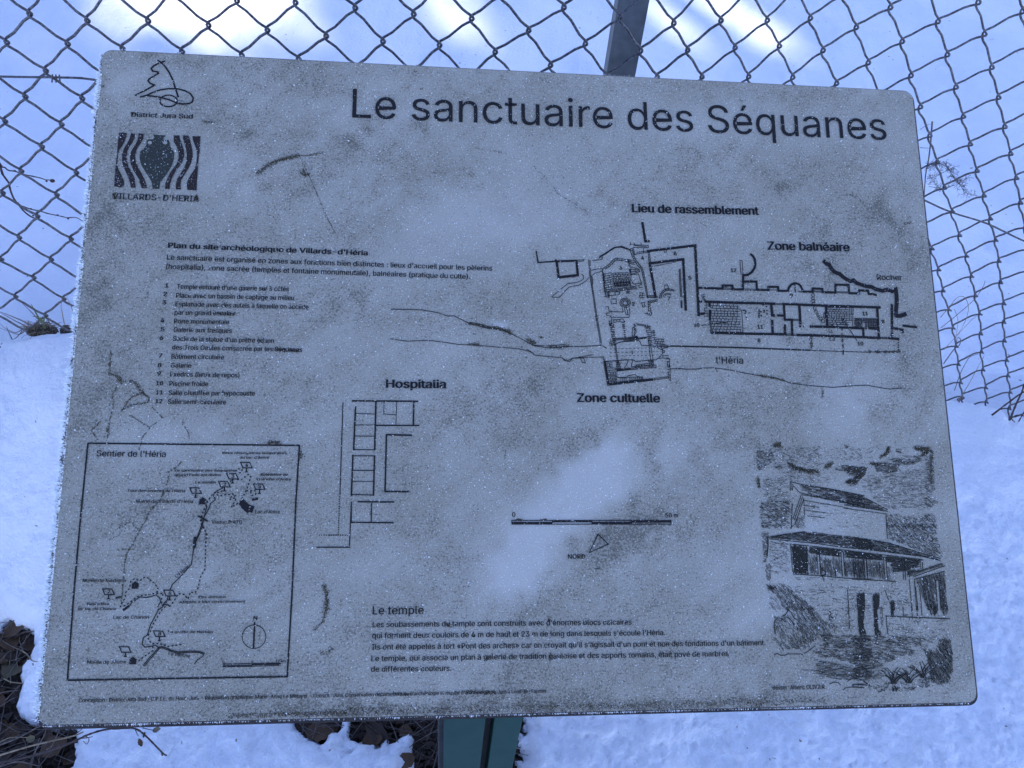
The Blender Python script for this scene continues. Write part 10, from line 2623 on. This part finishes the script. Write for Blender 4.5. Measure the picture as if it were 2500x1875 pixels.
# ------------------------------------------------------------------ unseen row of spruces put in to shade the place, beyond the frame
def patch_dist(x, y):
    d = np.full(x.shape, 1e9)
    for p in PATCHES: d = np.minimum(d, poly_sdf(x, y, p))
    return d
s = TO_SUN
sx, sy = s.x / s.z, s.y / s.z
hd = np.array([s.x, s.y]); hd /= np.linalg.norm(hd); pd = np.array([hd[1], -hd[0]])
TREE_D = 19.0
for k in range(11):
    rs = np.random.RandomState(100 + k)
    c = hd * (TREE_D + (0.5 if k % 2 else -0.4)) + pd * (-6.2 + 1.24 * k)
    H = 14.5 + rs.rand() * 1.5; Rb = 2.4
    base = gz(c[0], c[1])
    t = thing('shade_spruce', 'dark spruce number %s from the left in the unseen row added for shade beyond the fence' % ['one','two','three','four','five','six','seven','eight','nine','ten','eleven'][k], 'tree', (c[0], c[1], base), 'unseen shade spruces beyond the fence')
    g = Geo(); g.tube([(0, 0, -0.2), (0.03, 0.02, H * 0.5), (0, 0, H)], [0.16, 0.10, 0.02], 8); g.build('trunk', MAT['bark'], t)
    n = 15000
    hz = rs.rand(n) ** 0.9; z = 0.25 + hz * (H - 0.3)
    ang = rs.rand(n) * 6.283
    whorl = 0.82 + 0.18 * np.sin(z * 9 + ang * 2)
    r = Rb * (1 - hz) ** 0.8 * whorl * np.sqrt(rs.rand(n)) + 0.05
    C = np.stack([r * np.cos(ang), r * np.sin(ang), z - 0.18 * r], 1)
    L = rs.uniform(0.16, 0.36, n)
    d = np.stack([np.cos(ang), np.sin(ang), rs.normal(-0.25, 0.4, n)], 1) + rs.normal(0, 0.5, (n, 3)); d /= np.linalg.norm(d, axis=1)[:, None]
    e = np.cross(d, rs.normal(size=(n, 3))); e /= np.linalg.norm(e, axis=1)[:, None]
    wz = C[:, 2] + base + 0.15
    gx = C[:, 0] + c[0] - sx * wz; gy = C[:, 1] + c[1] - sy * wz
    for it in range(2):
        zz = ground_z(gx, gy); gx = C[:, 0] + c[0] - sx * (C[:, 2] + base - zz); gy = C[:, 1] + c[1] - sy * (C[:, 2] + base - zz)
    ok = patch_dist(gx, gy) > 0.10 + 0.30 * rs.rand(n) ** 1.5  # sprays left out so sunlight falls through onto the chosen snow patches
    C = C[ok]; d = d[ok]; e = e[ok]; L = L[ok][:, None]
    V = np.stack([C - d * L * 0.6, C + e * L * 0.32, C + d * L, C - e * L * 0.32], 1).reshape(-1, 3)
    F = np.arange(len(V)).reshape(-1, 4)
    link('crown', mesh_np('crown', V, F, smooth=False), MAT['needles'], t)
